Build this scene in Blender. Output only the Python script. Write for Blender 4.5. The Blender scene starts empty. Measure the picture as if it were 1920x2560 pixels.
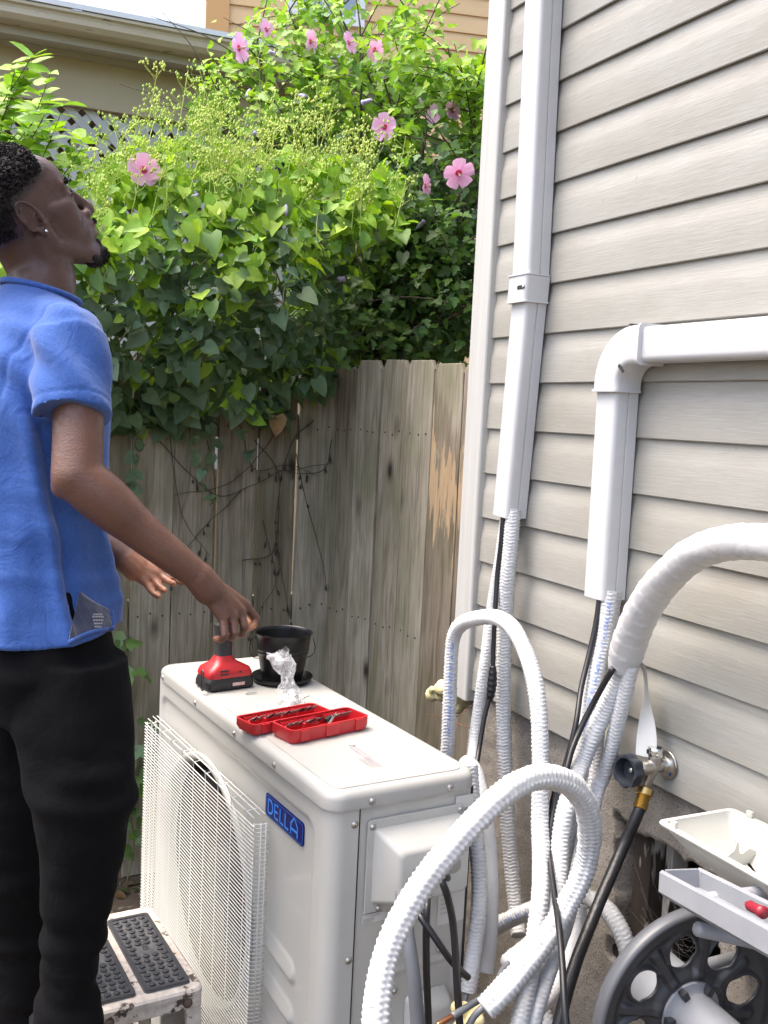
import bpy, bmesh, math, random
from mathutils import Vector as V, Matrix, noise
random.seed(7)
R = math.radians
scn = bpy.context.scene
col = scn.collection

# ---------------------------------------------------------------- camera
CH = 1.6
FPX, PITCH, ROLL = 2509.0, R(5.484), R(2.754)
CAM = V((0, 0, CH))
FWD = V((0, math.cos(PITCH), -math.sin(PITCH)))
_u = V((0, math.sin(PITCH), math.cos(PITCH)))
RGT = V((1, 0, 0)) * math.cos(ROLL) + _u * math.sin(ROLL)
UPV = V((1, 0, 0)) * -math.sin(ROLL) + _u * math.cos(ROLL)
cd = bpy.data.cameras.new('camera')
cam = bpy.data.objects.new('camera', cd)
col.objects.link(cam)
cd.sensor_fit = 'VERTICAL'
cd.sensor_height = 24.0
cd.lens = FPX / 2560 * 24.0
cd.clip_start = 0.05
cd.clip_end = 500
cam.matrix_world = Matrix(((RGT.x, UPV.x, -FWD.x, 0), (RGT.y, UPV.y, -FWD.y, 0), (RGT.z, UPV.z, -FWD.z, CH), (0, 0, 0, 1)))
scn.camera = cam

# ---------------------------------------------------------------- sky, sun, exposure
SUN_EL, SUN_AZ = R(66), R(-85)          # azimuth from +Y towards +X
world = bpy.data.worlds.new('World')
scn.world = world
world.use_nodes = True
wn = world.node_tree
sky = wn.nodes.new('ShaderNodeTexSky')
sky.sky_type = 'NISHITA'
sky.sun_disc = False
sky.sun_elevation = SUN_EL
sky.sun_rotation = SUN_AZ
sky.air_density = 1.0
sky.dust_density = 6.0
sky.ozone_density = 0.6
wn.links.new(sky.outputs[0], wn.nodes['Background'].inputs[0])
wn.nodes['Background'].inputs[1].default_value = 0.15
sl = bpy.data.lights.new('sun', 'SUN')
sl.energy = 0.6
sl.angle = R(40)
sl.color = (1.0, 0.98, 0.95)
sun = bpy.data.objects.new('sun', sl)
col.objects.link(sun)
sdir = V((math.sin(SUN_AZ) * math.cos(SUN_EL), math.cos(SUN_AZ) * math.cos(SUN_EL), math.sin(SUN_EL)))
sun.rotation_euler = sdir.to_track_quat('Z', 'Y').to_euler()
sun.location = sdir * 20
scn.view_settings.view_transform = 'Standard'
scn.view_settings.look = 'None'
scn.view_settings.gamma = 1.0
scn.view_settings.use_curve_mapping = False
scn.view_settings.exposure = 1.98
scn.render.engine = 'CYCLES'
scn.cycles.max_bounces = 6
scn.cycles.diffuse_bounces = 3
scn.cycles.glossy_bounces = 2
scn.cycles.transmission_bounces = 4
scn.cycles.transparent_max_bounces = 6
scn.cycles.caustics_reflective = False
scn.cycles.caustics_refractive = False

# ---------------------------------------------------------------- pixel helpers (1920 x 2560 photograph)
def ray(x, y):
    return FWD + RGT * ((x - 960) / FPX) - UPV * ((y - 1280) / FPX)
def px(x, y, d):
    return CAM + ray(x, y) * d
def pplane(x, y, P0, n):
    d = ray(x, y)
    return CAM + d * ((P0 - CAM).dot(n) / d.dot(n))
def pz(x, y, z):
    return pplane(x, y, V((0, 0, z)), V((0, 0, 1)))
YW = R(-26.0)
WU = V((math.sin(YW), math.cos(YW), 0))
WN = V((-math.cos(YW), math.sin(YW), 0))
WD = 1.25
def pw(x, y, off=0.0):
    return pplane(x, y, CAM - WN * (WD - off), WN)
def rotz_m(xaxis, origin):
    a = math.atan2(xaxis.y, xaxis.x)
    return Matrix.Translation(origin) @ Matrix.Rotation(a, 4, 'Z')
MW = rotz_m(-WU, V((0, 0, 0)) - WN * WD)          # wall frame: x = -u, y = into the wall, z up
YA = R(-30.47)
AL = V((math.sin(YA), math.cos(YA), 0))
AS = V((math.cos(YA), -math.sin(YA), 0))
A0 = pz(827, 2026, 0.95); A0.z = 0
MA = rotz_m(AS, A0)                                # unit frame: x = depth towards wall, y = along the length

# ---------------------------------------------------------------- mesh helpers
MX = {}
def tag(o, label=None, cat=None, group=None, kind=None):
    if label: o['label'] = label
    if cat: o['category'] = cat
    if group: o['group'] = group
    if kind: o['kind'] = kind
    return o
def thing(name, label, cat, m=None, group=None):
    o = bpy.data.objects.new(name, None)
    o.empty_display_size = 0.1
    col.objects.link(o)
    m = m if isinstance(m, Matrix) else Matrix.Translation(m if m is not None else V((0, 0, 0)))
    o.matrix_world = m
    MX[o] = m.copy()
    return tag(o, label, cat, group)
def link_mesh(name, me, mat, parent=None, m=None):
    o = bpy.data.objects.new(name, me)
    col.objects.link(o)
    if mat and not me.materials: me.materials.append(mat)
    if parent:
        o.parent = parent
        MX[o] = MX[parent]
    else:
        MX[o] = Matrix.Identity(4)
    if m is not None:
        o.matrix_basis = m
        MX[o] = MX[o] @ m
    return o
class MB:
    def __init__(s):
        s.v = []; s.f = []; s.mi = []; s.m = 0; s.c = []; s.cc = None
    def add(s, vs, fs):
        b = len(s.v)
        s.v.extend(vs)
        for f in fs:
            s.f.append([b + i for i in f]); s.mi.append(s.m)
            if s.cc is not None: s.c.append(s.cc)
        return s
    def box(s, c, d, rot=None):
        hx, hy, hz = d[0] / 2, d[1] / 2, d[2] / 2
        c = V(c)
        vs = [V((x, y, z)) for x in (-hx, hx) for y in (-hy, hy) for z in (-hz, hz)]
        if rot is not None: vs = [rot @ v for v in vs]
        return s.add([c + v for v in vs], [(0, 1, 3, 2), (4, 6, 7, 5), (0, 4, 5, 1), (2, 3, 7, 6), (0, 2, 6, 4), (1, 5, 7, 3)])
    def bx(s, x0, x1, y0, y1, z0, z1):
        return s.box(((x0 + x1) / 2, (y0 + y1) / 2, (z0 + z1) / 2), (abs(x1 - x0), abs(y1 - y0), abs(z1 - z0)))
    def loft(s, rings, closed=True, cap=True):
        n = len(rings[0]); vs = [V(p) for r in rings for p in r]; fs = []
        for i in range(len(rings) - 1):
            for j in range(n if closed else n - 1):
                k = (j + 1) % n
                fs.append((i * n + j, i * n + k, (i + 1) * n + k, (i + 1) * n + j))
        if cap and closed:
            fs.append(tuple(range(n - 1, -1, -1)))
            fs.append(tuple(range((len(rings) - 1) * n, len(rings) * n)))
        return s.add(vs, fs)
    def tube(s, pts, r, n=10, cap=True):
        pts = [V(p) for p in pts]
        fr = frames(pts)
        rings = []
        for i, p in enumerate(pts):
            t, a, b = fr[i]
            ri = r(i / (len(pts) - 1)) if callable(r) else (r[i] if isinstance(r, (list, tuple)) else r)
            rings.append([p + (a * math.cos(2 * math.pi * k / n) + b * math.sin(2 * math.pi * k / n)) * ri for k in range(n)])
        return s.loft(rings, True, cap)
    def lathe(s, prof, c=(0, 0, 0), axis=(0, 0, 1), n=24, cap=True):
        ax = V(axis).normalized()
        a = ax.orthogonal().normalized(); b = ax.cross(a)
        c = V(c)
        rings = [[c + ax * z + (a * math.cos(2 * math.pi * k / n) + b * math.sin(2 * math.pi * k / n)) * max(r, 1e-4) for k in range(n)] for r, z in prof]
        return s.loft(rings, True, cap)
    def ell(s, c, rx, ry, rz, nu=16, nv=10):      # rx, ry, rz: axis vectors
        c = V(c); vs = []; fs = []
        rings = []
        for i in range(nv + 1):
            ph = math.pi * i / nv
            st = max(math.sin(ph), 1e-3)
            rings.append([c + rz * math.cos(ph) + (rx * math.cos(2 * math.pi * k / nu) + ry * math.sin(2 * math.pi * k / nu)) * st for k in range(nu)])
        return s.loft(rings[::-1], True, True)
    def ball(s, c, r, nu=14, nv=9):
        return s.ell(c, V((r, 0, 0)), V((0, r, 0)), V((0, 0, r)), nu, nv)
    def cap2(s, p, q, r0, r1, n=14):               # tapered capsule
        p = V(p); q = V(q); t = (q - p); L = t.length; t = t / L
        prof = []
        for i in range(5):
            a = math.pi / 2 * (1 - i / 4)
            prof.append((r0 * math.cos(a), -r0 * math.sin(a)))
        for i in range(5):
            a = math.pi / 2 * (i / 4)
            prof.append((r1 * math.cos(a), L + r1 * math.sin(a)))
        return s.lathe(prof, p, t, n)
    def mesh(s, name='m', smooth=False, inv=None):
        me = bpy.data.meshes.new(name)
        vs = [tuple(inv @ V(v)) for v in s.v] if inv is not None else [tuple(v) for v in s.v]
        me.from_pydata(vs, [], s.f)
        if any(s.mi): me.polygons.foreach_set('material_index', s.mi)
        if smooth: me.polygons.foreach_set('use_smooth', [True] * len(me.polygons))
        if s.c:
            at = me.color_attributes.new('Col', 'FLOAT_COLOR', 'CORNER')
            d = []
            for f, c in zip(s.f, s.c): d += list(c) * len(f)
            at.data.foreach_set('color', d)
        me.update()
        return me
    def build(s, name, mat, parent=None, smooth=False, bevel=0, world=False, seg=2, auto=None, mats=None, sub=0):
        inv = MX[parent].inverted() if (world and parent) else None
        me = s.mesh(name, smooth, inv)
        bm = bmesh.new(); bm.from_mesh(me)
        bmesh.ops.recalc_face_normals(bm, faces=bm.faces)
        bm.to_mesh(me); bm.free()
        if mats:
            for q in mats: me.materials.append(q)
        o = link_mesh(name, me, mat, parent)
        if bevel:
            b = o.modifiers.new('bevel', 'BEVEL'); b.width = bevel; b.segments = seg; b.limit_method = 'ANGLE'; b.angle_limit = R(35)
            me.polygons.foreach_set('use_smooth', [True] * len(me.polygons))
            w = o.modifiers.new('wn', 'WEIGHTED_NORMAL'); w.keep_sharp = True
        if sub:
            q = o.modifiers.new('sub', 'SUBSURF'); q.levels = sub; q.render_levels = sub
        if auto is not None:
            set_auto(me, auto)
        return o
def set_auto(me, deg):
    me.polygons.foreach_set('use_smooth', [True] * len(me.polygons))
    bm = bmesh.new(); bm.from_mesh(me)
    for e in bm.edges:
        if len(e.link_faces) == 2 and e.calc_face_angle(0) > R(deg): e.smooth = False
    bm.to_mesh(me); bm.free()
def frames(pts):
    n = len(pts); T = []
    for i in range(n):
        t = pts[min(i + 1, n - 1)] - pts[max(i - 1, 0)]
        T.append(t.normalized() if t.length > 1e-9 else V((0, 0, 1)))
    a = T[0].cross(V((0.3, -1, 0.2))).normalized()
    out = []
    for t in T:
        a = (a - t * a.dot(t)).normalized()
        out.append((t, a, t.cross(a)))
    return out
def spline(P, ds):
    """Catmull-Rom through P resampled about every ds; each item Vector."""
    P = [V(p) for p in P]
    Q = [P[0] * 2 - P[1]] + P + [P[-1] * 2 - P[-2]]
    raw = []
    for i in range(1, len(Q) - 2):
        a, b, c, d = Q[i - 1], Q[i], Q[i + 1], Q[i + 2]
        m = max(8, int((c - b).length / ds * 2))
        for k in range(m):
            t = k / m
            raw.append(0.5 * ((2 * b) + (c - a) * t + (2 * a - 5 * b + 4 * c - d) * t * t + (3 * b - a - 3 * c + d) * t ** 3))
    raw.append(P[-1])
    out = [raw[0]]; acc = 0; nxt = ds
    for i in range(1, len(raw)):
        s = (raw[i] - raw[i - 1]).length
        while s > 1e-9 and acc + s >= nxt:
            out.append(raw[i - 1].lerp(raw[i], (nxt - acc) / s)); nxt += ds
        acc += s
    if (out[-1] - raw[-1]).length > ds * 0.4: out.append(raw[-1])
    return out
def fuse(mb, voxel, it, name):
    """Union overlapping closed pieces into one continuous smooth surface."""
    me = mb.mesh('tmp')
    bm = bmesh.new(); bm.from_mesh(me); bmesh.ops.recalc_face_normals(bm, faces=bm.faces); bm.to_mesh(me); bm.free()
    o = bpy.data.objects.new('tmp', me); col.objects.link(o)
    r = o.modifiers.new('r', 'REMESH'); r.mode = 'VOXEL'; r.voxel_size = voxel; r.use_smooth_shade = True
    if it:
        s = o.modifiers.new('s', 'SMOOTH'); s.factor = 0.5; s.iterations = it
    dg = bpy.context.evaluated_depsgraph_get()
    out = bpy.data.meshes.new_from_object(o.evaluated_get(dg))
    out.name = name
    bpy.data.objects.remove(o); bpy.data.meshes.remove(me)
    out.polygons.foreach_set('use_smooth', [True] * len(out.polygons))
    return out
def text_mesh(txt, size, spacing=1.0, bold=0.0):
    c = bpy.data.curves.new('t', 'FONT')
    c.body = txt; c.size = size; c.space_character = spacing; c.offset = bold; c.resolution_u = 3
    o = bpy.data.objects.new('t', c); col.objects.link(o)
    dg = bpy.context.evaluated_depsgraph_get()
    me = bpy.data.meshes.new_from_object(o.evaluated_get(dg))
    vs = [v.co.copy() for v in me.vertices]; fs = [list(p.vertices) for p in me.polygons]
    bpy.data.objects.remove(o); bpy.data.curves.remove(c); bpy.data.meshes.remove(me)
    return vs, fs
def smooth01(t):
    t = min(1, max(0, t)); return t * t * (3 - 2 * t)
def rrect(x0, x1, y0, y1, r, k=5):
    out = []
    for cx, cy, a0 in ((x1 - r, y1 - r, 0), (x0 + r, y1 - r, 90), (x0 + r, y0 + r, 180), (x1 - r, y0 + r, 270)):
        for i in range(k + 1):
            a = R(a0 + 90 * i / k); out.append((cx + r * math.cos(a), cy + r * math.sin(a)))
    return out

# ---------------------------------------------------------------- materials
def nt_new(name):
    m = bpy.data.materials.new(name); m.use_nodes = True
    t = m.node_tree
    return m, t, t.nodes['Principled BSDF']
def N(t, typ, **kw):
    n = t.nodes.new(typ)
    for k, v in kw.items():
        if k in n.inputs: n.inputs[k].default_value = v
        else: setattr(n, k, v)
    return n
def ramp(t, fac, stops, interp='LINEAR'):
    n = t.nodes.new('ShaderNodeValToRGB')
    n.color_ramp.interpolation = interp
    e = n.color_ramp.elements
    while len(e) < len(stops): e.new(0.5)
    for q, (p, c) in zip(e, stops):
        q.position = p; q.color = (c[0], c[1], c[2], 1) if not isinstance(c, (int, float)) else (c, c, c, 1)
    t.links.new(fac, n.inputs[0])
    return n.outputs[0]
def coords(t, scale=(1, 1, 1), rnd=False, kind='Object'):
    tc = t.nodes.new('ShaderNodeTexCoord')
    mp = t.nodes.new('ShaderNodeMapping'); mp.inputs['Scale'].default_value = scale
    t.links.new(tc.outputs[kind], mp.inputs[0])
    if rnd:
        oi = t.nodes.new('ShaderNodeObjectInfo')
        ml = N(t, 'ShaderNodeMath', operation='MULTIPLY'); ml.inputs[1].default_value = 37.0
        t.links.new(oi.outputs['Random'], ml.inputs[0])
        t.links.new(ml.outputs[0], mp.inputs['Location'])
    return mp.outputs[0]
def noise_n(t, vec, scale, detail=4, rough=0.55, dist=0.0):
    n = N(t, 'ShaderNodeTexNoise'); n.inputs['Scale'].default_value = scale; n.inputs['Detail'].default_value = detail
    n.inputs['Roughness'].default_value = rough; n.inputs['Distortion'].default_value = dist
    t.links.new(vec, n.inputs['Vector'])
    return n.outputs['Fac']
def mixc(t, fac, a, b, mode='MIX'):
    n = t.nodes.new('ShaderNodeMix'); n.data_type = 'RGBA'; n.blend_type = mode
    for v, i in ((fac, 0), (a, 6), (b, 7)):
        if isinstance(v, (int, float)): n.inputs[i].default_value = v
        elif isinstance(v, (tuple, list)): n.inputs[i].default_value = (v[0], v[1], v[2], 1)
        else: t.links.new(v, n.inputs[i])
    return n.outputs[2]
def bump(t, b, h, strength=0.3, dist=0.002, prev=None):
    n = t.nodes.new('ShaderNodeBump'); n.inputs['Strength'].default_value = strength; n.inputs['Distance'].default_value = dist
    t.links.new(h, n.inputs['Height'])
    if prev is not None: t.links.new(prev, n.inputs['Normal'])
    t.links.new(n.outputs[0], b.inputs['Normal'])
    return n.outputs[0]
def mat(name, c, rough=0.5, c2=None, ns=6.0, lo=0.35, hi=0.7, metal=0.0, bmp=0.0, bs=40.0, stretch=(1, 1, 1), spec=0.5, rnd=False, coat=0.0, speck=None, rv=0.0):
    m, t, b = nt_new(name)
    b.inputs['Roughness'].default_value = rough
    b.inputs['Metallic'].default_value = metal
    b.inputs['Specular IOR Level'].default_value = spec
    b.inputs['Coat Weight'].default_value = coat
    b.inputs['Base Color'].default_value = (c[0], c[1], c[2], 1)
    vec = coords(t, stretch, rnd)
    cur = None
    if c2:
        cur = ramp(t, noise_n(t, vec, ns, 4, 0.6), [(lo, c), (hi, c2)])
    if speck:      # (scale, threshold, colour)
        f = ramp(t, noise_n(t, vec, speck[0], 3, 0.5), [(speck[1], 0.0), (speck[1] + 0.04, 1.0)])
        cur = mixc(t, f, cur if cur is not None else c, speck[2])
    if cur is not None: t.links.new(cur, b.inputs['Base Color'])
    if rv:
        rr = ramp(t, noise_n(t, vec, ns * 1.7, 5), [(0.3, max(0, rough - rv)), (0.7, min(1, rough + rv))])
        t.links.new(rr, b.inputs['Roughness'])
    if bmp: bump(t, b, noise_n(t, vec, bs, 3, 0.6), bmp, 0.004)
    return m

# ---------------------------------------------------------------- surface materials
def siding_mat():
    m, t, b = nt_new('vinyl_siding')
    v = coords(t, (7, 40, 120), True)
    g = noise_n(t, v, 2.2, 4, 0.6, 0.9)
    v2 = coords(t, (1.5, 1.5, 3), True)
    dirt = noise_n(t, v2, 2.0, 4, 0.65)
    c = ramp(t, g, [(0.30, (0.300, 0.294, 0.266)), (0.54, (0.316, 0.310, 0.282)), (0.74, (0.340, 0.334, 0.306))])
    d = ramp(t, dirt, [(0.3, (0.86, 0.84, 0.80)), (0.6, (1, 1, 1))])
    c = mixc(t, 1.0, c, d, 'MULTIPLY')
    v3 = coords(t, (1, 1, 1), True)
    sp = ramp(t, noise_n(t, v3, 55, 2, 0.5), [(0.76, 0.0), (0.80, 1.0)])
    c = mixc(t, sp, c, (0.25, 0.23, 0.2))
    t.links.new(c, b.inputs['Base Color'])
    t.links.new(ramp(t, g, [(0.4, 0.62), (0.62, 0.40)]), b.inputs['Roughness'])
    bump(t, b, g, 0.35, 0.0014)
    return m
def fence_mat(name, fresh=False):
    m, t, b = nt_new(name)
    v = coords(t, (1, 1, 0.10), True)
    w = noise_n(t, v, 26, 3, 0.6, 1.4)
    fine = noise_n(t, coords(t, (1, 1, 0.03), True), 160, 3, 0.65, 0.3)
    big = noise_n(t, coords(t, (1, 1, 0.5), True), 5, 3, 0.6)
    oi = t.nodes.new('ShaderNodeObjectInfo')
    base = ramp(t, w, [(0.25, (0.17, 0.150, 0.115)), (0.45, (0.30, 0.272, 0.215)), (0.62, (0.375, 0.345, 0.28)), (0.8, (0.27, 0.243, 0.19))])
    c = mixc(t, ramp(t, fine, [(0.32, 0.6), (0.52, 0.0)]), base, (0.13, 0.112, 0.085))
    alg = ramp(t, big, [(0.42, 0.0), (0.66, 0.6)])
    c = mixc(t, alg, c, (0.135, 0.14, 0.075))
    tone = ramp(t, oi.outputs['Random'], [(0.0, (0.74, 0.71, 0.65)), (0.5, (1.0, 0.97, 0.93)), (1.0, (1.22, 1.21, 1.2))])
    c = mixc(t, 1.0, c, tone, 'MULTIPLY')
    # knots
    vo = N(t, 'ShaderNodeTexVoronoi'); vo.inputs['Scale'].default_value = 5.0
    t.links.new(coords(t, (1.3, 1.0, 0.62), True), vo.inputs['Vector'])
    k = ramp(t, vo.outputs['Distance'], [(0.055, 1.0), (0.12, 0.35), (0.19, 0.0)])
    c = mixc(t, k, c, (0.035, 0.026, 0.02))
    if fresh:
        tc = t.nodes.new('ShaderNodeTexCoord')
        sp = t.nodes.new('ShaderNodeSeparateXYZ'); t.links.new(tc.outputs['Object'], sp.inputs[0])
        st = noise_n(t, coords(t, (1, 1, 0.06), True), 45, 5, 0.6)
        bl = noise_n(t, coords(t, (1, 1, 0.6)), 9, 5, 0.6)
        def mth(op, a, bb):
            q = N(t, 'ShaderNodeMath', operation=op)
            for i, val in enumerate((a, bb)):
                if isinstance(val, (int, float)): q.inputs[i].default_value = val
                else: t.links.new(val, q.inputs[i])
            return q.outputs[0]
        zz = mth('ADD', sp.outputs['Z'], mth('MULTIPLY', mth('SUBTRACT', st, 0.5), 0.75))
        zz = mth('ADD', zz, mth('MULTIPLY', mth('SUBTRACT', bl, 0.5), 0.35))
        zz = mth('ADD', zz, mth('MULTIPLY', sp.outputs['X'], 1.6))
        band = ramp(t, zz, [(0.0, 0.0), (1.235 / 2, 0.0), (1.265 / 2, 1.0), (1.44 / 2, 1.0), (1.455 / 2, 0.0), (1.0, 0.0)])
        n = band.node; 
        half = N(t, 'ShaderNodeMath', operation='MULTIPLY'); half.inputs[1].default_value = 0.5
        t.links.new(zz, half.inputs[0]); t.links.new(half.outputs[0], n.inputs[0])
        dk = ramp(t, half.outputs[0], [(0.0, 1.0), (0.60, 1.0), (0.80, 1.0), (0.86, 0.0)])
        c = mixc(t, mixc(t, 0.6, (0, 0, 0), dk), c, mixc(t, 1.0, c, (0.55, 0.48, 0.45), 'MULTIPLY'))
        raw = ramp(t, fine, [(0.3, (0.34, 0.235, 0.14)), (0.7, (0.50, 0.37, 0.225))])
        c = mixc(t, band, c, raw)
    t.links.new(c, b.inputs['Base Color'])
    b.inputs['Roughness'].default_value = 0.85
    b.inputs['Specular IOR Level'].default_value = 0.25
    p = bump(t, b, w, 0.35, 0.003)
    bump(t, b, fine, 0.5, 0.0015, p)
    return m
M = {}
M['siding'] = siding_mat()
M['trim'] = mat('corner_trim_vinyl', (0.42, 0.418, 0.40), 0.45, (0.48, 0.478, 0.46), 3, stretch=(30, 30, 1.2), bmp=0.15, bs=8, speck=(60, 0.73, (0.30, 0.27, 0.22)))
M['white_pvc'] = mat('white_pvc', (0.53, 0.537, 0.545), 0.32, (0.49, 0.492, 0.488), 4, 0.5, 0.85, spec=0.5, speck=(48, 0.77, (0.45, 0.42, 0.36)))
M['dark_slot'] = mat('dark_slot', (0.02, 0.02, 0.02), 0.7)
M['steel'] = mat('screw_steel', (0.55, 0.54, 0.52), 0.35, metal=1.0)
M['stucco'] = mat('foundation_stucco', (0.21, 0.193, 0.170), 0.92, (0.285, 0.265, 0.238), 3.5, 0.3, 0.7, bmp=0.55, bs=230, speck=(210, 0.585, (0.15, 0.128, 0.105)), spec=0.2)
M['black'] = mat('crawl_space_dark', (0.012, 0.011, 0.010), 0.95)
M['rotwood'] = mat('peeling_painted_wood', (0.022, 0.016, 0.012), 0.9, (0.05, 0.036, 0.026), 20, bmp=0.6, bs=60, stretch=(1, 1, 0.25), speck=(22, 0.56, (0.42, 0.41, 0.38)))
M['fence'] = fence_mat('weathered_picket')
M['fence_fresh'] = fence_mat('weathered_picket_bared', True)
M['nail'] = mat('rusty_nail', (0.03, 0.022, 0.018), 0.8)
M['soil'] = mat('ground_soil', (0.055, 0.042, 0.03), 0.95, (0.11, 0.085, 0.06), 9, bmp=0.9, bs=30, speck=(40, 0.62, (0.2, 0.16, 0.1)))
M['tan'] = mat('tan_painted_wall', (0.50, 0.42, 0.27), 0.7, (0.55, 0.47, 0.32), 1.5, bmp=0.1, bs=20)
M['soffit'] = mat('soffit_paint', (0.46, 0.43, 0.35), 0.7, (0.52, 0.48, 0.40), 2)
M['gutter'] = mat('gutter_enamel', (0.55, 0.45, 0.30), 0.45, (0.62, 0.54, 0.40), 3, stretch=(0.6, 0.6, 5), speck=(18, 0.66, (0.30, 0.25, 0.17)))
M['roofing'] = mat('roof_edge_shingle', (0.34, 0.34, 0.33), 0.85, (0.62, 0.62, 0.60), 12, stretch=(0.5, 3, 3), bmp=0.4, bs=30)
M['lattice'] = mat('white_lattice_wood', (0.62, 0.62, 0.58), 0.7, (0.50, 0.50, 0.45), 5, speck=(30, 0.66, (0.28, 0.27, 0.22)), rnd=True)
M['orange'] = mat('orange_clapboard', (0.68, 0.46, 0.22), 0.65, (0.74, 0.52, 0.28), 2, stretch=(0.4, 1, 4), rnd=True)
M['orange_darker'] = mat('orange_darker', (0.62, 0.36, 0.14), 0.65)
M['window_white'] = mat('white_window_frame', (0.75, 0.76, 0.77), 0.5)
M['glass'] = mat('window_glass', (0.28, 0.33, 0.38), 0.08, spec=0.8)

# ---------------------------------------------------------------- ground
g = MB()
def gh(x, y):
    return 0.014 * noise.noise(V((x * 3, y * 3, 0))) - 0.012
xs = [-60, -12, -5] + [-3 + 0.1 * i for i in range(61)] + [5, 12, 60]
ys = [-60, -12, -3] + [-1 + 0.1 * i for i in range(71)] + [9, 20, 120]
vs = [V((x, y, gh(x, y))) for y in ys for x in xs]
nx = len(xs)
g.add(vs, [(j * nx + i, j * nx + i + 1, (j + 1) * nx + i + 1, (j + 1) * nx + i) for j in range(len(ys) - 1) for i in range(nx - 1)])
tag(g.build('ground', M['soil'], smooth=True), kind='structure')

# ---------------------------------------------------------------- the sided house on the right
house = thing('sided_house', 'house wall of pale grey lap siding above a stucco foundation with a white corner trim', 'house', MW)
U0, U1 = -2.2, 2.03           # u range of the siding (u grows away from the camera)
WTOP = 3.75
b = MB(); b.bx(-2.055, 2.2, 0.02, 4.0, 0.93, WTOP); b.build('wall_core', M['black'], house)
Z0, EXP = 0.957, 0.1040
prof = [(0.001, 0.004), (0.0118, 0.0), (0.0135, 0.0018), (0.0134, 0.03), (0.0126, 0.058), (0.0112, 0.067), (0.0088, 0.077), (0.0070, 0.088), (0.0055, 0.1135)]
bmb = MB()
nxs = 40
rings = []
for i in range(nxs + 1):
    x = -U1 + (U1 - U0) * i / nxs
    rings.append([V((x, -o + 0.0005 * noise.noise(V((x * 2.2, z * 9, 4))), z)) for o, z in prof])
bmb.loft(rings, closed=False)
bme = bmb.mesh('siding_board', True)
set_auto(bme, 40)
nb = int((WTOP - Z0) / EXP)
for k in range(nb):
    o = link_mesh('siding_board', bme, M['siding'], house, Matrix.Translation((0, 0, Z0 + EXP * k)))
# outside corner trim
t = MB()
pr = [(-2.012, 0.0), (-2.012, -0.024), (-2.016, -0.028), (-2.084, -0.028), (-2.088, -0.024), (-2.088, 0.075), (-2.06, 0.075), (-2.06, 0.0)]
t.loft([[V((x, y, 0.93)) for x, y in pr], [V((x, y, WTOP)) for x, y in pr]])
t.build('corner_trim', M['trim'], house, bevel=0.002)
e = MB(); e.bx(-2.35, 2.2, -0.38, 0.02, WTOP, WTOP + 0.03); e.bx(-2.35, 2.2, -0.41, -0.38, WTOP - 0.12, WTOP + 0.05)
e.build('eave', M['soffit'], house)
e = MB(); e.bx(-2.35, 2.2, -0.41, 4.0, WTOP + 0.05, WTOP + 0.12); e.build('roof', M['roofing'], house)
# stucco foundation with a ragged vent opening
f = MB()
du, dz = 0.009, 0.009
nu_, nz_ = int((2.05 + 2.2) / du), int(0.955 / dz)
def hole(u, z):
    q = 0.014 * noise.noise(V((u * 40, z * 40, 2))) + 0.02 * noise.noise(V((u * 11, z * 11, 8)))
    return 1.20 + q < u < 1.475 + q and 0.565 + q < z < 0.845 + q * 0.8 - 0.02 * (u - 1.35)
idx = {}; vs = []; fs = []
def vid(i, j):
    if (i, j) not in idx:
        u = -2.2 + du * i; z = j * 0.955 / nz_
        y = 0.004 + 0.004 * noise.noise(V((u * 9, z * 9, 1))) + 0.0025 * noise.noise(V((u * 45, z * 45, 3)))
        idx[(i, j)] = len(vs); vs.append(V((-u, y, z)))
    return idx[(i, j)]
cells = {}
for i in range(nu_):
    for j in range(nz_):
        if not hole(-2.2 + du * (i + .5), (j + .5) * 0.955 / nz_): cells[(i, j)] = 1
for (i, j) in cells:
    fs.append((vid(i, j), vid(i, j + 1), vid(i + 1, j + 1), vid(i + 1, j)))
nb0 = len(vs)
back = {}
def bk(k):
    if k not in back:
        back[k] = len(vs); vs.append(vs[k] + V((0, 0.09, 0)))
    return back[k]
for (i, j) in list(cells):
    for (di, dj, p, q) in ((1, 0, (1, 0), (1, 1)), (-1, 0, (0, 0), (0, 1)), (0, 1, (0, 1), (1, 1)), (0, -1, (0, 0), (1, 0))):
        if (i + di, j + dj) not in cells and 0 < i < nu_ - 1 and 0 < j < nz_ - 1:
            a_, b_ = vid(i + p[0], j + p[1]), vid(i + q[0], j + q[1])
            fs.append((a_, b_, bk(b_), bk(a_)))
f.add(vs, fs)
fo = f.build('foundation', M['stucco'], house, smooth=True)
bmf = bmesh.new(); bmf.from_mesh(fo.data)
rim = [v for v in bmf.verts if 1.14 < -v.co.x < 1.54 and 0.5 < v.co.z < 0.9 and abs(v.co.z) > 0.01]
for _ in range(5): bmesh.ops.smooth_vert(bmf, verts=rim, factor=0.5, use_axis_x=True, use_axis_y=False, use_axis_z=True)
bmf.to_mesh(fo.data); bmf.free()
f = MB()
f.bx(-2.05, 2.2, 0.30, 0.34, 0.0, 0.93); f.build('crawl_space_back', M['black'], house)
for nm, (x0, x1, y0, y1, z0, z1) in (('vent_stud', (-1.452, -1.405, 0.03, 0.08, 0.56, 0.86)), ('vent_sill', (-1.49, -1.18, 0.02, 0.09, 0.545, 0.585)), ('vent_stud', (-1.395, -1.375, 0.055, 0.10, 0.56, 0.86)), ('vent_header', (-1.49, -1.18, 0.03, 0.09, 0.835, 0.87))):
    f = MB(); f.bx(x0, x1, y0, y1, z0, z1); f.build(nm, M['rotwood'], house, bevel=0.003)
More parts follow.
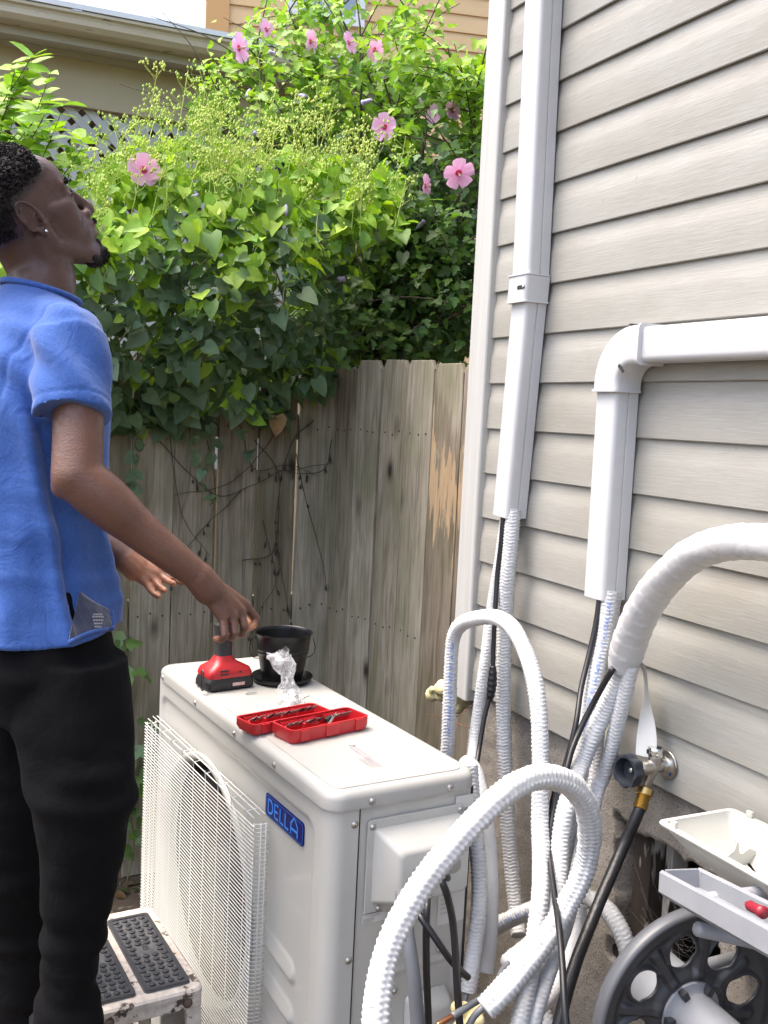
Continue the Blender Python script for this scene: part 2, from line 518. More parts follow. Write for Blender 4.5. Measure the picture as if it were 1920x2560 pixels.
# cobwebs in the opening
M['web'] = mat('cobweb', (0.5, 0.5, 0.5), 0.8)
f = MB()
for i in range(34):
    a = V((-random.uniform(1.22, 1.46), random.uniform(0.0, 0.05), random.uniform(0.60, 0.80)))
    c = V((-random.uniform(1.20, 1.34), random.uniform(0.0, 0.06), random.uniform(0.62, 0.74)))
    mid = (a + c) / 2 - V((0, 0, random.uniform(0.005, 0.03)))
    f.tube(spline([a, mid, c], 0.02), 0.00010, 3, False)
tag(f.build('cobweb', M['web'], house), kind='stuff')

# ---------------------------------------------------------------- line-set cover ducts on the wall
def duct_section(w, d, side, r=0.0095, k=4):
    """(x,y) loop about the centre, back at y=0, front at y=-d."""
    pts = [(-w / 2, 0), (-w / 2, -d + r)]
    for i in range(1, k + 1):
        a = R(180 + 90 * i / k); pts.append((-w / 2 + r + r * math.cos(a), -d + r + r * math.sin(a)))
    for i in range(k + 1):
        a = R(270 + 90 * i / k); pts.append((w / 2 - r + r * math.cos(a), -d + r + r * math.sin(a)))
    if side:
        pts += [(w / 2, -0.0245), (w / 2 - 0.0025, -0.0235), (w / 2 - 0.0025, -0.0215), (w / 2 + 0.0005, -0.0205)]
    pts.append((w / 2 + (0.0005 if side else 0), 0))
    return pts
SO = -0.017        # ducts sit on the siding faces
def duct_run(name, parent, c0, c1, w, d, side=True, m=None, y0=SO, y1=None):
    """straight duct from (u,z) c0 to c1 (vertical-ish)"""
    q = MB(); rings = []
    a = V((-c0[0], 0, c0[1])); b_ = V((-c1[0], 0, c1[1]))
    t_ = (b_ - a).normalized(); x_ = V((t_.z, 0, -t_.x))
    for p in (a, b_):
        rings.append([p + x_ * sx + V((0, y0 + sy, 0)) for sx, sy in duct_section(w, d, side)])
    q.loft(rings)
    return q.build(name, m or M['white_pvc'], parent, auto=32)
d1 = thing('line_cover_duct', 'white straight line-set cover duct running up the wall beside the corner trim', 'duct', MW)
duct_run('upper_cover', d1, (1.824, 1.87), (1.866, 3.6), 0.066, 0.052)
duct_run('lower_cover', d1, (1.853, 1.393), (1.824, 1.88), 0.062, 0.050)
q = MB(); q.bx(-1.8255, -1.821, SO - 0.022, SO, 1.456, 1.48); q.build('back_channel', M['white_pvc'], d1)
cp = duct_run('coupling', d1, (1.8275, 1.852), (1.8235, 1.908), 0.073, 0.058, False)
for z0, z1 in ((1.8505, 1.8535), (1.9065, 1.9095)):
    q = MB()
    a_ = [V((-1.8255 + x, SO + y, z0)) for x, y in duct_section(0.0765, 0.060, False)]
    b_ = [V((-1.8255 + x, SO + y, z1)) for x, y in duct_section(0.0765, 0.060, False)]
    q.loft([a_, b_])
    q.build('lip', M['white_pvc'], cp, auto=32)
q = MB()
q.loft([[V((-1.806 + x, SO - 0.0575 - k, 1.881 + z)) for x, z in rrect(-0.015, 0.012, -0.0042, 0.0042, 0.0041)] for k in (0, 0.0012)])
q.build('slot', M['dark_slot'], cp)
q = MB(); q.lathe([(0.0032, 0), (0.0030, 0.0016), (0.001, 0.002)], (-1.798, SO - 0.0585, 1.881), (0, -1, 0), 12); q.build('screw', M['steel'], cp, smooth=True)
d2 = thing('line_cover_duct', 'white line-set cover duct with an elbow that turns level along the wall', 'duct', MW)
duct_run('drop_cover', d2, (1.508, 1.276), (1.5105, 1.68), 0.0615, 0.052)
# level run
q = MB(); rings = []
zc0, zc1, xr = 1.747, 1.7535, 2.0
for xx, zc in ((-1.425, 1.7475), (xr, 1.7475 + 0.0)):
    rings.append([V((xx, SO + sy, zc - sx)) for sx, sy in duct_section(0.0615, 0.052, True)])
q.loft(rings); q.build('level_cover', M['white_pvc'], d2, auto=32)
# elbow swept over a quarter turn
q = MB(); rings = []
cc = V((-1.440, 0, 1.680))        # turning centre (inside of bend)
rad = 0.0695
cx, cz = -1.440, 1.678
for i in range(13):
    a = R(180 - 90 * i / 12)
    rr = 0.0695
    p = V((cx + rr * math.cos(a), 0, cz + rr * math.sin(a)))
    xdir = V((-math.cos(a), 0, -math.sin(a)))      # towards the inside
    rings.append([p + xdir * sx + V((0, SO + sy, 0)) for sx, sy in duct_section(0.069, 0.058, False)])
pre = [[v + V((0, 0, -0.012)) for v in rings[0]]]
post = [[v + V((0.020, 0, 0)) for v in rings[-1]]]
q.loft(pre + rings + post)
el = q.build('elbow', M['white_pvc'], d2, auto=32)
q = MB()
x_ = cx - 0.0695
q.loft([[V((x_ + sx, SO + sy, z)) for sx, sy in duct_section(0.0735, 0.061, False)] for z in (1.6635, 1.668)])
q.build('lip', M['white_pvc'], el, auto=32)
q = MB()
q.loft([[V((xx, SO + sy, cz + 0.0695 - sx)) for sx, sy in duct_section(0.0735, 0.061, False)] for xx in (-1.4225, -1.4175)])
q.build('lip', M['white_pvc'], el, auto=32)
q = MB()
ct = V((-1.462, SO - 0.0585, 1.705)); q.box(ct, (0.019, 0.002, 0.0055), Matrix.Rotation(R(40), 3, 'Y'))
q.build('slot', M['dark_slot'], el)
q = MB()
q.box(V((-1.45, SO - 0.0445, 1.7835)), (0.008, 0.022, 0.0015))
q.build('slot', M['dark_slot'], el)

# ---------------------------------------------------------------- picket fence (two runs meeting at a corner)
FC = V((-0.19, 3.62, 0))
FL_DIR = -V((math.sin(R(62.3)), math.cos(R(62.3)), 0))
FR_DIR = V((math.sin(R(144.7)), math.cos(R(144.7)), 0))
FL_N = V((0.465, -0.885, 0)).normalized()
FTOP = 1.775
def picket_mesh(w, th, h, seed):
    rr = random.Random(seed)
    q = MB()
    x0, x1 = -w / 2, w / 2
    cl = 0.028
    out = [(x0, 0), (x1, 0), (x1 + rr.uniform(-.001, .001), h - cl), (x1 - cl * 0.62, h), (x0 + cl * 0.62, h + rr.uniform(-.003, .003)), (x0, h - cl)]
    cup = rr.uniform(-0.002, 0.002)
    q.loft([[V((x, y + cup * (abs(x) / x1), z)) for x, z in out] for y in (-th / 2, th / 2)])
    me = q.mesh('picket')
    bm = bmesh.new(); bm.from_mesh(me); bmesh.ops.recalc_face_normals(bm, faces=bm.faces)
    bmesh.ops.bevel(bm, geom=list(bm.edges), offset=0.0015, segments=1, affect='EDGES')
    bm.to_mesh(me); bm.free()
    return me
PM = [picket_mesh(0.138, 0.016, FTOP, i) for i in range(6)]
PMF = picket_mesh(0.138, 0.016, FTOP, 9)
def fence_run(name, label, start, d, ns, fresh=()):
    nrm = V((-d.y, d.x, 0))
    if nrm.y > 0: nrm = -nrm
    root = thing(name, label, 'fence', rotz_m(d, start))
    ang = math.atan2(d.y, d.x)
    s = 0.072
    side = -1 if V((-d.y, d.x, 0)).dot(nrm) < 0 else 1
    for i in range(ns):
        me = PM[i % 6]
        if i in fresh: me = PMF
        m = Matrix.Translation((s, random.uniform(-0.002, 0.002), random.uniform(-0.02, 0.012))) @ Matrix.Rotation(random.uniform(-0.004, 0.004), 4, 'Y') @ Matrix.Rotation(random.uniform(-0.02, 0.02), 4, 'Z')
        o = link_mesh('picket', me, M['fence_fresh'] if i in fresh else M['fence'], root, m)
        s += 0.138 + random.choice((0.004, 0.007, 0.011))
    L = s
    for z in (0.22, 0.90, 1.545):
        q = MB(); q.bx(0, L, -side * 0.01, -side * 0.05, z - 0.045, z + 0.045); q.build('rail', M['fence'], root)
    for xx in [0.05 + 2.2 * i for i in range(int(L / 2.2) + 1)]:
        q = MB(); q.bx(xx - 0.045, xx + 0.045, -side * 0.052, -side * 0.14, 0, FTOP - 0.1); q.build('post', M['fence'], root)
    q = MB()
    for i in range(ns):
        for z in (0.22, 0.90, 1.545):
            for dx in (-0.04, 0.002, 0.042):
                c = V((0.072 + i * (L - 0.072) / ns + dx + random.uniform(-.004, .004), side * 0.0086, z + random.uniform(-.008, .008)))
                q.lathe([(0.0033, 0), (0.0033, 0.0012)], c, (0, side, 0), 7)
    tag(q.build('nails', M['nail'], root), kind='stuff')
    return root
fence_run('picket_fence', 'weathered dog-eared picket fence run half hidden under the leafy vine', FC, FL_DIR, 17)
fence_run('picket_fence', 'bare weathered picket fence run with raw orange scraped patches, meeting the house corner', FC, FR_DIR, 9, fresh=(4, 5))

# ---------------------------------------------------------------- neighbour's low house: gutter, soffit, tan wall; lattice screen under it
NU = V((math.sin(R(67.5)), math.cos(R(67.5)), 0))
GP = px(300, 45, 4.4)
MN = rotz_m(NU, V((GP.x, GP.y, 0)))      # x along the eave (away), y beyond, z up
nh = thing('neighbour_house', 'low tan neighbouring house with a long gutter and soffit above the lattice', 'house', MN)
zg = GP.z - 0.055
gp = [(0.0, 0.052), (-0.004, 0.052), (-0.004, 0.040), (0.010, 0.030), (0.012, 0.0), (0.03, -0.02), (0.045, -0.024), (0.10, -0.024), (0.10, 0.05), (0.09, 0.05), (0.09, -0.014), (0.02, -0.005), (0.004, 0.04)]
q = MB(); q.loft([[V((x, y, zg + z)) for y, z in gp] for x in (-5, 1.55)]); q.build('gutter', M['gutter'], nh)
for i in range(5):
    q = MB(); q.bx(-2.9 + i * 0.9, -2.86 + i * 0.9, -0.006, 0.10, zg + 0.049, zg + 0.056); q.build('gutter_strap', M['steel'], nh)
q = MB(); q.bx(-5, 1.55, 0.101, 0.13, zg - 0.06, zg + 0.06); q.build('fascia', M['soffit'], nh)
q = MB(); q.bx(-5, 1.55, 0.131, 1.6, zg - 0.045, zg - 0.030); q.build('soffit', M['soffit'], nh)
q = MB(); q.bx(-5, 1.55, 0.235, 0.258, zg - 0.07, zg - 0.0455); q.build('moulding', M['soffit'], nh)
q = MB(); q.bx(-5, 1.5, 0.26, 0.34, zg - 0.275, zg - 0.0455); q.build('beam', M['tan'], nh)
q = MB(); q.bx(-5, 1.5, 1.5, 1.6, 0, zg - 0.046); q.build('wall', M['tan'], nh)
q = MB(); q.bx(1.42, 1.5, 0.36, 1.5, 0, zg - 0.05); q.build('end_wall', M['tan'], nh)
q = MB(); a_ = R(24)
q.loft([[V((x, 0.0, zg + 0.06)), V((x, 0.0, zg + 0.075)), V((x, 3.2, zg + 0.075 + 3.2 * math.tan(R(14)))), V((x, 3.2, zg + 0.06 + 3.2 * math.tan(R(14))))] for x in (-5, 1.6)])
q.build('roof', M['roofing'], nh)
q = MB(); q.bx(-5, 1.6, -0.010, 0.0, zg + 0.056, zg + 0.078); q.build('drip_edge', M['window_white'], nh)
# lattice screen
ls = thing('lattice_screen', 'white diagonal lattice screen behind the fence under the tan eave', 'lattice', rotz_m(NU, V((GP.x, GP.y, 0)) + V((-NU.y, NU.x, 0)) * 0.30))
LZ0, LZ1, LX0, LX1 = 1.35, zg - 0.277, -1.75, 1.25
hz = LZ1 - LZ0
XA, XB = -3.1, 1.36
def slat(x0, sgn, y):
    # runs from (x0, LZ0) at 45 degrees, clipped to the panel
    x1 = x0 + sgn * hz; z0, z1 = LZ0, LZ1
    if x0 < XA: z0 = LZ0 + (XA - x0); x0 = XA
    if x0 > XB: z0 = LZ0 + (x0 - XB); x0 = XB
    if x1 > XB: z1 = LZ1 - (x1 - XB); x1 = XB
    if x1 < XA: z1 = LZ1 - (XA - x1); x1 = XA
    if z1 - z0 < 0.03: return
    h = 0.026
    q = MB()
    q.loft([[V((x0 + sx, yy, z0)) for sx, yy in ((-h, y), (h, y), (h, y + 0.006), (-h, y + 0.006))], [V((x1 + sx, yy, z1)) for sx, yy in ((-h, y), (h, y), (h, y + 0.006), (-h, y + 0.006))]])
    q.build('lattice_slat', M['lattice'], ls)
pitch = 0.092
for i in range(int((XB - XA + hz) / pitch)):
    slat(XA - hz + i * pitch, 1, 0.0)
    slat(XA + i * pitch, -1, -0.0075)
LX0, LX1 = XA + hz / 2, XB - hz / 2
q = MB(); q.bx(LX0 - hz / 2, LX1 + hz / 2, -0.012, 0.012, LZ0 - 0.06, LZ0); q.build('rail', M['lattice'], ls)
for xx in (LX0 - hz / 2, LX1 + hz / 2): 
    q = MB(); q.bx(xx - 0.04, xx + 0.04, 0.008, 0.08, 0, LZ1); q.build('post', M['lattice'], ls)

# ---------------------------------------------------------------- tall orange house beyond
OC = px(572, 60, 11.0)
ON = V((math.sin(R(79)), math.cos(R(79)), 0))
MO = rotz_m(ON, V((OC.x, OC.y, 0)))
oh = thing('orange_house', 'tall orange clapboard house rising beyond the low roof', 'house', MO)
q = MB(); q.bx(-0.002, 7, 0.03, 6, 0, 8.6); q.build('wall_core', M['orange'], oh)
bm_ = MB(); bm_.loft([[V((x, 0.03, 0)), V((x, 0.0, 0)), V((x, 0.0, 0.012)), V((x, 0.02, 0.2)), V((x, 0.03, 0.2))] for x in (0.0, 6.9)])
bme2 = bm_.mesh('clapboard')
for k in range(26):
    link_mesh('clapboard', bme2, M['orange'], oh, Matrix.Translation((0.0, 0, 3.4 + 0.2 * k)))
q = MB(); q.bx(-0.25, 0.0, -0.02, 6, 0, 8.6); q.build('corner_strip', M['orange_darker'], oh)  # darker orange strip up the left corner and along the side
q = MB(); q.bx(-0.75, 7.4, -0.5, 6.4, 8.6, 8.8); q.build('roof', M['roofing'], oh)
wp = pplane(778, 20, V((OC.x, OC.y, 0)), V((-ON.y, ON.x, 0)))
wx = (MO.inverted() @ wp).x; wz = wp.z
win = MB(); win.bx(wx - 0.16, wx + 0.50, -0.008, 0.02, wz - 0.05, wz + 1.3); w_ = win.build('window', M['glass'], oh)
for (x0, x1, z0, z1) in ((wx - .26, wx - .16, wz - .15, wz + 1.4), (wx + .50, wx + .60, wz - .15, wz + 1.4), (wx - .16, wx + .5, wz - .15, wz - .05), (wx + 0.12, wx + .17, wz - .05, wz + 1.3), (wx - .16, wx + .5, wz + 1.3, wz + 1.4)):
    q = MB(); q.bx(x0, x1, -0.04, 0.02, z0, z1); q.build('window_frame', M['window_white'], w_)

# ---------------------------------------------------------------- outdoor condenser unit
M['enamel'] = mat('cream_enamel', (0.45, 0.446, 0.415), 0.30, (0.48, 0.476, 0.447), 2.5, spec=0.5, coat=0.25, speck=(130, 0.745, (0.36, 0.34, 0.29)))
M['enamel_lid'] = mat('cream_enamel_dusty', (0.345, 0.34, 0.32), 0.45, (0.385, 0.38, 0.36), 3.5, spec=0.45, speck=(95, 0.69, (0.42, 0.39, 0.33)), rv=0.12)
M['wire'] = mat('grille_wire_coating', (0.58, 0.58, 0.55), 0.4)
M['fan'] = mat('fan_plastic', (0.02, 0.02, 0.02), 0.5)
M['badge'] = mat('badge_blue', (0.001, 0.002, 0.105), 0.4, spec=.3)
M['badge_letter'] = mat('badge_letter_blue', (0.04, 0.25, 0.80), 0.4)
M['sticker'] = mat('sticker_white', (0.62, 0.61, 0.59), 0.5)
M['ink'] = mat('print_grey', (0.20, 0.17, 0.21), 0.6)
M['fin'] = mat('coil_fins_shade_lining', (0.03, 0.03, 0.03), 0.6, metal=0.3)
ac = thing('condenser_unit', 'cream heat pump condenser unit with wire fan guard and blue badge', 'air conditioner', MA)
LEN, DEP, ZB, ZS = 0.90, 0.29, 0.30, 0.946
# pressed front sheet that wraps round the right-hand corner
RC = 0.030
front_len = LEN - RC
arc = RC * math.pi / 2
side_len = 0.055 - RC
P_tot = front_len + arc + side_len
FCY, FCZ, FR = 0.585, 0.575, 0.262
def front_pt(p, h):
    if p < front_len:
        y = LEN - p; return V((-h, y, 0))
    if p < front_len + arc:
        a = (p - front_len) / RC
        return V((RC - (RC + h) * math.cos(a), RC - (RC + h) * math.sin(a), 0))
    return V((RC + (p - front_len - arc), -h, 0))
def sdrr(y, z, y0, y1, z0, z1, r):
    cx, cy = (y0 + y1) / 2, (z0 + z1) / 2
    qx, qy = abs(y - cx) - (y1 - y0) / 2 + r, abs(z - cy) - (z1 - z0) / 2 + r
    return math.hypot(max(qx, 0), max(qy, 0)) + min(max(qx, qy), 0) - r
def front_h(p, z):
    if p > front_len - 0.002: return 0.0
    y = LEN - p
    d = sdrr(y, z, 0.066, 0.880, ZB + 0.03, 0.900, 0.022)      # recessed field
    h = -0.007 * smooth01((0.010 - d) / 0.014)
    for zc in (0.605, 0.525, 0.445):                            # pressed slots
        d = sdrr(y, z - (y - 0.19) * 0.10, 0.122, 0.266, zc - 0.019, zc + 0.019, 0.016)
        h += 0.006 * smooth01((0.004 - d) / 0.008) * (0.35 + 0.65 * smooth01((zc + 0.019 - z) / 0.038))
    return h
ps = []
p = 0.0
while p < P_tot - 1e-6:
    ps.append(p); p += 0.0042
ps.append(P_tot)
zs = [ZB + (ZS - ZB) * i / 150 for i in range(151)]
q = MB(); vs = []; fs = []
for z in zs:
    for p in ps:
        v = front_pt(p, front_h(p, z)); v.z = z; vs.append(v)
npz = len(ps)
for j in range(150):
    for i in range(npz - 1):
        yc, zc = LEN - (ps[i] + ps[i + 1]) / 2, (zs[j] + zs[j + 1]) / 2
        if ps[i] < front_len and math.hypot(yc - FCY, zc - FCZ) < FR: continue
        fs.append((j * npz + i, j * npz + i + 1, (j + 1) * npz + i + 1, (j + 1) * npz + i))
q.add(vs, fs); q.build('front_panel', M['enamel'], ac, smooth=True)
# remaining cabinet
q = MB(); q.bx(0.008, DEP, LEN - 0.004, LEN, ZB, ZS); q.build('left_panel', M['enamel'], ac)
q = MB(); q.bx(DEP - 0.006, DEP, 0.004, LEN - 0.005, ZB, ZS); q.build('coil', M['fin'], ac)
q = MB(); q.bx(0.008, DEP, 0.004, LEN, ZB - 0.012, ZB); q.build('base_pan', M['enamel'], ac)
q = MB(); q.bx(0.20, 0.205, 0.25, LEN - 0.01, ZB + .001, ZS); q.build('inner_coil', M['fin'], ac)
# side panel with a step and shallow embossed outline
q = MB(); vs = []; fs = []
nxq, nzq = 60, 150
for j in range(nzq + 1):
    z = ZB + (ZS - ZB) * j / nzq
    for i in range(nxq + 1):
        x = 0.0565 + (DEP - 0.0565) * i / nxq
        h = 0.0
        d = abs(sdrr(x, z, 0.13, 0.268, ZB + 0.02, 0.635, 0.02)); h += 0.003 * smooth01((0.006 - d) / 0.005)
        if x > DEP - 0.012: h -= (x - DEP + 0.012) ** 2 / 0.024
        vs.append(V((x, -h + 0.0022, z)))
for j in range(nzq):
    for i in range(nxq):
        a = j * (nxq + 1) + i; fs.append((a, a + 1, a + nxq + 2, a + nxq + 1))
q.add(vs, fs); q.build('side_panel', M['enamel'], ac, smooth=True)
q = MB(); q.bx(0.0545, 0.0568, -0.0004, 0.004, ZB, ZS - 0.003); q.build('seam', M['dark_slot'], ac)
# lid
q = MB()
lp = rrect(-0.006, DEP + 0.006, -0.006, LEN + 0.006, 0.034, 8)
rings = []
for off, z in ((0.0, ZS + 0.0005), (0, ZS + 0.018), (-0.0015, ZS + 0.024), (-0.006, ZS + 0.0295), (-0.012, ZS + 0.0315), (-0.016, ZS + 0.032)):
    cxx, cyy = DEP / 2, LEN / 2
    rings.append([V((x + off * (1 if x > cxx else -1), y + off * (1 if y > cyy else -1), z)) for x, y in lp])
q.loft(rings)
lid = q.build('lid', M['enamel_lid'], ac, auto=45)
LT = ZS + 0.032
q = MB()
li = rrect(0.014, DEP - 0.018, 0.012, LEN - 0.014, 0.02, 8)
lo = rrect(0.0125, DEP - 0.0165, 0.0105, LEN - 0.0125, 0.021, 8)
q.loft([[V((x, y, LT - 0.002)) for x, y in lo], [V((x, y, LT + 0.0018)) for x, y in li]])
q.build('lid_panel', M['enamel_lid'], lid, auto=30)
LT += 0.0018
def screw(parent, c, n, r=0.0047):
    c = V(c); n = V(n)
    s = MB(); s.lathe([(r * 1.35, 0), (r * 1.35, 0.0007), (r, 0.0009), (r * 0.9, 0.002), (r * 0.5, 0.0030), (0.0001, 0.0033)], c, n, 14)
    o = s.build('screw', M['steel'], parent, smooth=True)
    s = MB(); a = n.orthogonal().normalized(); bb = n.cross(a)
    a, bb = (a + bb).normalized(), (a - bb).normalized()
    for k in (a, bb):
        kk = n.cross(k)
        s.add([c + n * 0.0032 + k * r * .5 * i + kk * 0.0005 * j for i, j in ((-1, -1), (1, -1), (1, 1), (-1, 1))], [(0, 1, 2, 3)])
    s.build('cross_slot', M['dark_slot'], o)
for y in (0.863, 0.638, 0.41, 0.216): screw(ac, (-0.0062, y, ZS + 0.010), (-1, 0, 0))
for x in (0.075, 0.232): screw(ac, (x, -0.0062, ZS + 0.010), (0, -1, 0))
for z in (0.918, 0.679, 0.44): screw(ac, (0.0465, -0.0002, z), (0, -1, 0))
# service cover
q = MB()
cvp = [(0.071, 0.757), (0.071, 0.916), (0.076, 0.921), (0.264, 0.921), (0.268, 0.916), (0.268, 0.78), (0.11, 0.752), (0.105, 0.757)]
q.loft([[V((x, -0.0035, z)) for x, z in cvp], [V((x, 0.0, z)) for x, z in cvp]])
cv = q.build('service_cover', M['enamel'], ac, bevel=0.001)
def rr_ring(x0, x1, z0, z1, r, y, cut=0.0):
    return [V((x, y, z)) for x, z in rrect(x0, x1, z0, z1, r, 5)]
q = MB()
q.loft([rr_ring(0.083, 0.262, 0.772, 0.905, 0.006, -0.003), rr_ring(0.086, 0.260, 0.774, 0.903, 0.008, -0.008), rr_ring(0.106, 0.252, 0.783, 0.880, 0.010, -0.044), rr_ring(0.110, 0.248, 0.786, 0.876, 0.010, -0.050), rr_ring(0.116, 0.243, 0.790, 0.870, 0.009, -0.052)])
bx_ = q.build('terminal_box', M['enamel'], cv, auto=50)
q = MB()
q.loft([rr_ring(0.132, 0.232, 0.822, 0.850, 0.0135, -0.0522), rr_ring(0.134, 0.230, 0.824, 0.848, 0.0115, -0.0535)])
q.build('handle_slot', mat('slot_grey', (0.30, 0.29, 0.27), 0.5), cv, auto=50)
for x, z in ((0.080, 0.909), (0.259, 0.911), (0.099, 0.762)): screw(cv, (x, -0.0037, z), (0, -1, 0), 0.0042)
for x, z in ((0.232, 0.655), (0.142, 0.60), (0.235, 0.58)): screw(ac, (x, -0.001, z), (0, -1, 0), 0.0040)
# lower valve cover
q = MB(); q.loft([rr_ring(0.165, 0.255, 0.47, 0.585, 0.012, 0.001), rr_ring(0.175, 0.248, 0.48, 0.572, 0.012, -0.03), rr_ring(0.182, 0.24, 0.49, 0.562, 0.01, -0.034)]); q.build('valve_cover', M['enamel'], ac, auto=50)
# stickers
def flat(name, parent, quad, m):
    s = MB(); s.add([V(v) for v in quad], [(0, 1, 2, 3)]); return s.build(name, m, parent)
st = MB(); st.bx(0.0705, 0.118, 0.0006, 0.0012, 0.7365, 0.7525); st_ = st.build('caution_sticker', M['sticker'], ac)
def place_text(parent, txt, size, org, ux, uz, m, name='lettering', bold=0.0, spacing=1.0):
    vs, fs = text_mesh(txt, size, spacing, bold)
    s = MB(); s.add([V(org) + V(ux) * v.x + V(uz) * v.y for v in vs], fs)
    return s.build(name, m, parent)
place_text(st_, 'CAUTION', 0.0042, (0.086, 0.0003, 0.7475), (1, 0, 0), (0, 0, 1), M['ink'])
for i in range(3):
    place_text(st_, 'illllli lilllilll illlil lllilii'[: 32 - 6 * (i == 2)], 0.003, (0.0725, 0.0003, 0.7437 - 0.0028 * i), (1, 0, 0), (0, 0, 1), M['ink'])
s = MB(); s.bx(0.225, 0.282, 0.0006, 0.0012, 0.70, 0.80); sp_ = s.build('rating_sticker', M['sticker'], ac)
for i in range(9):
    place_text(sp_, 'llil illlil lilll il', 0.0046, (0.231, 0.0002, 0.788 - 0.0085 * i), (1, 0, 0), (0, 0, 1), M['ink'])
s = MB(); s.bx(0.250, 0.288, -0.0006, 0.0, 0.885, 0.935); sp_ = s.build('brand_sticker', mat('clear_sticker', (0.60, 0.59, 0.56), 0.25), ac)
place_text(sp_, 'DELLA', 0.010, (0.262, -0.0012, 0.905), (1, 0, 0), (0, 0, 1), M['fan'])
# warning label on the lid
for i, (tx, x0, xlen) in enumerate((('WARNING: ILLLI IIL LILIL IILLI', 0.133, 1), ('LILLI ILIL LLI ILLIL LLII ILI', 0.139, 1))):
    place_text(lid, tx, 0.0062, (x0 + i * 0.003, 0.185, LT + 0.0006), (0, -1, 0), (1, 0, 0), mat('label_mauve', (0.30, 0.16, 0.34), 0.6) if i == 0 else M['ink'])
for i in range(4):
    place_text(lid, 'lilll illil lil illlli lillll il lli ill', 0.0055, (0.118 + 0.0064 * i, 0.125, LT + 0.0006), (0, -1, 0), (1, 0, 0), M['ink'])
s = MB(); ww = 0.006
tri = [(0.150, 0.192), (0.138, 0.198), (0.138, 0.186)]
s.tube([V((x, y, LT + 0.0006)) for x, y in tri + tri[:1]], 0.0005, 4, False); s.build('warning_triangle', M['ink'], lid)
# badge
by0, by1, bz0, bz1 = 0.105, 0.270, 0.842, 0.885
hx = 0.0008
q = MB(); q.loft([[V((0.007 - hx, y, z)) for y, z in rrect(by0, by1, bz0, bz1, 0.008)], [V((0.0065 - 0.002, y, z)) for y, z in rrect(by0, by1, bz0, bz1, 0.008)]])
bd = q.build('badge', M['badge'], ac)
q = MB(); o_ = rrect(by0 + .003, by1 - .003, bz0 + .003, bz1 - .003, 0.006); i_ = rrect(by0 + .0037, by1 - .0037, bz0 + .0037, bz1 - .0037, 0.0055)
n = len(o_); q.add([V((0.0040, y, z)) for y, z in o_ + i_], [(k, (k + 1) % n, n + (k + 1) % n, n + k) for k in range(n)]); q.build('badge_line', M['badge_letter'], bd)
def stroke_letter(name, strokes, y0, w=0.0043):
    s = MB()
    for pts in strokes:
        pl = [V((0.0040, y0 - a, 0.851 + c)) for a, c in pts]
        L_ = []; R_ = []
        for i in range(len(pl)):
            tt = (pl[min(i + 1, len(pl) - 1)] - pl[max(i - 1, 0)]).normalized(); nn = V((1, 0, 0)).cross(tt) * w / 2
            L_.append(pl[i] + nn); R_.append(pl[i] - nn)
        k = len(pl); s.add(L_ + R_, [(i, i + 1, k + i + 1, k + i) for i in range(k - 1)])
    s.build(name, M['badge_letter'], bd)
HL = 0.025
dcurve = [(0, 0), (0.008, 0)] + [(0.008 + 0.0125 * math.sin(R(a)), HL / 2 - HL / 2 * math.cos(R(a))) for a in range(15, 180, 15)] + [(0.008, HL), (0, HL), (0, 0)]
stroke_letter('letter', [dcurve], 0.256)
stroke_letter('letter', [[(0.016, 0), (0, 0), (0, HL), (0.016, HL)], [(0, HL / 2), (0.014, HL / 2)]], 0.227)
stroke_letter('letter', [[(0, HL), (0, 0), (0.015, 0)]], 0.203)
stroke_letter('letter', [[(0, HL), (0, 0), (0.015, 0)]], 0.181)
stroke_letter('letter', [[(0, -0.002), (0, 0.017), (0.0135, HL + 0.006), (0.027, 0.017), (0.027, -0.002)], [(0.0, 0.008), (0.027, 0.008)]], 0.156)
# fan behind the guard
q = MB(); q.lathe([(FR + 0.012, -0.002), (FR + 0.010, -0.010), (FR + 0.002, -0.012), (FR - 0.006, -0.004), (FR - 0.010, 0.012), (FR - 0.009, 0.022), (FR - 0.006, 0.022), (FR - 0.002, 0.01)], (0.008, FCY, FCZ), (1, 0, 0), 72, cap=False)
q.build('bell_mouth', M['enamel'], ac, smooth=True)
q = MB(); q.lathe([(0.0001, 0.03), (0.05, 0.032), (0.065, 0.045), (0.066, 0.10), (0.0001, 0.10)], (0.0, FCY, FCZ), (1, 0, 0), 40); fan_hub = q.build('fan_hub', M['fan'], ac, smooth=True)
q = MB(); q.lathe([(FR - .007, .031), (FR - .007, .185), (.02, .187)], (0.0, FCY, FCZ), (1, 0, 0), 64, cap=False); q.build('fan_shade_lining', M['fin'], ac, smooth=True)  # near-black lining added to stand for the shade inside the fan opening
for k in range(3):
    a0 = R(20 + 120 * k); s = MB(); vs = []; fs = []
    for i in range(9):
        for j in range(9):
            rr_ = 0.06 + 0.175 * i / 8; aa = a0 + R(-10 + 78 * j / 8) + 0.5 * (i / 8) ** 2
            vs.append(V((0.045 + 0.05 * j / 8, FCY + rr_ * math.cos(aa), FCZ + rr_ * math.sin(aa))))
    for i in range(8):
        for j in range(8): a = i * 9 + j; fs.append((a, a + 1, a + 10, a + 9))
    s.add(vs, fs); s.build('fan_blade', M['fan'], fan_hub, smooth=True)
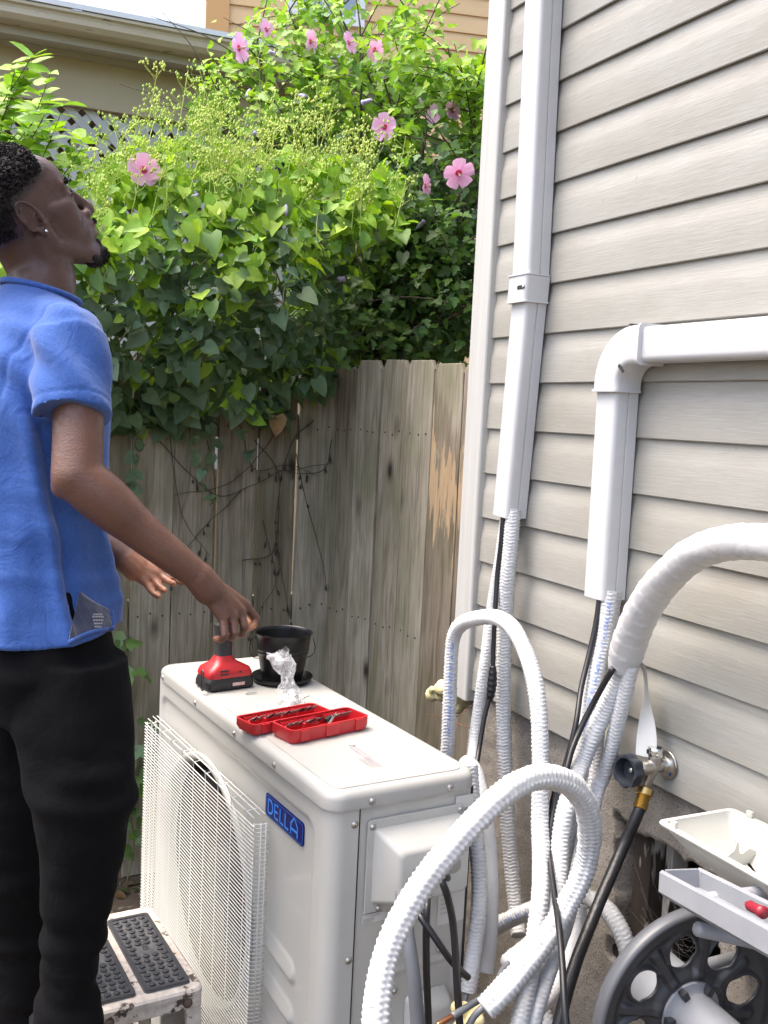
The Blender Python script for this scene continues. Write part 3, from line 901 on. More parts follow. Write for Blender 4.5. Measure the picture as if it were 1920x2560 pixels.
# wire guard: level wires bent back at the ends, and upright wires bent back at the top
GY0, GY1, GZ0, GZ1, GX = 0.252, 0.905, 0.312, 0.842, -0.030
def wire(pts, r):
    s = MB(); s.tube(spline(pts, 0.006), r, 6); return s.mesh('w', True)
hw = wire([V((0.003, GY0 - 0.005, 0)), V((-0.012, GY0 - 0.004, 0)), V((GX + 0.004, GY0 + 0.001, 0)), V((GX, GY0 + 0.012, 0)), V((GX, (GY0 + GY1) / 2, 0)), V((GX, GY1 - 0.012, 0)), V((GX + 0.004, GY1 - 0.001, 0)), V((-0.012, GY1 + 0.004, 0)), V((0.003, GY1 + 0.005, 0))], 0.00125)
nw = int((GZ1 - GZ0) / 0.0079)
for i in range(nw + 1):
    link_mesh('grille_wire', hw, M['wire'], ac, Matrix.Translation((0, 0, GZ1 - 0.010 - i * 0.0079)))
vw = wire([V((0.003, 0, GZ1 + 0.006)), V((-0.012, 0, GZ1 + 0.005)), V((GX + 0.001, 0, GZ1 + 0.001)), V((GX + 0.0024, 0, GZ1 - 0.012)), V((GX + 0.0024, 0, 0.6)), V((GX + 0.0024, 0, GZ0))], 0.0010)
for i in range(9):
    link_mesh('grille_wire', vw, M['wire'], ac, Matrix.Translation((0, GY0 + 0.035 + i * 0.0725, 0)))
for yy, xx in ((GY0 - 0.0075, -0.004), (GY0 - 0.0068, -0.014), (GY0 - 0.0025, -0.026), (GY1 + 0.0075, -0.004), (GY1 + 0.0068, -0.014), (GY1 + 0.0025, -0.026)):
    s = MB(); s.tube([V((xx, yy, GZ0)), V((xx, yy, GZ1 - 0.006))], 0.0012, 6); s.build('grille_wire', M['wire'], ac, smooth=True)
for xx, zz_ in ((-0.004, GZ1 + 0.0075), (-0.014, GZ1 + 0.0072), (-0.026, GZ1 + 0.003)):
    s = MB(); s.tube([V((xx, GY0, zz_)), V((xx, GY1, zz_))], 0.0013, 6); s.build('grille_wire', M['wire'], ac, smooth=True)
# feet and pier blocks
for y in (0.13, 0.77):
    q = MB(); q.bx(-0.02, DEP + 0.02, y - 0.03, y + 0.03, 0.262, ZB - 0.0125); q.build('foot', M['enamel'], ac, bevel=0.003)
M['concrete'] = mat('concrete_block', (0.25, 0.24, 0.22), 0.9, (0.34, 0.33, 0.30), 8, bmp=0.6, bs=60)
for y in (0.13, 0.77):
    blk = thing('concrete_pier', 'grey concrete pier block under the %s end of the condenser unit' % ('service cover' if y < .5 else 'fan guard'), 'block', MA @ Matrix.Translation((DEP / 2, y, 0)), 'pier blocks under the unit')
    q = MB(); q.bx(-0.2, 0.2, -0.1, 0.1, 0, 0.131); q.build('block', M['concrete'], blk, bevel=0.005)
    q = MB(); q.bx(-0.2, 0.2, -0.1, 0.1, 0.132, 0.2615); q.build('block', M['concrete'], blk, bevel=0.005)

# ---------------------------------------------------------------- refrigerant lines, cables, hoses (control points: photograph x, y, how far they stand off the wall)
M['hose'] = mat('white_insulation_sleeve', (0.57, 0.575, 0.58), 0.55, (0.52, 0.53, 0.54), 10, 0.4, 0.8, bmp=0.25, bs=160, spec=0.35)
M['foam_end'] = mat('white_foam_core', (0.78, 0.78, 0.76), 0.8)
M['cable'] = mat('black_cable_jacket', (0.010, 0.010, 0.012), 0.38, bmp=0.05, bs=60)
M['greypipe'] = mat('grey_pvc_pipe', (0.115, 0.125, 0.14), 0.4, (0.15, 0.16, 0.175), 12)
M['blueprint'] = mat('blue_ink', (0.10, 0.22, 0.62), 0.6)
M['copper'] = mat('copper_tip', (0.55, 0.25, 0.13), 0.35, metal=1.0)
M['tapewrap'] = mat('white_vinyl_tape', (0.56, 0.56, 0.555), 0.30, (0.50, 0.505, 0.52), 14, bmp=0.3, bs=45, spec=0.5)
A6 = lambda x, y: (1100 + x / 2.0232, 1200 + y / 2.0232)
A8 = lambda x, y: (1100 + x / 2.0232, 1800 + y / 2.0232)
A3 = lambda x, y: (850 + x / 2.552, 1900 + y / 2.552)
def hp(spec):
    out = []
    for f, x, y, o in spec:
        p = f(x, y) if f else (x, y)
        out.append(px(p[0], p[1], -o) if o < 0 else pw(p[0], p[1], o))    # negative: distance from the camera
    return out
HOSES = {}
def ribbed(name, label, spec, r, rib=0.0072, quilt=True, amp=0.17, cat='hose', group='white insulated refrigerant lines', nth=22, m=None, seed=0):
    pts = spline(hp(spec), rib / 4)
    fr = frames(pts)
    base = pts[0].copy()
    q = MB(); rings = []
    for i, p in enumerate(pts):
        t_, a, b_ = fr[i]
        s = i * rib / 4
        ring = []
        wob = 1 + 0.045 * noise.noise(V((s * 14, seed * 3.1, 0)))
        for k in range(nth):
            th = 2 * math.pi * k / nth
            ph = 2 * math.pi * s / rib
            if quilt: ph += math.pi * (int(th / (2 * math.pi) * 10) % 2) * 0.7
            e = amp * (0.5 + 0.5 * math.cos(ph)) * (0.75 + 0.5 * noise.noise(V((s * 90, th * 2, seed))))
            if quilt and k % 11 == 0: e = -0.035
            ring.append(p + (a * math.cos(th) + b_ * math.sin(th)) * r * (wob * (1 - amp * 0.4 + e)))
        rings.append(ring)
    q.loft(rings)
    root = thing(name, label, cat, base, group)
    o = q.build('sleeve', m or M['hose'], root, smooth=True, world=True)
    HOSES[label] = (pts, fr, r, root)
    return root
def plain(name, label, spec, r, m, cat, group=None, part='jacket', ds=0.008, n=12, rf=None):
    pts = spline(hp(spec), ds)
    root = thing(name, label, cat, pts[0].copy(), group)
    q = MB(); q.tube(pts, rf if rf else r, n); q.build(part, m, root, smooth=True, world=True)
    HOSES[label] = (pts, frames(pts), r, root)
    return root
def hose_print(label, txt, s0, size, flip=1, side=0.0):
    pts, fr, r, root = HOSES[label]
    ds = (pts[1] - pts[0]).length
    vs, fs = text_mesh(txt, size, 1.15)
    out = []
    for v in vs:
        s = (s0 + v.x * flip) / ds
        i = max(0, min(len(pts) - 2, int(s))); f = s - i
        p = pts[i].lerp(pts[i + 1], f); t_, a, b_ = fr[i]
        cdir = (CAM - p); cdir = (cdir - t_ * cdir.dot(t_)).normalized(); sd = cdir.cross(t_)
        th = (v.y * flip - size * 0.35) / r + side
        out.append(p + (cdir * math.cos(th) + sd * math.sin(th)) * r * 1.075)
    q = MB(); q.add(out, fs); q.build('blue_print', M['blueprint'], root, world=True)

# hanging from the straight duct
ribbed('insulated_line', 'fat white ribbed line dropping out of the straight duct beside a taped black cable', [(A6, 372, 150, .045), (A6, 360, 300, .05), (A6, 342, 500, .055), (A6, 328, 750, .05), (A6, 322, 1000, .05), (A6, 322, 1250, .05), (A8, 332, 300, .05), (A8, 345, 550, .05), (A8, 365, 780, .05), (A8, 385, 960, .055), (A8, 400, 1090, .07)], 0.0165, seed=1)
ribbed('insulated_line', 'thin white ribbed line slanting from the straight duct down behind the condenser unit', [(A6, 335, 170, .035), (A6, 300, 420, .04), (A6, 262, 650, .05), (A6, 232, 880, .07), (A6, 200, 1120, .09), (A6, 175, 1300, .11), (A6, 165, 1420, .13), (A6, 160, 1560, .15)], 0.0125, seed=2)
plain('black_cable', 'black cable with a taped splice hanging from the straight duct', [(A6, 322, 160, .06), (A6, 308, 320, .065), (A6, 290, 480, .07), (A6, 278, 680, .08), (A6, 270, 850, .085), (A6, 266, 980, .09), (A6, 255, 1080, .095), (A6, 225, 1200, .11), (A6, 200, 1350, .13), (A6, 185, 1450, .15), (A6, 178, 1580, .16)], 0.0052, M['cable'], 'cable')
pts_, fr_, r_, root_ = HOSES['black cable with a taped splice hanging from the straight duct']
q = MB(); sp = spline(hp([(A6, 268, 940, .089), (A6, 266, 990, .09), (A6, 262, 1040, .092), (A6, 255, 1090, .095), (A6, 248, 1120, .097)]), 0.003)
q.tube(sp, lambda f: 0.0055 + 0.0048 * math.sin(math.pi * f) ** 0.6 + 0.0008 * math.sin(f * 40), 12); q.build('taped_splice', M['cable'], root_, smooth=True, world=True)
# arch standing up between duct and unit
ribbed('insulated_line', 'white line bent into a tall narrow arch in front of the corner trim', [(A6, 20, 1560, .16), (A6, 38, 1370, .16), (A6, 48, 1150, .16), (A6, 55, 950, .16), (A6, 68, 800, .16), (A6, 110, 728, .16), (A6, 190, 698, .165), (A6, 285, 696, .17), (A6, 365, 745, .18), (A6, 425, 850, .19), (A6, 475, 1000, .2), (A6, 500, 1180, .21), (A6, 508, 1400, .22), (A8, 508, 300, .23), (A8, 506, 500, .24), (A8, 512, 700, .26), (A8, 508, 880, .29), (A8, 488, 1050, .31), (A8, 460, 1250, .33), (A8, 430, 1400, .35), (A8, 400, 1560, .37), (A8, 385, 1700, .38)], 0.0152, seed=3)
hose_print('white line bent into a tall narrow arch in front of the corner trim', 'EWT R410A 1/4*3/8 70PSI MT 36 2024', 0.13, 0.011)
# from the elbow duct
ribbed('insulated_line', 'white ribbed line with blue print dropping from the elbow duct', [(A6, 862, 560, .045), (A6, 848, 680, .05), (A6, 825, 820, .06), (A6, 790, 980, .08), (A6, 758, 1130, .10), (A6, 735, 1280, .12), (A6, 705, 1450, .14), (A8, 680, 350, .155), (A8, 650, 520, .16), (A8, 620, 700, .16), (A8, 590, 880, .17), (A8, 545, 1020, .2), (A8, 470, 1130, .24), (A8, 400, 1190, .28), (A8, 345, 1235, .31)], 0.0165, seed=4)
hose_print('white ribbed line with blue print dropping from the elbow duct', 'EWT RND R4.25*1/4 70PSI MT 36 2024 08 06 06 45A', 0.02, 0.011)
ribbed('insulated_line', 'white ribbed line tucked behind the printed one below the elbow duct', [(A6, 885, 560, .035), (A6, 870, 700, .035), (A6, 850, 900, .04), (A6, 825, 1100, .05), (A6, 800, 1280, .055), (A6, 790, 1450, .06), (A6, 770, 1600, .07), (A8, 720, 520, .09), (A8, 690, 640, .1), (A8, 640, 760, .12), (A8, 590, 900, .15), (A8, 540, 1080, .2)], 0.0125, seed=5)
plain('black_cable', 'black cable running from the elbow duct down through the loops', [(A6, 810, 570, .06), (A6, 790, 720, .07), (A6, 755, 880, .09), (A6, 715, 1050, .12), (A6, 690, 1220, .15), (A6, 655, 1370, .17), (A6, 615, 1500, .19), (A8, 590, 330, .2), (A8, 562, 450, .21), (A8, 545, 560, .23), (A8, 555, 700, .25), (A8, 578, 880, .29), (A8, 602, 1050, .33), (A8, 618, 1230, .36), (A8, 628, 1400, .38), (A8, 640, 1560, .39), (A8, 650, 1700, .39)], 0.0052, M['cable'], 'cable')
# bundle wrapped in tape arching out of frame
wb = hp([(A6, 925, 950, .085), (A6, 945, 870, .09), (A6, 985, 750, .10), (A6, 1050, 620, .11), (A6, 1140, 500, .12), (A6, 1270, 385, .13), (A6, 1400, 330, .14), (A6, 1540, 312, .15), (A6, 1680, 318, .16), (A6, 1900, 350, .17), (A6, 2250, 430, .18)])
pts_ = spline(wb, 0.0028); fr_ = frames(pts_)
root_ = thing('wrapped_bundle', 'fat pipe bundle wrapped in shiny white tape arching away from the elbow duct', 'pipe', pts_[0].copy())
q = MB(); rings = []
for i, p in enumerate(pts_):
    t_, a, b_ = fr_[i]; s = i * 0.0028
    rr = 0.0285 if s > 0.03 else 0.0285 - 0.004 * (1 - s / 0.03)
    ring = []
    for k in range(30):
        th = 2 * math.pi * k / 30
        lap = ((s / 0.030 + th / (2 * math.pi)) % 1.0)
        e = 0.0013 * lap + 0.0007 * noise.noise(V((s * 120, th * 3, 1))) + 0.0016 * noise.noise(V((s * 20, math.cos(th) * 2, math.sin(th) * 2)))
        ell_ = 1 + 0.10 * math.cos(2 * th)
        ring.append(p + (a * math.cos(th) + b_ * math.sin(th)) * (rr * ell_ + e))
    rings.append(ring)
q.loft(rings); q.build('tape_wrap', M['tapewrap'], root_, smooth=True, world=True)
M['tail'] = mat('tape_tail', (0.62, 0.62, 0.60), 0.4, (0.68, 0.68, 0.66), 10)
q = MB(); L_ = []; 
tl = hp([(A6, 985, 905, .075), (A6, 1018, 925, .06), (A6, 1036, 985, .05), (A6, 1043, 1080, .045), (A6, 1047, 1180, .045), (A6, 1045, 1280, .05), (A6, 1040, 1400, .055)])
tp = spline(tl, 0.01); L1 = []; L2 = []
for i, p in enumerate(tp):
    f_ = i / (len(tp) - 1)
    w_ = 0.011 + 0.009 * smooth01(f_ * 3) ; tw = 0.5 * math.sin(f_ * 5)
    d_ = (-WU) * math.cos(tw) + WN * math.sin(tw)
    L1.append(p - d_ * w_ * .9); L2.append(p + d_ * w_)
k = len(tp)
q.add(L1 + L2 + [v + WN * 0.0006 for v in L1 + L2], [(i, i + 1, k + i + 1, k + i) for i in range(k - 1)] + [(2 * k + i, 3 * k + i, 3 * k + i + 1, 2 * k + i + 1) for i in range(k - 1)])
q.build('loose_tail', M['tail'], root_, smooth=True, world=True)
ribbed('insulated_line', 'white ribbed line leaving the taped bundle and curving left into the coil', [(A6, 915, 940, .085), (A6, 880, 1060, .09), (A6, 830, 1170, .10), (A6, 770, 1300, .12), (A6, 720, 1420, .14), (A6, 680, 1530, .17), (A8, 640, 440, .2), (A8, 612, 600, .22), (A8, 600, 780, .24), (A8, 575, 950, .27), (A8, 520, 1110, .3), (A8, 440, 1240, .34), (A8, 340, 1330, .38), (A8, 240, 1440, .42)], 0.0165, seed=6)
ribbed('insulated_line', 'white ribbed line leaving the taped bundle straight down to the foundation', [(A6, 965, 940, .085), (A6, 935, 1080, .085), (A6, 900, 1220, .085), (A6, 865, 1370, .085), (A6, 825, 1500, .09), (A8, 800, 340, .10), (A8, 770, 450, .12), (A8, 730, 600, .14), (A8, 690, 800, .16), (A8, 650, 980, .2), (A8, 600, 1130, .25), (A8, 540, 1300, .3), (A8, 480, 1500, .34), (A8, 440, 1700, .36)], 0.0135, seed=7)
plain('black_cable', 'black cable leaving the taped bundle and joining the other cable', [(A6, 878, 950, .115), (A6, 830, 1030, .12), (A6, 770, 1140, .13), (A6, 710, 1260, .15), (A6, 665, 1370, .175), (A6, 635, 1480, .195), (A8, 600, 330, .205), (A8, 580, 440, .215), (A8, 562, 560, .23), (A8, 570, 720, .24), (A8, 590, 900, .25), (A8, 600, 1060, .26)], 0.0055, M['cable'], 'cable')
# the big loop in front of the unit's end
ribbed('insulated_line', 'fattest white ribbed line arching in a big loop before the condenser unit end', [(A3, 225, 1850, -1.30), (A3, 228, 1690, -1.31), (A3, 250, 1450, -1.33), (A3, 300, 1230, -1.35), (A3, 400, 1000, -1.37), (A3, 540, 770, -1.39), (A3, 700, 570, -1.41), (A3, 880, 370, -1.43), (A3, 1040, 220, -1.45), (A3, 1200, 125, -1.48), (A3, 1350, 110, -1.51), (A3, 1480, 165, -1.54), (A3, 1565, 280, -1.57), (A3, 1595, 440, -1.60), (A3, 1580, 610, -1.62), (A3, 1530, 770, -1.62), (A3, 1450, 920, -1.61), (A3, 1370, 1060, -1.59), (A3, 1270, 1200, -1.57), (A3, 1150, 1350, -1.55), (A3, 1040, 1480, -1.53), (A3, 925, 1590, -1.52)], 0.0182, rib=0.0085, amp=0.20, nth=28, seed=8)
hose_print('fattest white ribbed line arching in a big loop before the condenser unit end', 'EWT R410A 70PSI MT 36', 1.12, 0.011)
# behind the back edge of the unit
ribbed('insulated_line', 'smooth netted white line bulging past the back edge of the condenser unit', [(A3, 800, 20, .22), (A3, 850, 60, .22), (A3, 890, 180, .22), (A3, 930, 380, .22), (A3, 952, 600, .22), (A3, 958, 850, .23), (A3, 955, 1080, .24), (A3, 940, 1250, .25), (A3, 925, 1360, .26)], 0.0165, rib=0.0055, amp=0.03, seed=9)
ribbed('insulated_line', 'white ribbed line with a cut end hanging tight against the unit back corner', [(A3, 830, 30, .28), (A3, 845, 250, .28), (A3, 868, 500, .28), (A3, 888, 750, .28), (A3, 885, 950, .29), (A3, 865, 1150, .30), (A3, 838, 1350, .32), (A3, 818, 1480, .33)], 0.0148, seed=10)
ribbed('insulated_line', 'white line crossing level behind the loops and curling towards the hose reel', [(A8, 255, 1062, .14), (A8, 330, 1020, .12), (A8, 430, 975, .10), (A8, 560, 930, .08), (A8, 680, 905, .07), (A8, 760, 908, .07), (A8, 840, 955, .075), (A8, 900, 1040, .08), (A8, 940, 1130, .08), (A8, 965, 1230, .08), (A8, 985, 1340, .07)], 0.0165, seed=11)
hose_print('white line crossing level behind the loops and curling towards the hose reel', 'EWT 70PSI MT 36', 0.02, 0.011)
ribbed('insulated_line', 'finely ribbed white line curving down between the loops and the garden hose', [(A8, 700, 930, .14), (A8, 690, 1050, .15), (A8, 665, 1170, .17), (A8, 620, 1290, .2), (A8, 560, 1380, .23), (A8, 500, 1440, .26), (A8, 440, 1500, .28)], 0.0165, rib=0.0045, amp=0.06, seed=12)
ribbed('insulated_line', 'short stub of ribbed white line at the foot of the coil', [(A8, 480, 1400, .2), (A8, 510, 1470, .2), (A8, 545, 1560, .2), (A8, 570, 1680, .2)], 0.0165, seed=13)
def cut_end(x, y, off_spec, dirpx, r):
    pass
# grey pipes poking from the cut ends
for lab, sp_, r_ in (('grey pipe with a copper tip poking out of the upper cut line', [(A8, 352, 1228, .305), (A8, 320, 1262, .33), (A8, 285, 1330, .36), (A8, 225, 1395, .40), (A8, 150, 1445, .44), (A8, 60, 1500, .48)], 0.0055),
                     ('grey pipe poking out of the lower cut line', [(A8, 243, 1437, .415), (A8, 205, 1465, .43), (A8, 165, 1510, .44), (A8, 130, 1580, .45)], 0.0055),
                     ('thin grey pipe poking from the cut line at the unit back corner', [(A3, 820, 1470, .33), (A3, 800, 1520, .34), (A3, 790, 1590, .35), (A3, 780, 1660, .36)], 0.0045)):
    plain('grey_pipe', lab, sp_, r_, M['greypipe'], 'pipe', part='pipe')
pr_ = HOSES['grey pipe with a copper tip poking out of the upper cut line']
q = MB(); q.cap2(pr_[0][-1], pr_[0][-1] + (pr_[0][-1] - pr_[0][-3]).normalized() * 0.03, 0.0048, 0.0046, 10); q.build('copper_tip', M['copper'], pr_[3], smooth=True, world=True)
# conduit and leads at the unit end
plain('grey_conduit', 'thick grey electrical conduit dropping from the service cover', [(A3, 395, 850, -1.63), (A3, 410, 980, -1.60), (A3, 440, 1180, -1.58), (A3, 470, 1400, -1.57), (A3, 490, 1600, -1.57), (A3, 505, 1850, -1.57)], 0.0115, M['greypipe'], 'conduit', n=16)
plain('black_lead', 'black lead with a bend dropping from the terminal box', [(A3, 690, 750, -1.57), (A3, 650, 765, -1.56), (A3, 680, 850, -1.56), (A3, 715, 1000, -1.57), (A3, 735, 1200, -1.57), (A3, 745, 1400, -1.57), (A3, 758, 1600, -1.57), (A3, 775, 1850, -1.57)], 0.0060, M['cable'], 'cable')
plain('black_lead', 'straight black lead dropping beside the grey conduit', [(A3, 560, 860, -1.63), (A3, 555, 950, -1.60), (A3, 550, 1100, -1.60), (A3, 552, 1350, -1.60), (A3, 562, 1600, -1.60), (A3, 570, 1850, -1.60)], 0.0060, M['cable'], 'cable')
plain('black_lead', 'black lead slanting across the unit end to the cut line', [(A3, 490, 960, -1.62), (A3, 520, 1010, -1.60), (A3, 610, 1140, -1.59), (A3, 700, 1270, -1.59), (A3, 770, 1345, -1.60), (A3, 820, 1390, -1.61)], 0.0058, M['cable'], 'cable')
# lumps of spray foam
def foam(label, c, rx, ry, rz, n, seed):
    rr = random.Random(seed); q = MB()
    for i in range(n):
        p = c + V((rr.uniform(-1, 1) * rx, rr.uniform(-1, 1) * ry, rr.uniform(-1, 1) * rz)); q.ball(p, rr.uniform(0.35, 0.75) * min(rx, rz), 12, 8)
    me = fuse(q, 0.0035, 3, 'foam')
    root = thing('spray_foam', label, 'foam', c)
    me.transform(Matrix.Translation(-c)); link_mesh('foam', me, M['sprayfoam'], root)
M['sprayfoam'] = mat('yellow_spray_foam', (0.62, 0.53, 0.25), 0.7, (0.70, 0.63, 0.36), 30, bmp=0.5, bs=120, speck=(60, 0.62, (0.74, 0.72, 0.60)))
foam('lumpy yellow spray foam at the foot of the corner trim', pw(1130, 1735, 0.0), 0.052, 0.03, 0.026, 46, 3)
foam('pale spray foam lump at the base of the coil', px(*A3(815, 1640), 1.66), 0.02, 0.02, 0.02, 10, 4)
# rusty wires and a twig by the foam
M['rust'] = mat('rusty_wire', (0.16, 0.06, 0.03), 0.8)
plain('rusty_wire', 'thin rusty wire poking out behind the arch by the spray foam', [(None, 1072, 1785, .02), (None, 1120, 1800, .03), (None, 1160, 1815, .03), (None, 1182, 1822, .02)], 0.0011, M['rust'], 'wire', part='wire', n=6)
plain('rusty_wire', 'short rusty wire crossing the other beside the foundation corner', [(None, 1130, 1805, .02), (None, 1150, 1785, .03), (None, 1180, 1765, .02)], 0.0009, M['rust'], 'wire', part='wire', n=6)

# ---------------------------------------------------------------- hose bib and garden hose
M['nickel'] = mat('brushed_nickel', (0.52, 0.49, 0.44), 0.33, metal=1.0, rv=0.1)
M['chrome'] = mat('chrome_cap', (0.72, 0.71, 0.69), 0.12, metal=1.0)
M['brass'] = mat('brass', (0.60, 0.42, 0.16), 0.32, metal=1.0)
M['wheel'] = mat('dark_blue_grey_plastic', (0.018, 0.022, 0.03), 0.42)
M['rubber'] = mat('black_rubber_hose', (0.011, 0.011, 0.013), 0.42, bmp=0.25, bs=140)
SPC = pw(*(1480 + 905 / 4.807, 1600 + 1495 / 4.807), 0.016)
sb = thing('hose_bib', 'brushed nickel hose bib with a dark plastic wheel handle and round wall flange', 'tap', rotz_m(-WU, SPC))
# local frame: x to the right along the wall, y into the wall, z up
q = MB(); q.lathe([(0.0001, 0.0), (0.0245, 0.0), (0.0255, -0.0015), (0.0245, -0.003), (0.016, -0.005), (0.013, -0.009), (0.0115, -0.016)], (0, 0, 0), (0, 1, 0), 36); fl_ = q.build('flange', M['nickel'], sb, smooth=True, auto=40)
q = MB(); q.lathe([(0.0035, 0), (0.0035, 0.0008)], (0.013, -0.004, -0.012), (0, -1, 0), 12); q.build('flange_screw', mat('blue_paint', (0.01, 0.05, 0.20), 0.5), fl_)
q = MB(); q.cap2((0, -0.01, 0), (0, -0.055, -0.001), 0.0105, 0.0115); q.cap2((0, -0.03, 0), (0, -0.03, 0.017), 0.0115, 0.012); q.cap2((0, -0.034, -0.004), (-0.004, -0.042, -0.036), 0.0105, 0.0085)
me = fuse(q, 0.0014, 2, 'b'); link_mesh('body', me, M['nickel'], sb)
q = MB(); q.lathe([(0.0128, 0), (0.0128, 0.013), (0.0118, 0.0148), (0.0001, 0.0156)], (0, -0.03, 0.020), (0, 0, 1), 28); cp_ = q.build('vacuum_breaker_cap', M['chrome'], sb, auto=35)
q = MB(); q.loft([[V((x, -0.0431, 0.0265 + z)) for x, z in rrect(-0.0075, -0.0025, -0.0038, 0.0038, 0.001)], [V((x, -0.0400, 0.0265 + z)) for x, z in rrect(-0.0075, -0.0025, -0.0038, 0.0038, 0.001)]]); q.build('cap_window', M['dark_slot'], cp_)
# wheel
q = MB(); ax = V((0.10, -0.99, 0.06)).normalized()
a_ = ax.orthogonal().normalized(); b_ = ax.cross(a_)
wc = V((-0.010, -0.066, -0.006))
def lobed(r, z, amt, n=64):
    return [wc + ax * z + (a_ * math.cos(2 * math.pi * k / n) + b_ * math.sin(2 * math.pi * k / n)) * (r * (1 + amt * math.cos(8 * 2 * math.pi * k / n))) for k in range(n)]
q.loft([lobed(0.010, -0.004, 0), lobed(0.020, -0.002, 0.02), lobed(0.0265, 0.002, .055), lobed(0.0285, 0.008, .075), lobed(0.0288, 0.021, .075), lobed(0.0275, 0.024, .07), lobed(0.0225, 0.0235, .0), lobed(0.0205, 0.018, 0), lobed(0.019, 0.006, 0), lobed(0.006, 0.005, 0)])
wh = q.build('wheel_handle', M['wheel'], sb, auto=50)
q = MB(); q.lathe([(0.0042, 0), (0.0042, 0.004), (0.003, 0.005), (0.0001, 0.005)], wc + ax * 0.0052, ax, 14); q.build('handle_screw', M['steel'], wh, auto=40)
hd = V((-0.0042, -0.0425, -0.040)); hdir = V((-0.10, -0.14, -0.985)).normalized()
hw0 = MX[sb] @ hd
gh_ = thing('garden_hose', 'black rubber garden hose with brass coupling hanging from the hose bib', 'hose', hw0)
hpnt = hp([(A8, 1012, 445, .075), (A8, 985, 510, .085), (A8, 935, 620, .10), (A8, 880, 750, .13), (A8, 815, 900, .17), (A8, 755, 1050, .21), (A8, 700, 1190, .25), (A8, 655, 1330, .28), (A8, 615, 1480, .31), (A8, 580, 1640, .33), (A8, 550, 1850, .33)])
hd_w = (hpnt[0] - hw0)
top = hw0
dirw = hd_w.normalized()
q = MB(); prof_ = [(0.0145, 0.0), (0.0155, 0.001), (0.0155, 0.012), (0.0135, 0.0135), (0.0115, 0.014)]
q.lathe(prof_, top, dirw, 30); q.build('brass_nut', M['brass'], gh_, auto=40, world=True)
q = MB(); L0 = hd_w.length
pf = [(0.0118, 0.014)]
for i in range(9): pf += [(0.0126, 0.015 + i * (L0 - 0.012) / 9 + 0.0006), (0.0114, 0.015 + (i + 0.6) * (L0 - 0.012) / 9)]
q.lathe(pf, top, dirw, 30); q.build('brass_ferrule', M['brass'], gh_, auto=40, world=True)
q = MB(); q.tube(spline([top + dirw * 0.03] + hpnt, 0.01), 0.0105, 18); q.build('rubber_tube', M['rubber'], gh_, smooth=True, world=True)

# ---------------------------------------------------------------- plants
def leaf_mat(name, rough=0.5, trans=0.35, tint=(1.25, 1.35, 0.55)):
    m, t, b = nt_new(name)
    at = t.nodes.new('ShaderNodeAttribute'); at.attribute_name = 'Col'
    v = coords(t, (1, 1, 1))
    n = ramp(t, noise_n(t, v, 60, 2), [(0.3, (0.85, 0.85, 0.85)), (0.7, (1.12, 1.12, 1.12))])
    c = mixc(t, 1.0, at.outputs['Color'], n, 'MULTIPLY')
    t.links.new(c, b.inputs['Base Color'])
    b.inputs['Roughness'].default_value = rough
    b.inputs['Specular IOR Level'].default_value = 0.35
    tr = t.nodes.new('ShaderNodeBsdfTranslucent')
    t.links.new(mixc(t, 1.0, c, tint, 'MULTIPLY'), tr.inputs['Color'])
    mx = t.nodes.new('ShaderNodeMixShader'); mx.inputs[0].default_value = trans
    t.links.new(b.outputs[0], mx.inputs[1]); t.links.new(tr.outputs[0], mx.inputs[2])
    t.links.new(mx.outputs[0], t.nodes['Material Output'].inputs['Surface'])
    return m
M['leaf'] = leaf_mat('green_leaf')
M['stem'] = mat('green_stem', (0.12, 0.16, 0.05), 0.6, (0.17, 0.15, 0.07), 30)
M['bark'] = mat('brown_bark', (0.09, 0.07, 0.05), 0.85, (0.16, 0.13, 0.095), 25, bmp=0.5, bs=60)
M['bud'] = leaf_mat('yellow_green_buds', 0.6, 0.3)
M['petal'] = None
HEART = ([(0, 0), (0, .35), (0, .7), (0, 1.0)], [(.28, -.13), (.47, .12), (.41, .46), (.21, .78)])
OVATE = ([(0, 0), (0, .35), (0, .7), (0, 1.0)], [(.17, .06), (.32, .27), (.31, .55), (.15, .83)])
LOBED = ([(0, 0), (0, .3), (0, .62), (0, 1.0)], [(.20, .02), (.46, .42), (.20, .48), (.24, .74)])
def leaf_geo(kind, size, fold, droop, wid=1.0):
    mid, sd = kind
    vs = []
    def zz(x, y): return fold * abs(x) - droop * y * y + 0.03 * math.sin(y * 9 + x * 5)
    for x, y in mid: vs.append(V((0, y, zz(0, y))) * size)
    for x, y in sd: vs.append(V((x * wid, y, zz(x, y))) * size)
    for x, y in sd: vs.append(V((-x * wid, y, zz(x, y))) * size)
    fs = [(0, 4, 5), (0, 5, 6, 1), (1, 6, 7, 2), (2, 7, 3), (0, 9, 8), (0, 1, 10, 9), (1, 2, 11, 10), (2, 3, 11)]
    return vs, fs
def basis(d, n):
    d = d.normalized(); x = d.cross(n)
    if x.length < 1e-4: x = d.orthogonal()
    x.normalize(); n = x.cross(d)
    return Matrix(((x.x, d.x, n.x), (x.y, d.y, n.y), (x.z, d.z, n.z)))
def rnd_leaf(rr, out, droopy=0.55):
    """direction and normal of a leaf facing roughly `out`"""
    n = (out + V((rr.gauss(0, .55), rr.gauss(0, .55), rr.gauss(0, .45)))).normalized()
    d = V((rr.gauss(0, .6), rr.gauss(0, .6), rr.gauss(-droopy, .5)))
    d = d - n * d.dot(n)
    return d.normalized(), n
def jit(rr, c, a=0.18):
    k = rr.uniform(1 - a, 1 + a)
    return (max(0, c[0] * k * rr.uniform(.9, 1.1)), max(0, c[1] * k), max(0, c[2] * k * rr.uniform(.85, 1.15)), 1)
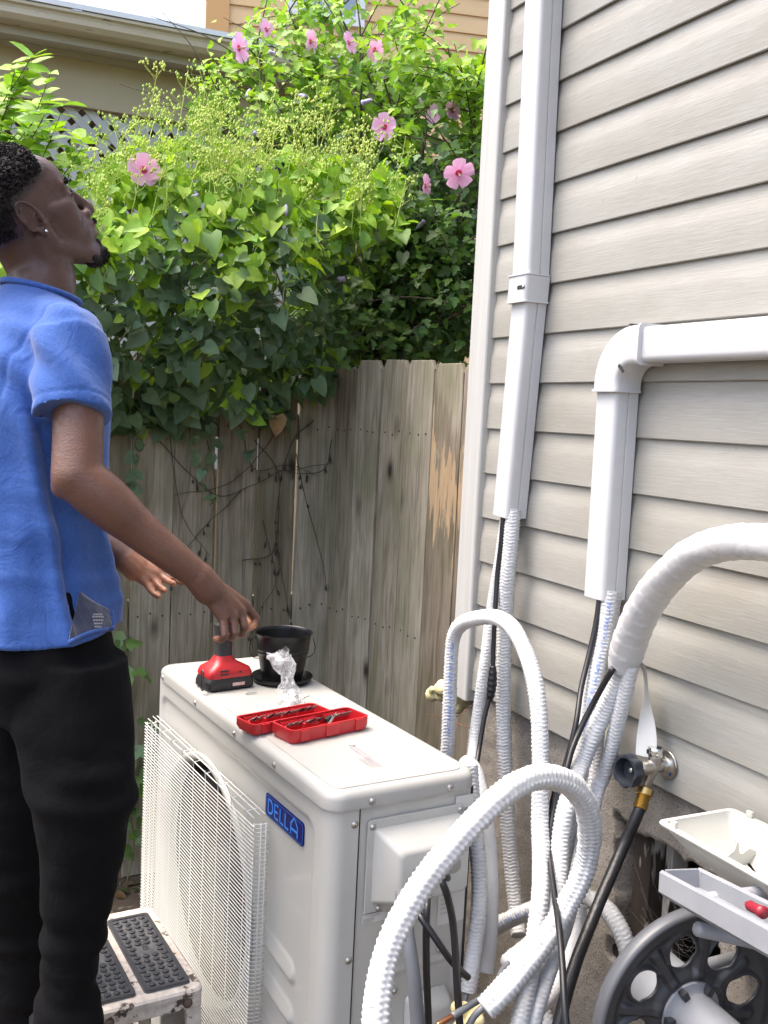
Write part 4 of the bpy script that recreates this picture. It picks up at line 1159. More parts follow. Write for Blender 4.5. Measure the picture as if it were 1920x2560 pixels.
def plant(root, leaves, kind, nobj, rr, fold=0.3, droop=0.22, name='leaf', mt=None):
    """leaves: list of (pos, dir, normal, size, colour, key); the nobj with the largest key become objects"""
    leaves.sort(key=lambda q: -q[5])
    inv = MX[root].inverted()
    var = {}
    for (p, d, n, s, c, k) in leaves[:nobj]:
        cq = tuple(round(min(1, v) * 14) / 14 if v > .12 else round(v * 40) / 40 for v in c[:3]); vi = rr.randrange(3)
        if (cq, vi) not in var:
            q = MB(); q.cc = c
            vs, fs = leaf_geo(kind, 1.0, fold * (0.6 + 0.4 * vi), droop * (0.5 + 0.5 * vi), 0.85 + 0.12 * vi); q.add(vs, fs)
            var[(cq, vi)] = q.mesh(name, True)
        m = (inv @ Matrix.Translation(p)) @ basis(d, n).to_4x4() @ Matrix.Scale(s, 4)
        link_mesh(name, var[(cq, vi)], mt or M['leaf'], root, m)
    q = MB()
    for (p, d, n, s, c, k) in leaves[nobj:]:
        vs, fs = leaf_geo(kind, s, fold * rr.uniform(.4, 1.3), droop * rr.uniform(.2, 1.6), rr.uniform(.8, 1.1)); B = basis(d, n)
        q.cc = c; q.add([p + B @ v for v in vs], fs)
    if q.v:
        o = q.build('foliage', mt or M['leaf'], root, smooth=True, world=True)
        tag(o, kind='stuff')
def lerp_tab(tab, x):
    if x <= tab[0][0]: return tab[0][1]
    for (a, b_), (c, d) in zip(tab, tab[1:]):
        if x <= c: return b_ + (d - b_) * (x - a) / (c - a)
    return tab[-1][1]
def mixt(a, b_, f):
    f = min(1, max(0, f)); return tuple(u + (w - u) * f for u, w in zip(a, b_))
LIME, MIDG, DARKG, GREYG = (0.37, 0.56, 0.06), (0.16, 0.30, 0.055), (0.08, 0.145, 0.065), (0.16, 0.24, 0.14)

# --- heart-leaved vine over the fence
rr = random.Random(11)
vine = thing('flowering_vine', 'heart-leaved vine with yellow-green bud sprays smothering the fence top', 'vine', V((FC.x, FC.y, 0)) + FL_DIR * 0.5)
YB = [(-120, 1060), (200, 1040), (290, 1085), (400, 1050), (500, 1070), (560, 1040), (640, 1030), (700, 1040), (760, 990), (830, 950), (880, 905), (1010, 880)]
YT = [(-120, 560), (200, 450), (260, 405), (340, 362), (480, 345), (620, 365), (800, 385), (1010, 430)]
leaves = []
def vine_pt(x, y, shell):
    yb, yt = lerp_tab(YB, x), lerp_tab(YT, x)
    f = (y - yt) / (yb - yt)
    o = 0.05 + 0.30 * math.sin(math.pi * min(1, max(0, f)) ** 0.8) + 0.10 * noise.noise(V((x * .009, y * .009, 0)))
    if not shell: o = rr.uniform(-0.18, o)
    else: o += rr.gauss(0, .035)
    P = pplane(x, y, FC + FL_N * o, FL_N)
    if P.z < FTOP + 0.02:
        o = max(o, 0.03)
    if x > 800 and y > 640:
        o = max(-0.35, o - (x - 800) * 0.004)
    return pplane(x, y, FC + FL_N * o, FL_N), f
N_V = 4900
for i in range(N_V):
    x = rr.uniform(-110, 1010) if rr.random() > .12 else rr.uniform(280, 860)
    yb, yt = lerp_tab(YB, x) + 25 * noise.noise(V((x * .03, 1, 1))) * 2, lerp_tab(YT, x)
    y = yt + (yb - yt) * rr.random() ** 0.95
    if rr.random() > 0.45 + 0.75 * (0.5 + noise.noise(V((x * .012, y * .012, 5)))): continue
    if y > 930 and rr.random() < 0.35: continue
    sh = rr.random() < 0.62
    P, f = vine_pt(x, y, sh)
    out = (FL_N * 0.75 + V((0, 0, 0.65))).normalized()
    d, n = rnd_leaf(rr, out, 0.5)
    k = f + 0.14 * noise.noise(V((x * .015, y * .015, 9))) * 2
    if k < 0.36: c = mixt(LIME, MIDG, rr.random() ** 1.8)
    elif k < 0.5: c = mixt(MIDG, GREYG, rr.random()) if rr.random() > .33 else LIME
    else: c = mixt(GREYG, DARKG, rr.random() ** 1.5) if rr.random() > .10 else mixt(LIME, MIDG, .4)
    s = rr.uniform(.030, .066) * (1 + 0.5 * smooth01((f - .7) / .3))
    key = (1.0 if sh else 0) * s + (0.02 if x > 200 else -1)
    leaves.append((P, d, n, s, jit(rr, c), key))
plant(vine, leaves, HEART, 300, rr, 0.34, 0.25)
# stems
q = MB()
for i in range(46):
    x0 = rr.uniform(-50, 900); y0 = rr.uniform(700, 1000)
    P = []
    x, y = x0, y0
    for k in range(7):
        P.append(vine_pt(x, y, rr.random() < .6)[0]); x += rr.uniform(-40, 55); y -= rr.uniform(20, 85)
    q.tube(spline(P, 0.03), lambda f: 0.0028 - 0.0014 * f, 5, False)
for x, y0, n_ in ((330, 1060, 8), (480, 1060, 5), (440, 1050, 8), (700, 1000, 4), (560, 1030, 5)):
    P = []
    yy = y0 - 60; xx = x
    for k in range(n_):
        P.append(pplane(xx, yy, FC + FL_N * (0.06 + 0.02 * rr.random()), FL_N)); xx += rr.uniform(-14, 26); yy += rr.uniform(25, 48)
    q.tube(spline(P, 0.02), lambda f: 0.0018 - 0.001 * f, 5, False)
    for p in P[1:]:
        for _ in range(2):
            d, n = rnd_leaf(rr, FL_N, .7)
            vs, fs = leaf_geo(HEART, rr.uniform(.03, .05), .3, .25); B = basis(d, n)
            lq = MB(); lq.cc = jit(rr, GREYG); lq.add([p + FL_N * 0.01 + B @ v for v in vs], fs); lq.build('leaf', M['leaf'], vine, smooth=True, world=True)
o = q.build('stems', M['stem'], vine, smooth=True, world=True); tag(o, kind='stuff')
# bud sprays
def bud_geo(q, p, r):
    q.add([p + V(v) * r for v in ((1, 0, 0), (-1, 0, 0), (0, 1, 0), (0, -1, 0), (0, 0, 1.7), (0, 0, -1.3))], [(0, 2, 4), (2, 1, 4), (1, 3, 4), (3, 0, 4), (2, 0, 5), (1, 2, 5), (3, 1, 5), (0, 3, 5)])
qs = MB()
for i in range(135):
    x = rr.uniform(215, 1000); y = lerp_tab(YT, x) + rr.uniform(-60, 130)
    if rr.random() > 0.35 + 0.9 * (0.5 + noise.noise(V((x * .01, 3, 5)))): continue
    P0, f = vine_pt(x, y + 60, True)
    h = rr.uniform(.08, .24)
    up = V((rr.gauss(0, .25), rr.gauss(0, .25), 1)).normalized()
    tip = P0 + up * h
    c = mixt((0.62, 0.66, 0.22), (0.42, 0.56, 0.12), rr.random())
    qs.cc = (*c, 1)
    def twig(a, b_, r=0.0009):
        qs.tube([a, (a + b_) / 2 + V((rr.gauss(0, .003), rr.gauss(0, .003), 0)), b_], r, 4, False)
    twig(P0, tip, 0.0012)
    for k in range(rr.randint(5, 8)):
        b0 = P0.lerp(tip, rr.uniform(.35, 1)); a = rr.uniform(0, 6.28)
        e = b0 + V((math.cos(a) * .035, math.sin(a) * .035, rr.uniform(.01, .04)))
        twig(b0, e, 0.0007)
        for _ in range(4):
            e2 = e + V((rr.gauss(0, .009), rr.gauss(0, .009), rr.uniform(0, .016)))
            bud_geo(qs, e2, rr.uniform(.0030, .0050))
o = qs.build('bud_sprays', M['bud'], vine, world=True); tag(o, kind='stuff')
# one dry leaf
lq = MB(); lq.cc = (0.42, 0.27, 0.13, 1); vs, fs = leaf_geo(HEART, .07, .3, .3)
P = pplane(692, 1040, FC + FL_N * .12, FL_N); B = basis(V((0.1, 0, -1)), FL_N); lq.add([P + B @ v for v in vs], fs)
tag(lq.build('dry_leaf', M['leaf'], vine, smooth=True, world=True), 'dry brown leaf')

# --- flowers
def petal_mat():
    m, t, b = nt_new('pink_petal')
    tc = t.nodes.new('ShaderNodeTexCoord')
    ln = N(t, 'ShaderNodeVectorMath', operation='LENGTH'); t.links.new(tc.outputs['Object'], ln.inputs[0])
    c = ramp(t, ln.outputs['Value'], [(0.0, (0.42, 0.005, 0.05)), (0.17, (0.50, 0.01, 0.09)), (0.28, (0.80, 0.34, 0.66)), (1.0, (0.84, 0.50, 0.78))])
    t.links.new(c, b.inputs['Base Color']); b.inputs['Roughness'].default_value = 0.6
    tr = t.nodes.new('ShaderNodeBsdfTranslucent'); t.links.new(c, tr.inputs[0])
    mx = t.nodes.new('ShaderNodeMixShader'); mx.inputs[0].default_value = 0.4
    t.links.new(b.outputs[0], mx.inputs[1]); t.links.new(tr.outputs[0], mx.inputs[2]); t.links.new(mx.outputs[0], t.nodes['Material Output'].inputs['Surface'])
    return m
M['petal'] = petal_mat()
M['pistil'] = mat('cream_pistil', (0.75, 0.66, 0.40), 0.6, bmp=0.5, bs=300)
M['mauve'] = mat('mauve_furled_bud', (0.42, 0.36, 0.62), 0.6, (0.55, 0.46, 0.72), 60)
def petal_mesh():
    q = MB(); vs = []; fs = []
    for i in range(7):
        f = i / 6
        w = 0.10 + 0.60 * math.sin(min(1, f * 1.05) * math.pi * .60) ** 1.2
        for j in range(7):
            g = (j / 6 - .5) * 2
            r_ = 0.06 + 0.94 * f * (1 - 0.10 * g * g)
            vs.append(V((g * w * .62, r_, 0.30 * f - 0.16 * f * f + 0.07 * g * g * f + 0.05 * math.sin(g * 7 + 1) * f ** 2)))
    for i in range(6):
        for j in range(6): a = i * 7 + j; fs.append((a, a + 1, a + 8, a + 7))
    q.add(vs, fs); return q.mesh('petal', True)
PET = petal_mesh()
q = MB(); q.lathe([(0.05, 0.0), (0.04, 0.2), (0.075, 0.25), (0.08, 0.45), (0.05, 0.52), (0.001, 0.55)], (0, 0, 0), (0, 0, 1), 10); PIS = q.mesh('pistil', True)
def flower(root, P, n, R_, rot=0.0):
    c = (MX[root].inverted() @ Matrix.Translation(P)) @ basis(n.orthogonal(), n).to_4x4() @ Matrix.Rotation(rot, 4, 'Z') @ Matrix.Scale(R_, 4)
    f = link_mesh('flower', PIS, M['pistil'], root, c)
    for k in range(5):
        link_mesh('petal', PET, M['petal'], f, Matrix.Rotation(2 * math.pi * k / 5, 4, 'Z'))
def furled(root, P, d, L):
    q = MB(); q.lathe([(0.003, 0), (0.007, 0.2 * L), (0.0095, 0.5 * L), (0.0075, 0.75 * L), (0.010, 0.92 * L), (0.003, L)], P, d, 7); q.build('furled_bloom', M['mauve'], root, smooth=True, world=True)
toc = (CAM - px(900, 300, 3.6)).normalized()

# --- hibiscus standing behind the fence
rr = random.Random(21)
HB = V((0.05, 4.25, 0))
hib = thing('hibiscus_tree', 'hibiscus tree with pink flowers rising behind the fence corner', 'tree', HB)
q = MB()
fork = [HB, HB + V((-.03, 0, .5)), HB + V((.02, -.03, 1.0)), HB + V((0, -.02, 1.35))]
q.tube(spline(fork, .05), lambda f: .035 - .012 * f, 9)
HTOP = [(430, 250), (500, 130), (600, 90), (640, 30), (700, -40), (1300, -60)]
limbs = []
for (x, y, d) in ((540, 200, 3.9), (640, 90, 3.95), (720, 20, 4.0), (820, -40, 4.1), (900, 60, 3.8), (960, 200, 3.8), (1040, 40, 3.9), (1120, 120, 3.75), (1190, 230, 3.6), (1180, 420, 3.55), (1060, 330, 3.7), (760, 260, 4.0), (680, 380, 4.0), (1120, 620, 3.6), (980, 560, 3.75), (850, 480, 3.85), (1180, 760, 3.5), (1000, 800, 3.7), (880, 700, 3.85)):
    T = px(x, y, d); s = fork[-1] + V((rr.gauss(0, .05), rr.gauss(0, .05), rr.uniform(-.2, 0)))
    mid = s.lerp(T, .5) + V((rr.gauss(0, .12), rr.gauss(0, .12), rr.uniform(.0, .22) if x > 760 else -.1))
    L = spline([s, mid, T], .04); limbs.append(L)
    q.tube(L, lambda f: .016 - .0125 * f, 6, False)
leaves = []
def hmask(x, y):
    if x < 470 or x > 1300: return 0
    if y < lerp_tab(HTOP, x) - 10: return 0
    if y > 880: return 0
    if x < 640 and y > 330: return 0
    if x < 760 and y > 420: return 0
    if x > 1110 and y < 130 - (1240 - x) * .35: return 0.0
    return 0.35 + 0.9 * (0.5 + 0.9 * noise.noise(V((x * .008, y * .008, 2))))
for b_i in range(680):
    L = rr.choice(limbs); i0 = rr.randrange(len(L) // 3, len(L)); s = L[i0]
    d = V((rr.gauss(0, 1), rr.gauss(0, .8), rr.gauss(.15, .8))).normalized() * rr.uniform(.15, .5)
    e = s + d
    tw = spline([s, s + d * .5 + V((0, 0, .03)), e], .03)
    ok = False
    lv = []
    for p in tw:
        w = p - CAM; dep = w.dot(FWD); X = 960 + FPX * w.dot(RGT) / dep; Y = 1280 - FPX * w.dot(UPV) / dep
        if dep < 3.35 or rr.random() > hmask(X, Y): continue
        if p.z < FTOP + .05 and (p - FC).dot(FL_N) > -0.05: continue
        ok = True
        for _ in range(rr.randint(2, 4)):
            P = p + V((rr.gauss(0, .035), rr.gauss(0, .035), rr.gauss(0, .03)))
            dd, n = rnd_leaf(rr, V((0, -.5, .75)), .35)
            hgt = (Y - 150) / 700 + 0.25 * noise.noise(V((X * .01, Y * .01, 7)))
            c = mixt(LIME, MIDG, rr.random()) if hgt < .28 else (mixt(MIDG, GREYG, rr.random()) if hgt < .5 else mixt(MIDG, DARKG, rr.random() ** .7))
            sz = rr.uniform(.032, .055)
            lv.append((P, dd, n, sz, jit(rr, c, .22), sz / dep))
    if ok:
        leaves += lv
        q.tube(tw, lambda f: .0035 - .0022 * f, 5, False)
tr_ = q.build('trunk', M['bark'], hib, smooth=True, world=True)
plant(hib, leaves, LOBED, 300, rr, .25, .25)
for (x, y, d, nx_, ny_, R_) in ((596, 121, 3.75, .9, .1, .055), (665, 75, 3.85, .7, .3, .042), (775, 104, 3.85, .9, .0, .045), (871, 108, 3.7, .8, .3, .042), (935, 124, 3.7, .7, -.3, .042), (962, 318, 3.45, -.4, .1, .048), (1146, 432, 3.45, .2, -.4, .055), (1062, 465, 3.5, .95, .1, .042), (1087, 286, 3.6, -.6, .2, .036), (1130, 277, 3.6, .5, .2, .036)):
    P = px(x, y, d); n = (toc * (1 - abs(nx_) * .6) + RGT * nx_ + UPV * ny_).normalized(); flower(hib, P, n, R_, rr.random() * 2)
for (x, y, d) in ((625, 223, 3.8), (746, 237, 3.8), (932, 250, 3.55), (1041, 572, 3.6), (833, 700, 3.3), (660, 345, 3.7), (1050, 240, 3.7), (700, 140, 3.8)):
    furled(hib, px(x, y, d), V((rr.gauss(0, .6), -.3, rr.gauss(-.3, .5))).normalized(), .045)
# the two flowers that hang among the vine
def fv(x, y, d, n, R_): flower(vine, px(x, y, d), n.normalized(), R_, .3)
fv(359, 425, 2.92, toc * .85 + RGT * .35 + UPV * .2, .048)
for (x, y, d) in ((715, 512, 3.1), (599, 547, 3.05), (495, 486, 3.0)): furled(vine, px(x, y, d), V((rr.gauss(0, .6), -.3, -.6)).normalized(), .04)

# --- bright shrub at the left
rr = random.Random(5)
SB = px(-60, 600, 3.35); SB.z = 0
sh = thing('leafy_shrub', 'bright green shrub with pointed leaves beside the lattice', 'shrub', SB)
q = MB(); leaves = []
for k in range(26):
    X, Y = rr.uniform(-60, 245), rr.uniform(125, 390)
    if X > 150 and Y < 250: Y += 120
    T = px(X, Y, rr.uniform(2.85, 3.3)); s = SB + V((rr.gauss(0, .05), rr.gauss(0, .05), rr.uniform(1.3, 1.9)))
    L = spline([s, s.lerp(T, .5) + V((-.05, 0, .12)), T], .03)
    q.tube(L, lambda f: .005 - .004 * f, 5, False)
    for i, p in enumerate(L[-11:]):
        for sgn in (-1, 1):
            if rr.random() < .25: continue
            d = (V((sgn * .8, rr.gauss(0, .5), rr.uniform(-.1, .6)))).normalized(); n = V((rr.gauss(0, .4), -.5 + rr.gauss(0, .3), .8)).normalized()
            leaves.append((p, d, n, rr.uniform(.045, .075), jit(rr, mixt(LIME, MIDG, rr.random() * .8)), rr.random()))
q.tube([SB, SB + V((.02, 0, .8)), SB + V((0, 0, 1.9))], .012, 7)
q.build('trunk', M['bark'], sh, smooth=True, world=True)
plant(sh, leaves, OVATE, 300, rr, .25, .2)

# --- seedlings climbing the fence foot
rr = random.Random(15)
for idx_, (lab, x0, ya, yb_, n_) in enumerate((('young climbing plant with jagged leaves on the lower fence beside the trousers', 318, 1590, 2120, 46), ('low seedling sprouting at the fence foot next to the leaf litter', 300, 1950, 2220, 18))):
    b0 = pplane(x0, yb_ + 60, FC + FL_N * .05, FL_N); b0.z = 0
    pl = thing('fence_plant', lab, 'plant', b0)
    q = MB(); leaves = []
    P = [b0] + [pplane(x0 + rr.uniform(-18, 18), yb_ - (yb_ - ya) * i / 6, FC + FL_N * (.04 + .02 * rr.random()), FL_N) for i in range(7)]
    L = spline(P, .02); q.tube(L, .0025, 5, False); q.build('stem', M['stem'], pl, smooth=True, world=True)
    for i in range(n_):
        p = rr.choice(L[4:]) + V((rr.gauss(0, .03), -abs(rr.gauss(0, .02)), rr.gauss(0, .02)))
        d, n = rnd_leaf(rr, (FL_N + V((0, 0, .5))).normalized(), .2)
        leaves.append((p, d, n, rr.uniform(.04, .075), jit(rr, mixt(MIDG, GREYG, rr.random())), 1))
    plant(pl, leaves, LOBED, 300, rr)
# --- dead vine tracery on the boards
M['dead'] = mat('dead_vine', (0.05, 0.038, 0.028), 0.9)
dv = thing('dried_vine', 'thin dead vine stems with dark dried pods clinging to the boards', 'vine', V((FC.x, FC.y, 0)) + FL_DIR * .4)
q = MB(); pods = []
def fp(x, y, o=.014): return pplane(x, y, FC + FL_N * o, FL_N)
for P in ([(380, 1085), (470, 1180), (560, 1240), (700, 1180), (830, 1160)], [(640, 1100), (700, 1190), (690, 1330), (720, 1500), (735, 1600)], [(600, 1230), (500, 1330), (440, 1420), (420, 1500)], [(560, 1000), (600, 1060), (640, 1170), (730, 1160), (790, 1190)], [(740, 1130), (770, 1250), (810, 1400), (820, 1480)], [(700, 1050), (660, 1130), (560, 1210), (430, 1240)], [(660, 1300), (690, 1450), (650, 1520), (620, 1600)], [(420, 1060), (430, 1180), (455, 1300), (520, 1390)], [(780, 1050), (740, 1100), (700, 1210), (690, 1400)], [(830, 1100), (800, 1180), (690, 1175)], [(600, 1400), (680, 1380), (700, 1260)], [(520, 1100), (540, 1220), (520, 1300)]):
    L = spline([fp(x + rr.uniform(-6, 6), y, .012 + .012 * rr.random()) for x, y in P], .015)
    L = [p + V((0, 0, .008 * noise.noise(p * 14))) for p in L]
    q.tube(L, lambda f: .0017 - .0009 * f, 5, False)
    for p in L[3:]:
        if rr.random() < .12: pods.append(p)
o = q.build('stems', M['dead'], dv, smooth=True, world=True); tag(o, kind='stuff')
for p in pods:
    q = MB(); d = V((rr.gauss(0, .15), rr.gauss(0, .05), -1)).normalized(); L_ = rr.uniform(.02, .045)
    q.lathe([(.0008, 0), (.0012, L_ * .4), (.0042, L_ * .6), (.0046, L_ * .8), (.001, L_)], p, d, 6); q.build('pod', M['dead'], dv, smooth=True, world=True)
# --- fallen leaves on the soil
rr = random.Random(9)
q = MB()
for i in range(900):
    x, y = rr.uniform(-1.6, .4), rr.uniform(1.6, 3.7)
    P = V((x, y, gh(x, y) + rr.uniform(.004, .02)))
    if (P - FC).dot(FL_N) < 0.03: continue
    a = rr.uniform(0, 6.28); d = V((math.cos(a), math.sin(a), rr.gauss(0, .15))); n = V((rr.gauss(0, .3), rr.gauss(0, .3), 1)).normalized()
    vs, fs = leaf_geo(OVATE, rr.uniform(.03, .06), .3, .3); B = basis(d, n)
    q.cc = jit(rr, rr.choice(((.16, .10, .05), (.10, .07, .04), (.22, .16, .08), (.06, .10, .03))), .3); q.add([P + B @ v for v in vs], fs)
tag(q.build('leaf_litter', M['leaf'], smooth=True), 'brown fallen leaves and twigs on the soil at the fence foot', 'leaf litter', kind='stuff')

# ---------------------------------------------------------------- the person
TH = R(35)
PF = V((math.cos(TH), math.sin(TH), 0)); PR = V((math.sin(TH), -math.cos(TH), 0)); PZ = V((0, 0, 1))   # forward, his right, up
def skin_mat():
    m, t, b = nt_new('skin')
    at = t.nodes.new('ShaderNodeAttribute'); at.attribute_name = 'Col'
    v = coords(t)
    n = ramp(t, noise_n(t, v, 22, 4), [(0.3, (0.86, 0.85, 0.85)), (0.7, (1.1, 1.1, 1.1))])
    c = mixc(t, 1.0, at.outputs['Color'], n, 'MULTIPLY')
    t.links.new(c, b.inputs['Base Color'])
    b.inputs['Roughness'].default_value = 0.47; b.inputs['Specular IOR Level'].default_value = 0.5; t.links.new(ramp(t, noise_n(t, v, 90, 3), [(0.35, 0.36), (0.65, 0.60)]), b.inputs['Roughness'])
    b.inputs['Subsurface Weight'].default_value = 0.06; b.inputs['Subsurface Radius'].default_value = (0.01, 0.004, 0.002); b.inputs['Subsurface Scale'].default_value = 0.5
    p_ = bump(t, b, noise_n(t, v, 420, 2), 0.35, 0.0012)
    bump(t, b, noise_n(t, coords(t, (1, 1, 2.2)), 70, 3, .6, .6), 0.25, 0.003, p_)
    return m
def cloth_mat(name, c, c2, bs=700, fuzz=0.5, wear=None):
    m, t, b = nt_new(name)
    v = coords(t)
    cc = ramp(t, noise_n(t, v, 5, 4), [(0.35, c), (0.7, c2)])
    if wear:
        cc = mixc(t, ramp(t, noise_n(t, v, 260, 2), [(0.45, 0.0), (0.75, 0.35)]), cc, wear)
    t.links.new(cc, b.inputs['Base Color'])
    b.inputs['Roughness'].default_value = 0.92; b.inputs['Specular IOR Level'].default_value = 0.15
    b.inputs['Sheen Weight'].default_value = fuzz; b.inputs['Sheen Roughness'].default_value = 0.5
    p = bump(t, b, noise_n(t, v, bs, 2), 0.35, 0.001)
    bump(t, b, noise_n(t, v, 16, 4, 0.6, 0.8), 0.35, 0.012, p)
    return m
M['skin'] = skin_mat()
M['blue'] = cloth_mat('blue_cotton', (0.034, 0.090, 0.30), (0.047, 0.112, 0.355), fuzz=0.2, wear=(0.10, 0.17, 0.41))
M['blue_in'] = cloth_mat('inside_of_shirt', (0.035, 0.042, 0.075), (0.05, 0.06, 0.11))
M['pants'] = cloth_mat('black_fleece', (0.0022, 0.0022, 0.003), (0.003, 0.003, 0.004), fuzz=0.0)
M['hair'] = mat('black_hair', (0.012, 0.010, 0.010), 0.75, (0.025, 0.02, 0.02), 60, bmp=0.9, bs=240, spec=0.25)
SKIN, FACE, PALM = (0.125, 0.058, 0.038), (0.080, 0.039, 0.029), (0.42, 0.19, 0.105)
feet = px(140, 2700, 1.66); 
PLAT = 0.46
root = thing('person', 'person in a blue t-shirt and black sweatpants looking up, one hand over the drill', 'person', V((feet.x, feet.y, PLAT)))

def hair_len(d):
    """how thick the hair is in head direction d (x fwd, y left, z up); <=0 means bare"""
    front = d.x * .80 + d.z * -.10
    lim = 0.56                          # hair line at the forehead
    t1 = (lim - front) / .22
    lowback = d.z + .74 + .15 * d.x      # nape
    t2 = lowback / .25
    side = 1.0
    if d.x > -.28 and d.z < .34: side = min(1, max(0, (d.z - (-.04 + .30 * max(0, d.x + .28))) / .30))     # faded temples round the ear
    if d.x > -.34 and d.z < -.16: side = 0
    return min(1, max(0, t1)) * min(1, max(0, t2)) * side
# head frame
HY = R(38); HP = R(33)
hf0 = V((math.cos(HY), math.sin(HY), 0)); hl = V((-math.sin(HY), math.cos(HY), 0))
HF = hf0 * math.cos(HP) + PZ * math.sin(HP); HU = PZ * math.cos(HP) - hf0 * math.sin(HP); HL = hl
ear = px(100, 546, 1.66)
HO = ear + HL * 0.072
def h(x, y, z): return HO + HF * x + HL * y + HU * z
def hel(q, c, rx, ry, rz, nu=20, nv=14): q.ell(h(*c), HF * rx, HL * ry, HU * rz, nu, nv)
b = MB()
hel(b, (-.010, 0, .040), .092, .072, .078, 28, 18)        # cranium
hel(b, (.034, 0, .044), .064, .061, .060)                  # forehead
hel(b, (.038, 0, -.020), .058, .056, .066)                 # mid face
hel(b, (.058, 0, -.050), .046, .042, .046)                 # muzzle
for s in (-1, 1):
    b.cap2(h(.004, s * .050, -.046), h(.074, s * .014, -.094), .017, .016)          # jaw
    b.cap2(h(.002, s * .055, -.005), h(.004, s * .052, -.045), .016, .017)
    hel(b, (.050, s * .030, -.020), .036, .030, .040)                                # cheek
    b.cap2(h(.088, s * .010, .030), h(.072, s * .046, .030), .0095, .009)            # brow
    b.cap2(h(.030, s * .054, .002), h(.068, s * .040, -.004), .015, .015)             # cheekbone
    b.ball(h(.101, s * .0135, -.030), .0098)                                          # nostril wing
    hel(b, (.0775, s * .031, .010), .0135, .0165, .0095)                               # eyelids
hel(b, (.083, 0, -.090), .0185, .020, .018)               # chin
b.cap2(h(.094, 0, .022), h(.116, 0, -.024), .0085, .0118)  # nose
hel(b, (.106, 0, -.030), .016, .0105, .009)
hel(b, (.099, 0, -.0495), .0155, .023, .0062)              # upper lip
hel(b, (.096, 0, -.0645), .0155, .020, .0072)              # lower lip
hel(b, (.088, 0, -.042), .018, .026, .016)
# ears: helix, concha, lobe
for s in (-1, 1):
    oc = V((-.016, s * .0745, .006))
    P = []
    for i in range(15):
        a = R(-62 + 262 * i / 14)
        P.append(h(oc.x - .006 * math.sin(a) * .6 + .0165 * math.cos(a + .3), oc.y + s * (.004 + .004 * abs(math.sin(a))), oc.z + .004 + .0275 * math.sin(a)))
    b.tube(spline(P, .004), .0042, 8)
    b.ell(h(oc.x - .002, oc.y - s * .003, oc.z), HF * .0140 + HL * s * -.004, HL * .0030, HU * .0240, 14, 10)
    hel(b, (oc.x + .010, oc.y + s * .0005, oc.z - .026), .0085, .0045, .0095)
    hel(b, (oc.x + .015, oc.y - s * .001, oc.z - .003), .005, .005, .008)
# neck and trunk
NB = px(103, 772, 1.735)
b.tube(spline([h(-.022, 0, -.02), h(-.020, 0, -.075), NB + PZ * .05, NB - PZ * .03], .015), [.058] * 40, 22) if False else None
nk = spline([h(-.016, 0, .0), h(-.016, 0, -.055), (h(-.02, 0, -.09) + NB + PZ * .06) / 2, NB + PZ * .03, NB - PZ * .05], .015)
b.tube(nk, lambda f: .055 + .006 * f * f, 24)
for s in (-1, 1): b.cap2(h(-.012, s * .052, -.03), NB + PF * .045 + PR * (-s) * .02 - PZ * .02, .015, .012)
b.cap2(NB - PZ * .08 + PR * -.10, NB - PZ * .08 + PR * .10, .035, .035)
CH_ = px(70, 1000, 1.735)
b.ell(CH_, PF * .095, PR * .15, PZ * .20, 24, 14)
PV = px(70, 1480, 1.72)
b.ell(PV, PF * .075, PR * .11, PZ * .15, 24, 14); b.cap2(CH_, PV, .075, .075)
# right arm (near)
SHR = px(180, 860, 1.59); ELR = px(192, 1192, 1.535); WRR = px(497, 1442, 1.615)
arm = spline([NB - PZ * .085 + PR * .09, SHR, SHR.lerp(ELR, .5) + PF * .006, ELR], .02)
b.tube(arm, lambda f: .030 + .009 * smooth01((f - .35) / .3), 20)
b.ball(ELR, .0395, 18, 12)
el_tip = px(158, 1218, 1.535); b.cap2(ELR, el_tip, .034, .020)
fo = [ELR, px(262, 1250, 1.55), px(345, 1322, 1.575), px(430, 1390, 1.595), WRR]
fs_ = spline(fo, .012); n_ = len(fs_)
b.tube(fs_, lambda f: .0385 + .006 * math.sin(min(1, f * 2.2) * math.pi) * .7 - .0155 * f ** 1.15, 20)
Z6 = lambda x, y, d: px(280 + x / 4.1475, 1350 + y / 4.1475, d)
b.cap2(WRR, Z6(1010, 520, 1.625), .0255, .026)
# back of the hand: fan of metacarpals
MC = {'i': (Z6(1395, 690, 1.68), Z6(1498, 815, 1.690), Z6(1470, 880, 1.685), Z6(1430, 915, 1.675), .0071),
      'm': (Z6(1335, 745, 1.658), Z6(1372, 900, 1.652), Z6(1362, 975, 1.668), Z6(1320, 985, 1.690), .0073),
      'r': (Z6(1250, 790, 1.640), Z6(1270, 965, 1.632), Z6(1250, 1015, 1.648), Z6(1195, 990, 1.668), .0071),
      'p': (Z6(1150, 805, 1.625), Z6(1170, 985, 1.615), Z6(1140, 1035, 1.622), Z6(1075, 1020, 1.634), .0066)}
for k, (a_, b1, c1, d1_, r_) in MC.items():
    b.cap2(Z6(985, 470, 1.628), a_, .021, r_ * 1.45)
    b.cap2(a_, b1, r_ * 1.15, r_); b.cap2(b1, c1, r_, r_ * .92); b.cap2(c1, d1_, r_ * .92, r_ * .82)
b.cap2(Z6(1100, 620, 1.636), Z6(1240, 720, 1.652), .020, .016)
b.cap2(Z6(1060, 520, 1.655), Z6(1230, 700, 1.700), .017, .0125); b.cap2(Z6(1230, 700, 1.700), Z6(1340, 820, 1.716), .0125, .0105); b.cap2(Z6(1340, 820, 1.716), Z6(1415, 880, 1.712), .0105, .009)   # thumb
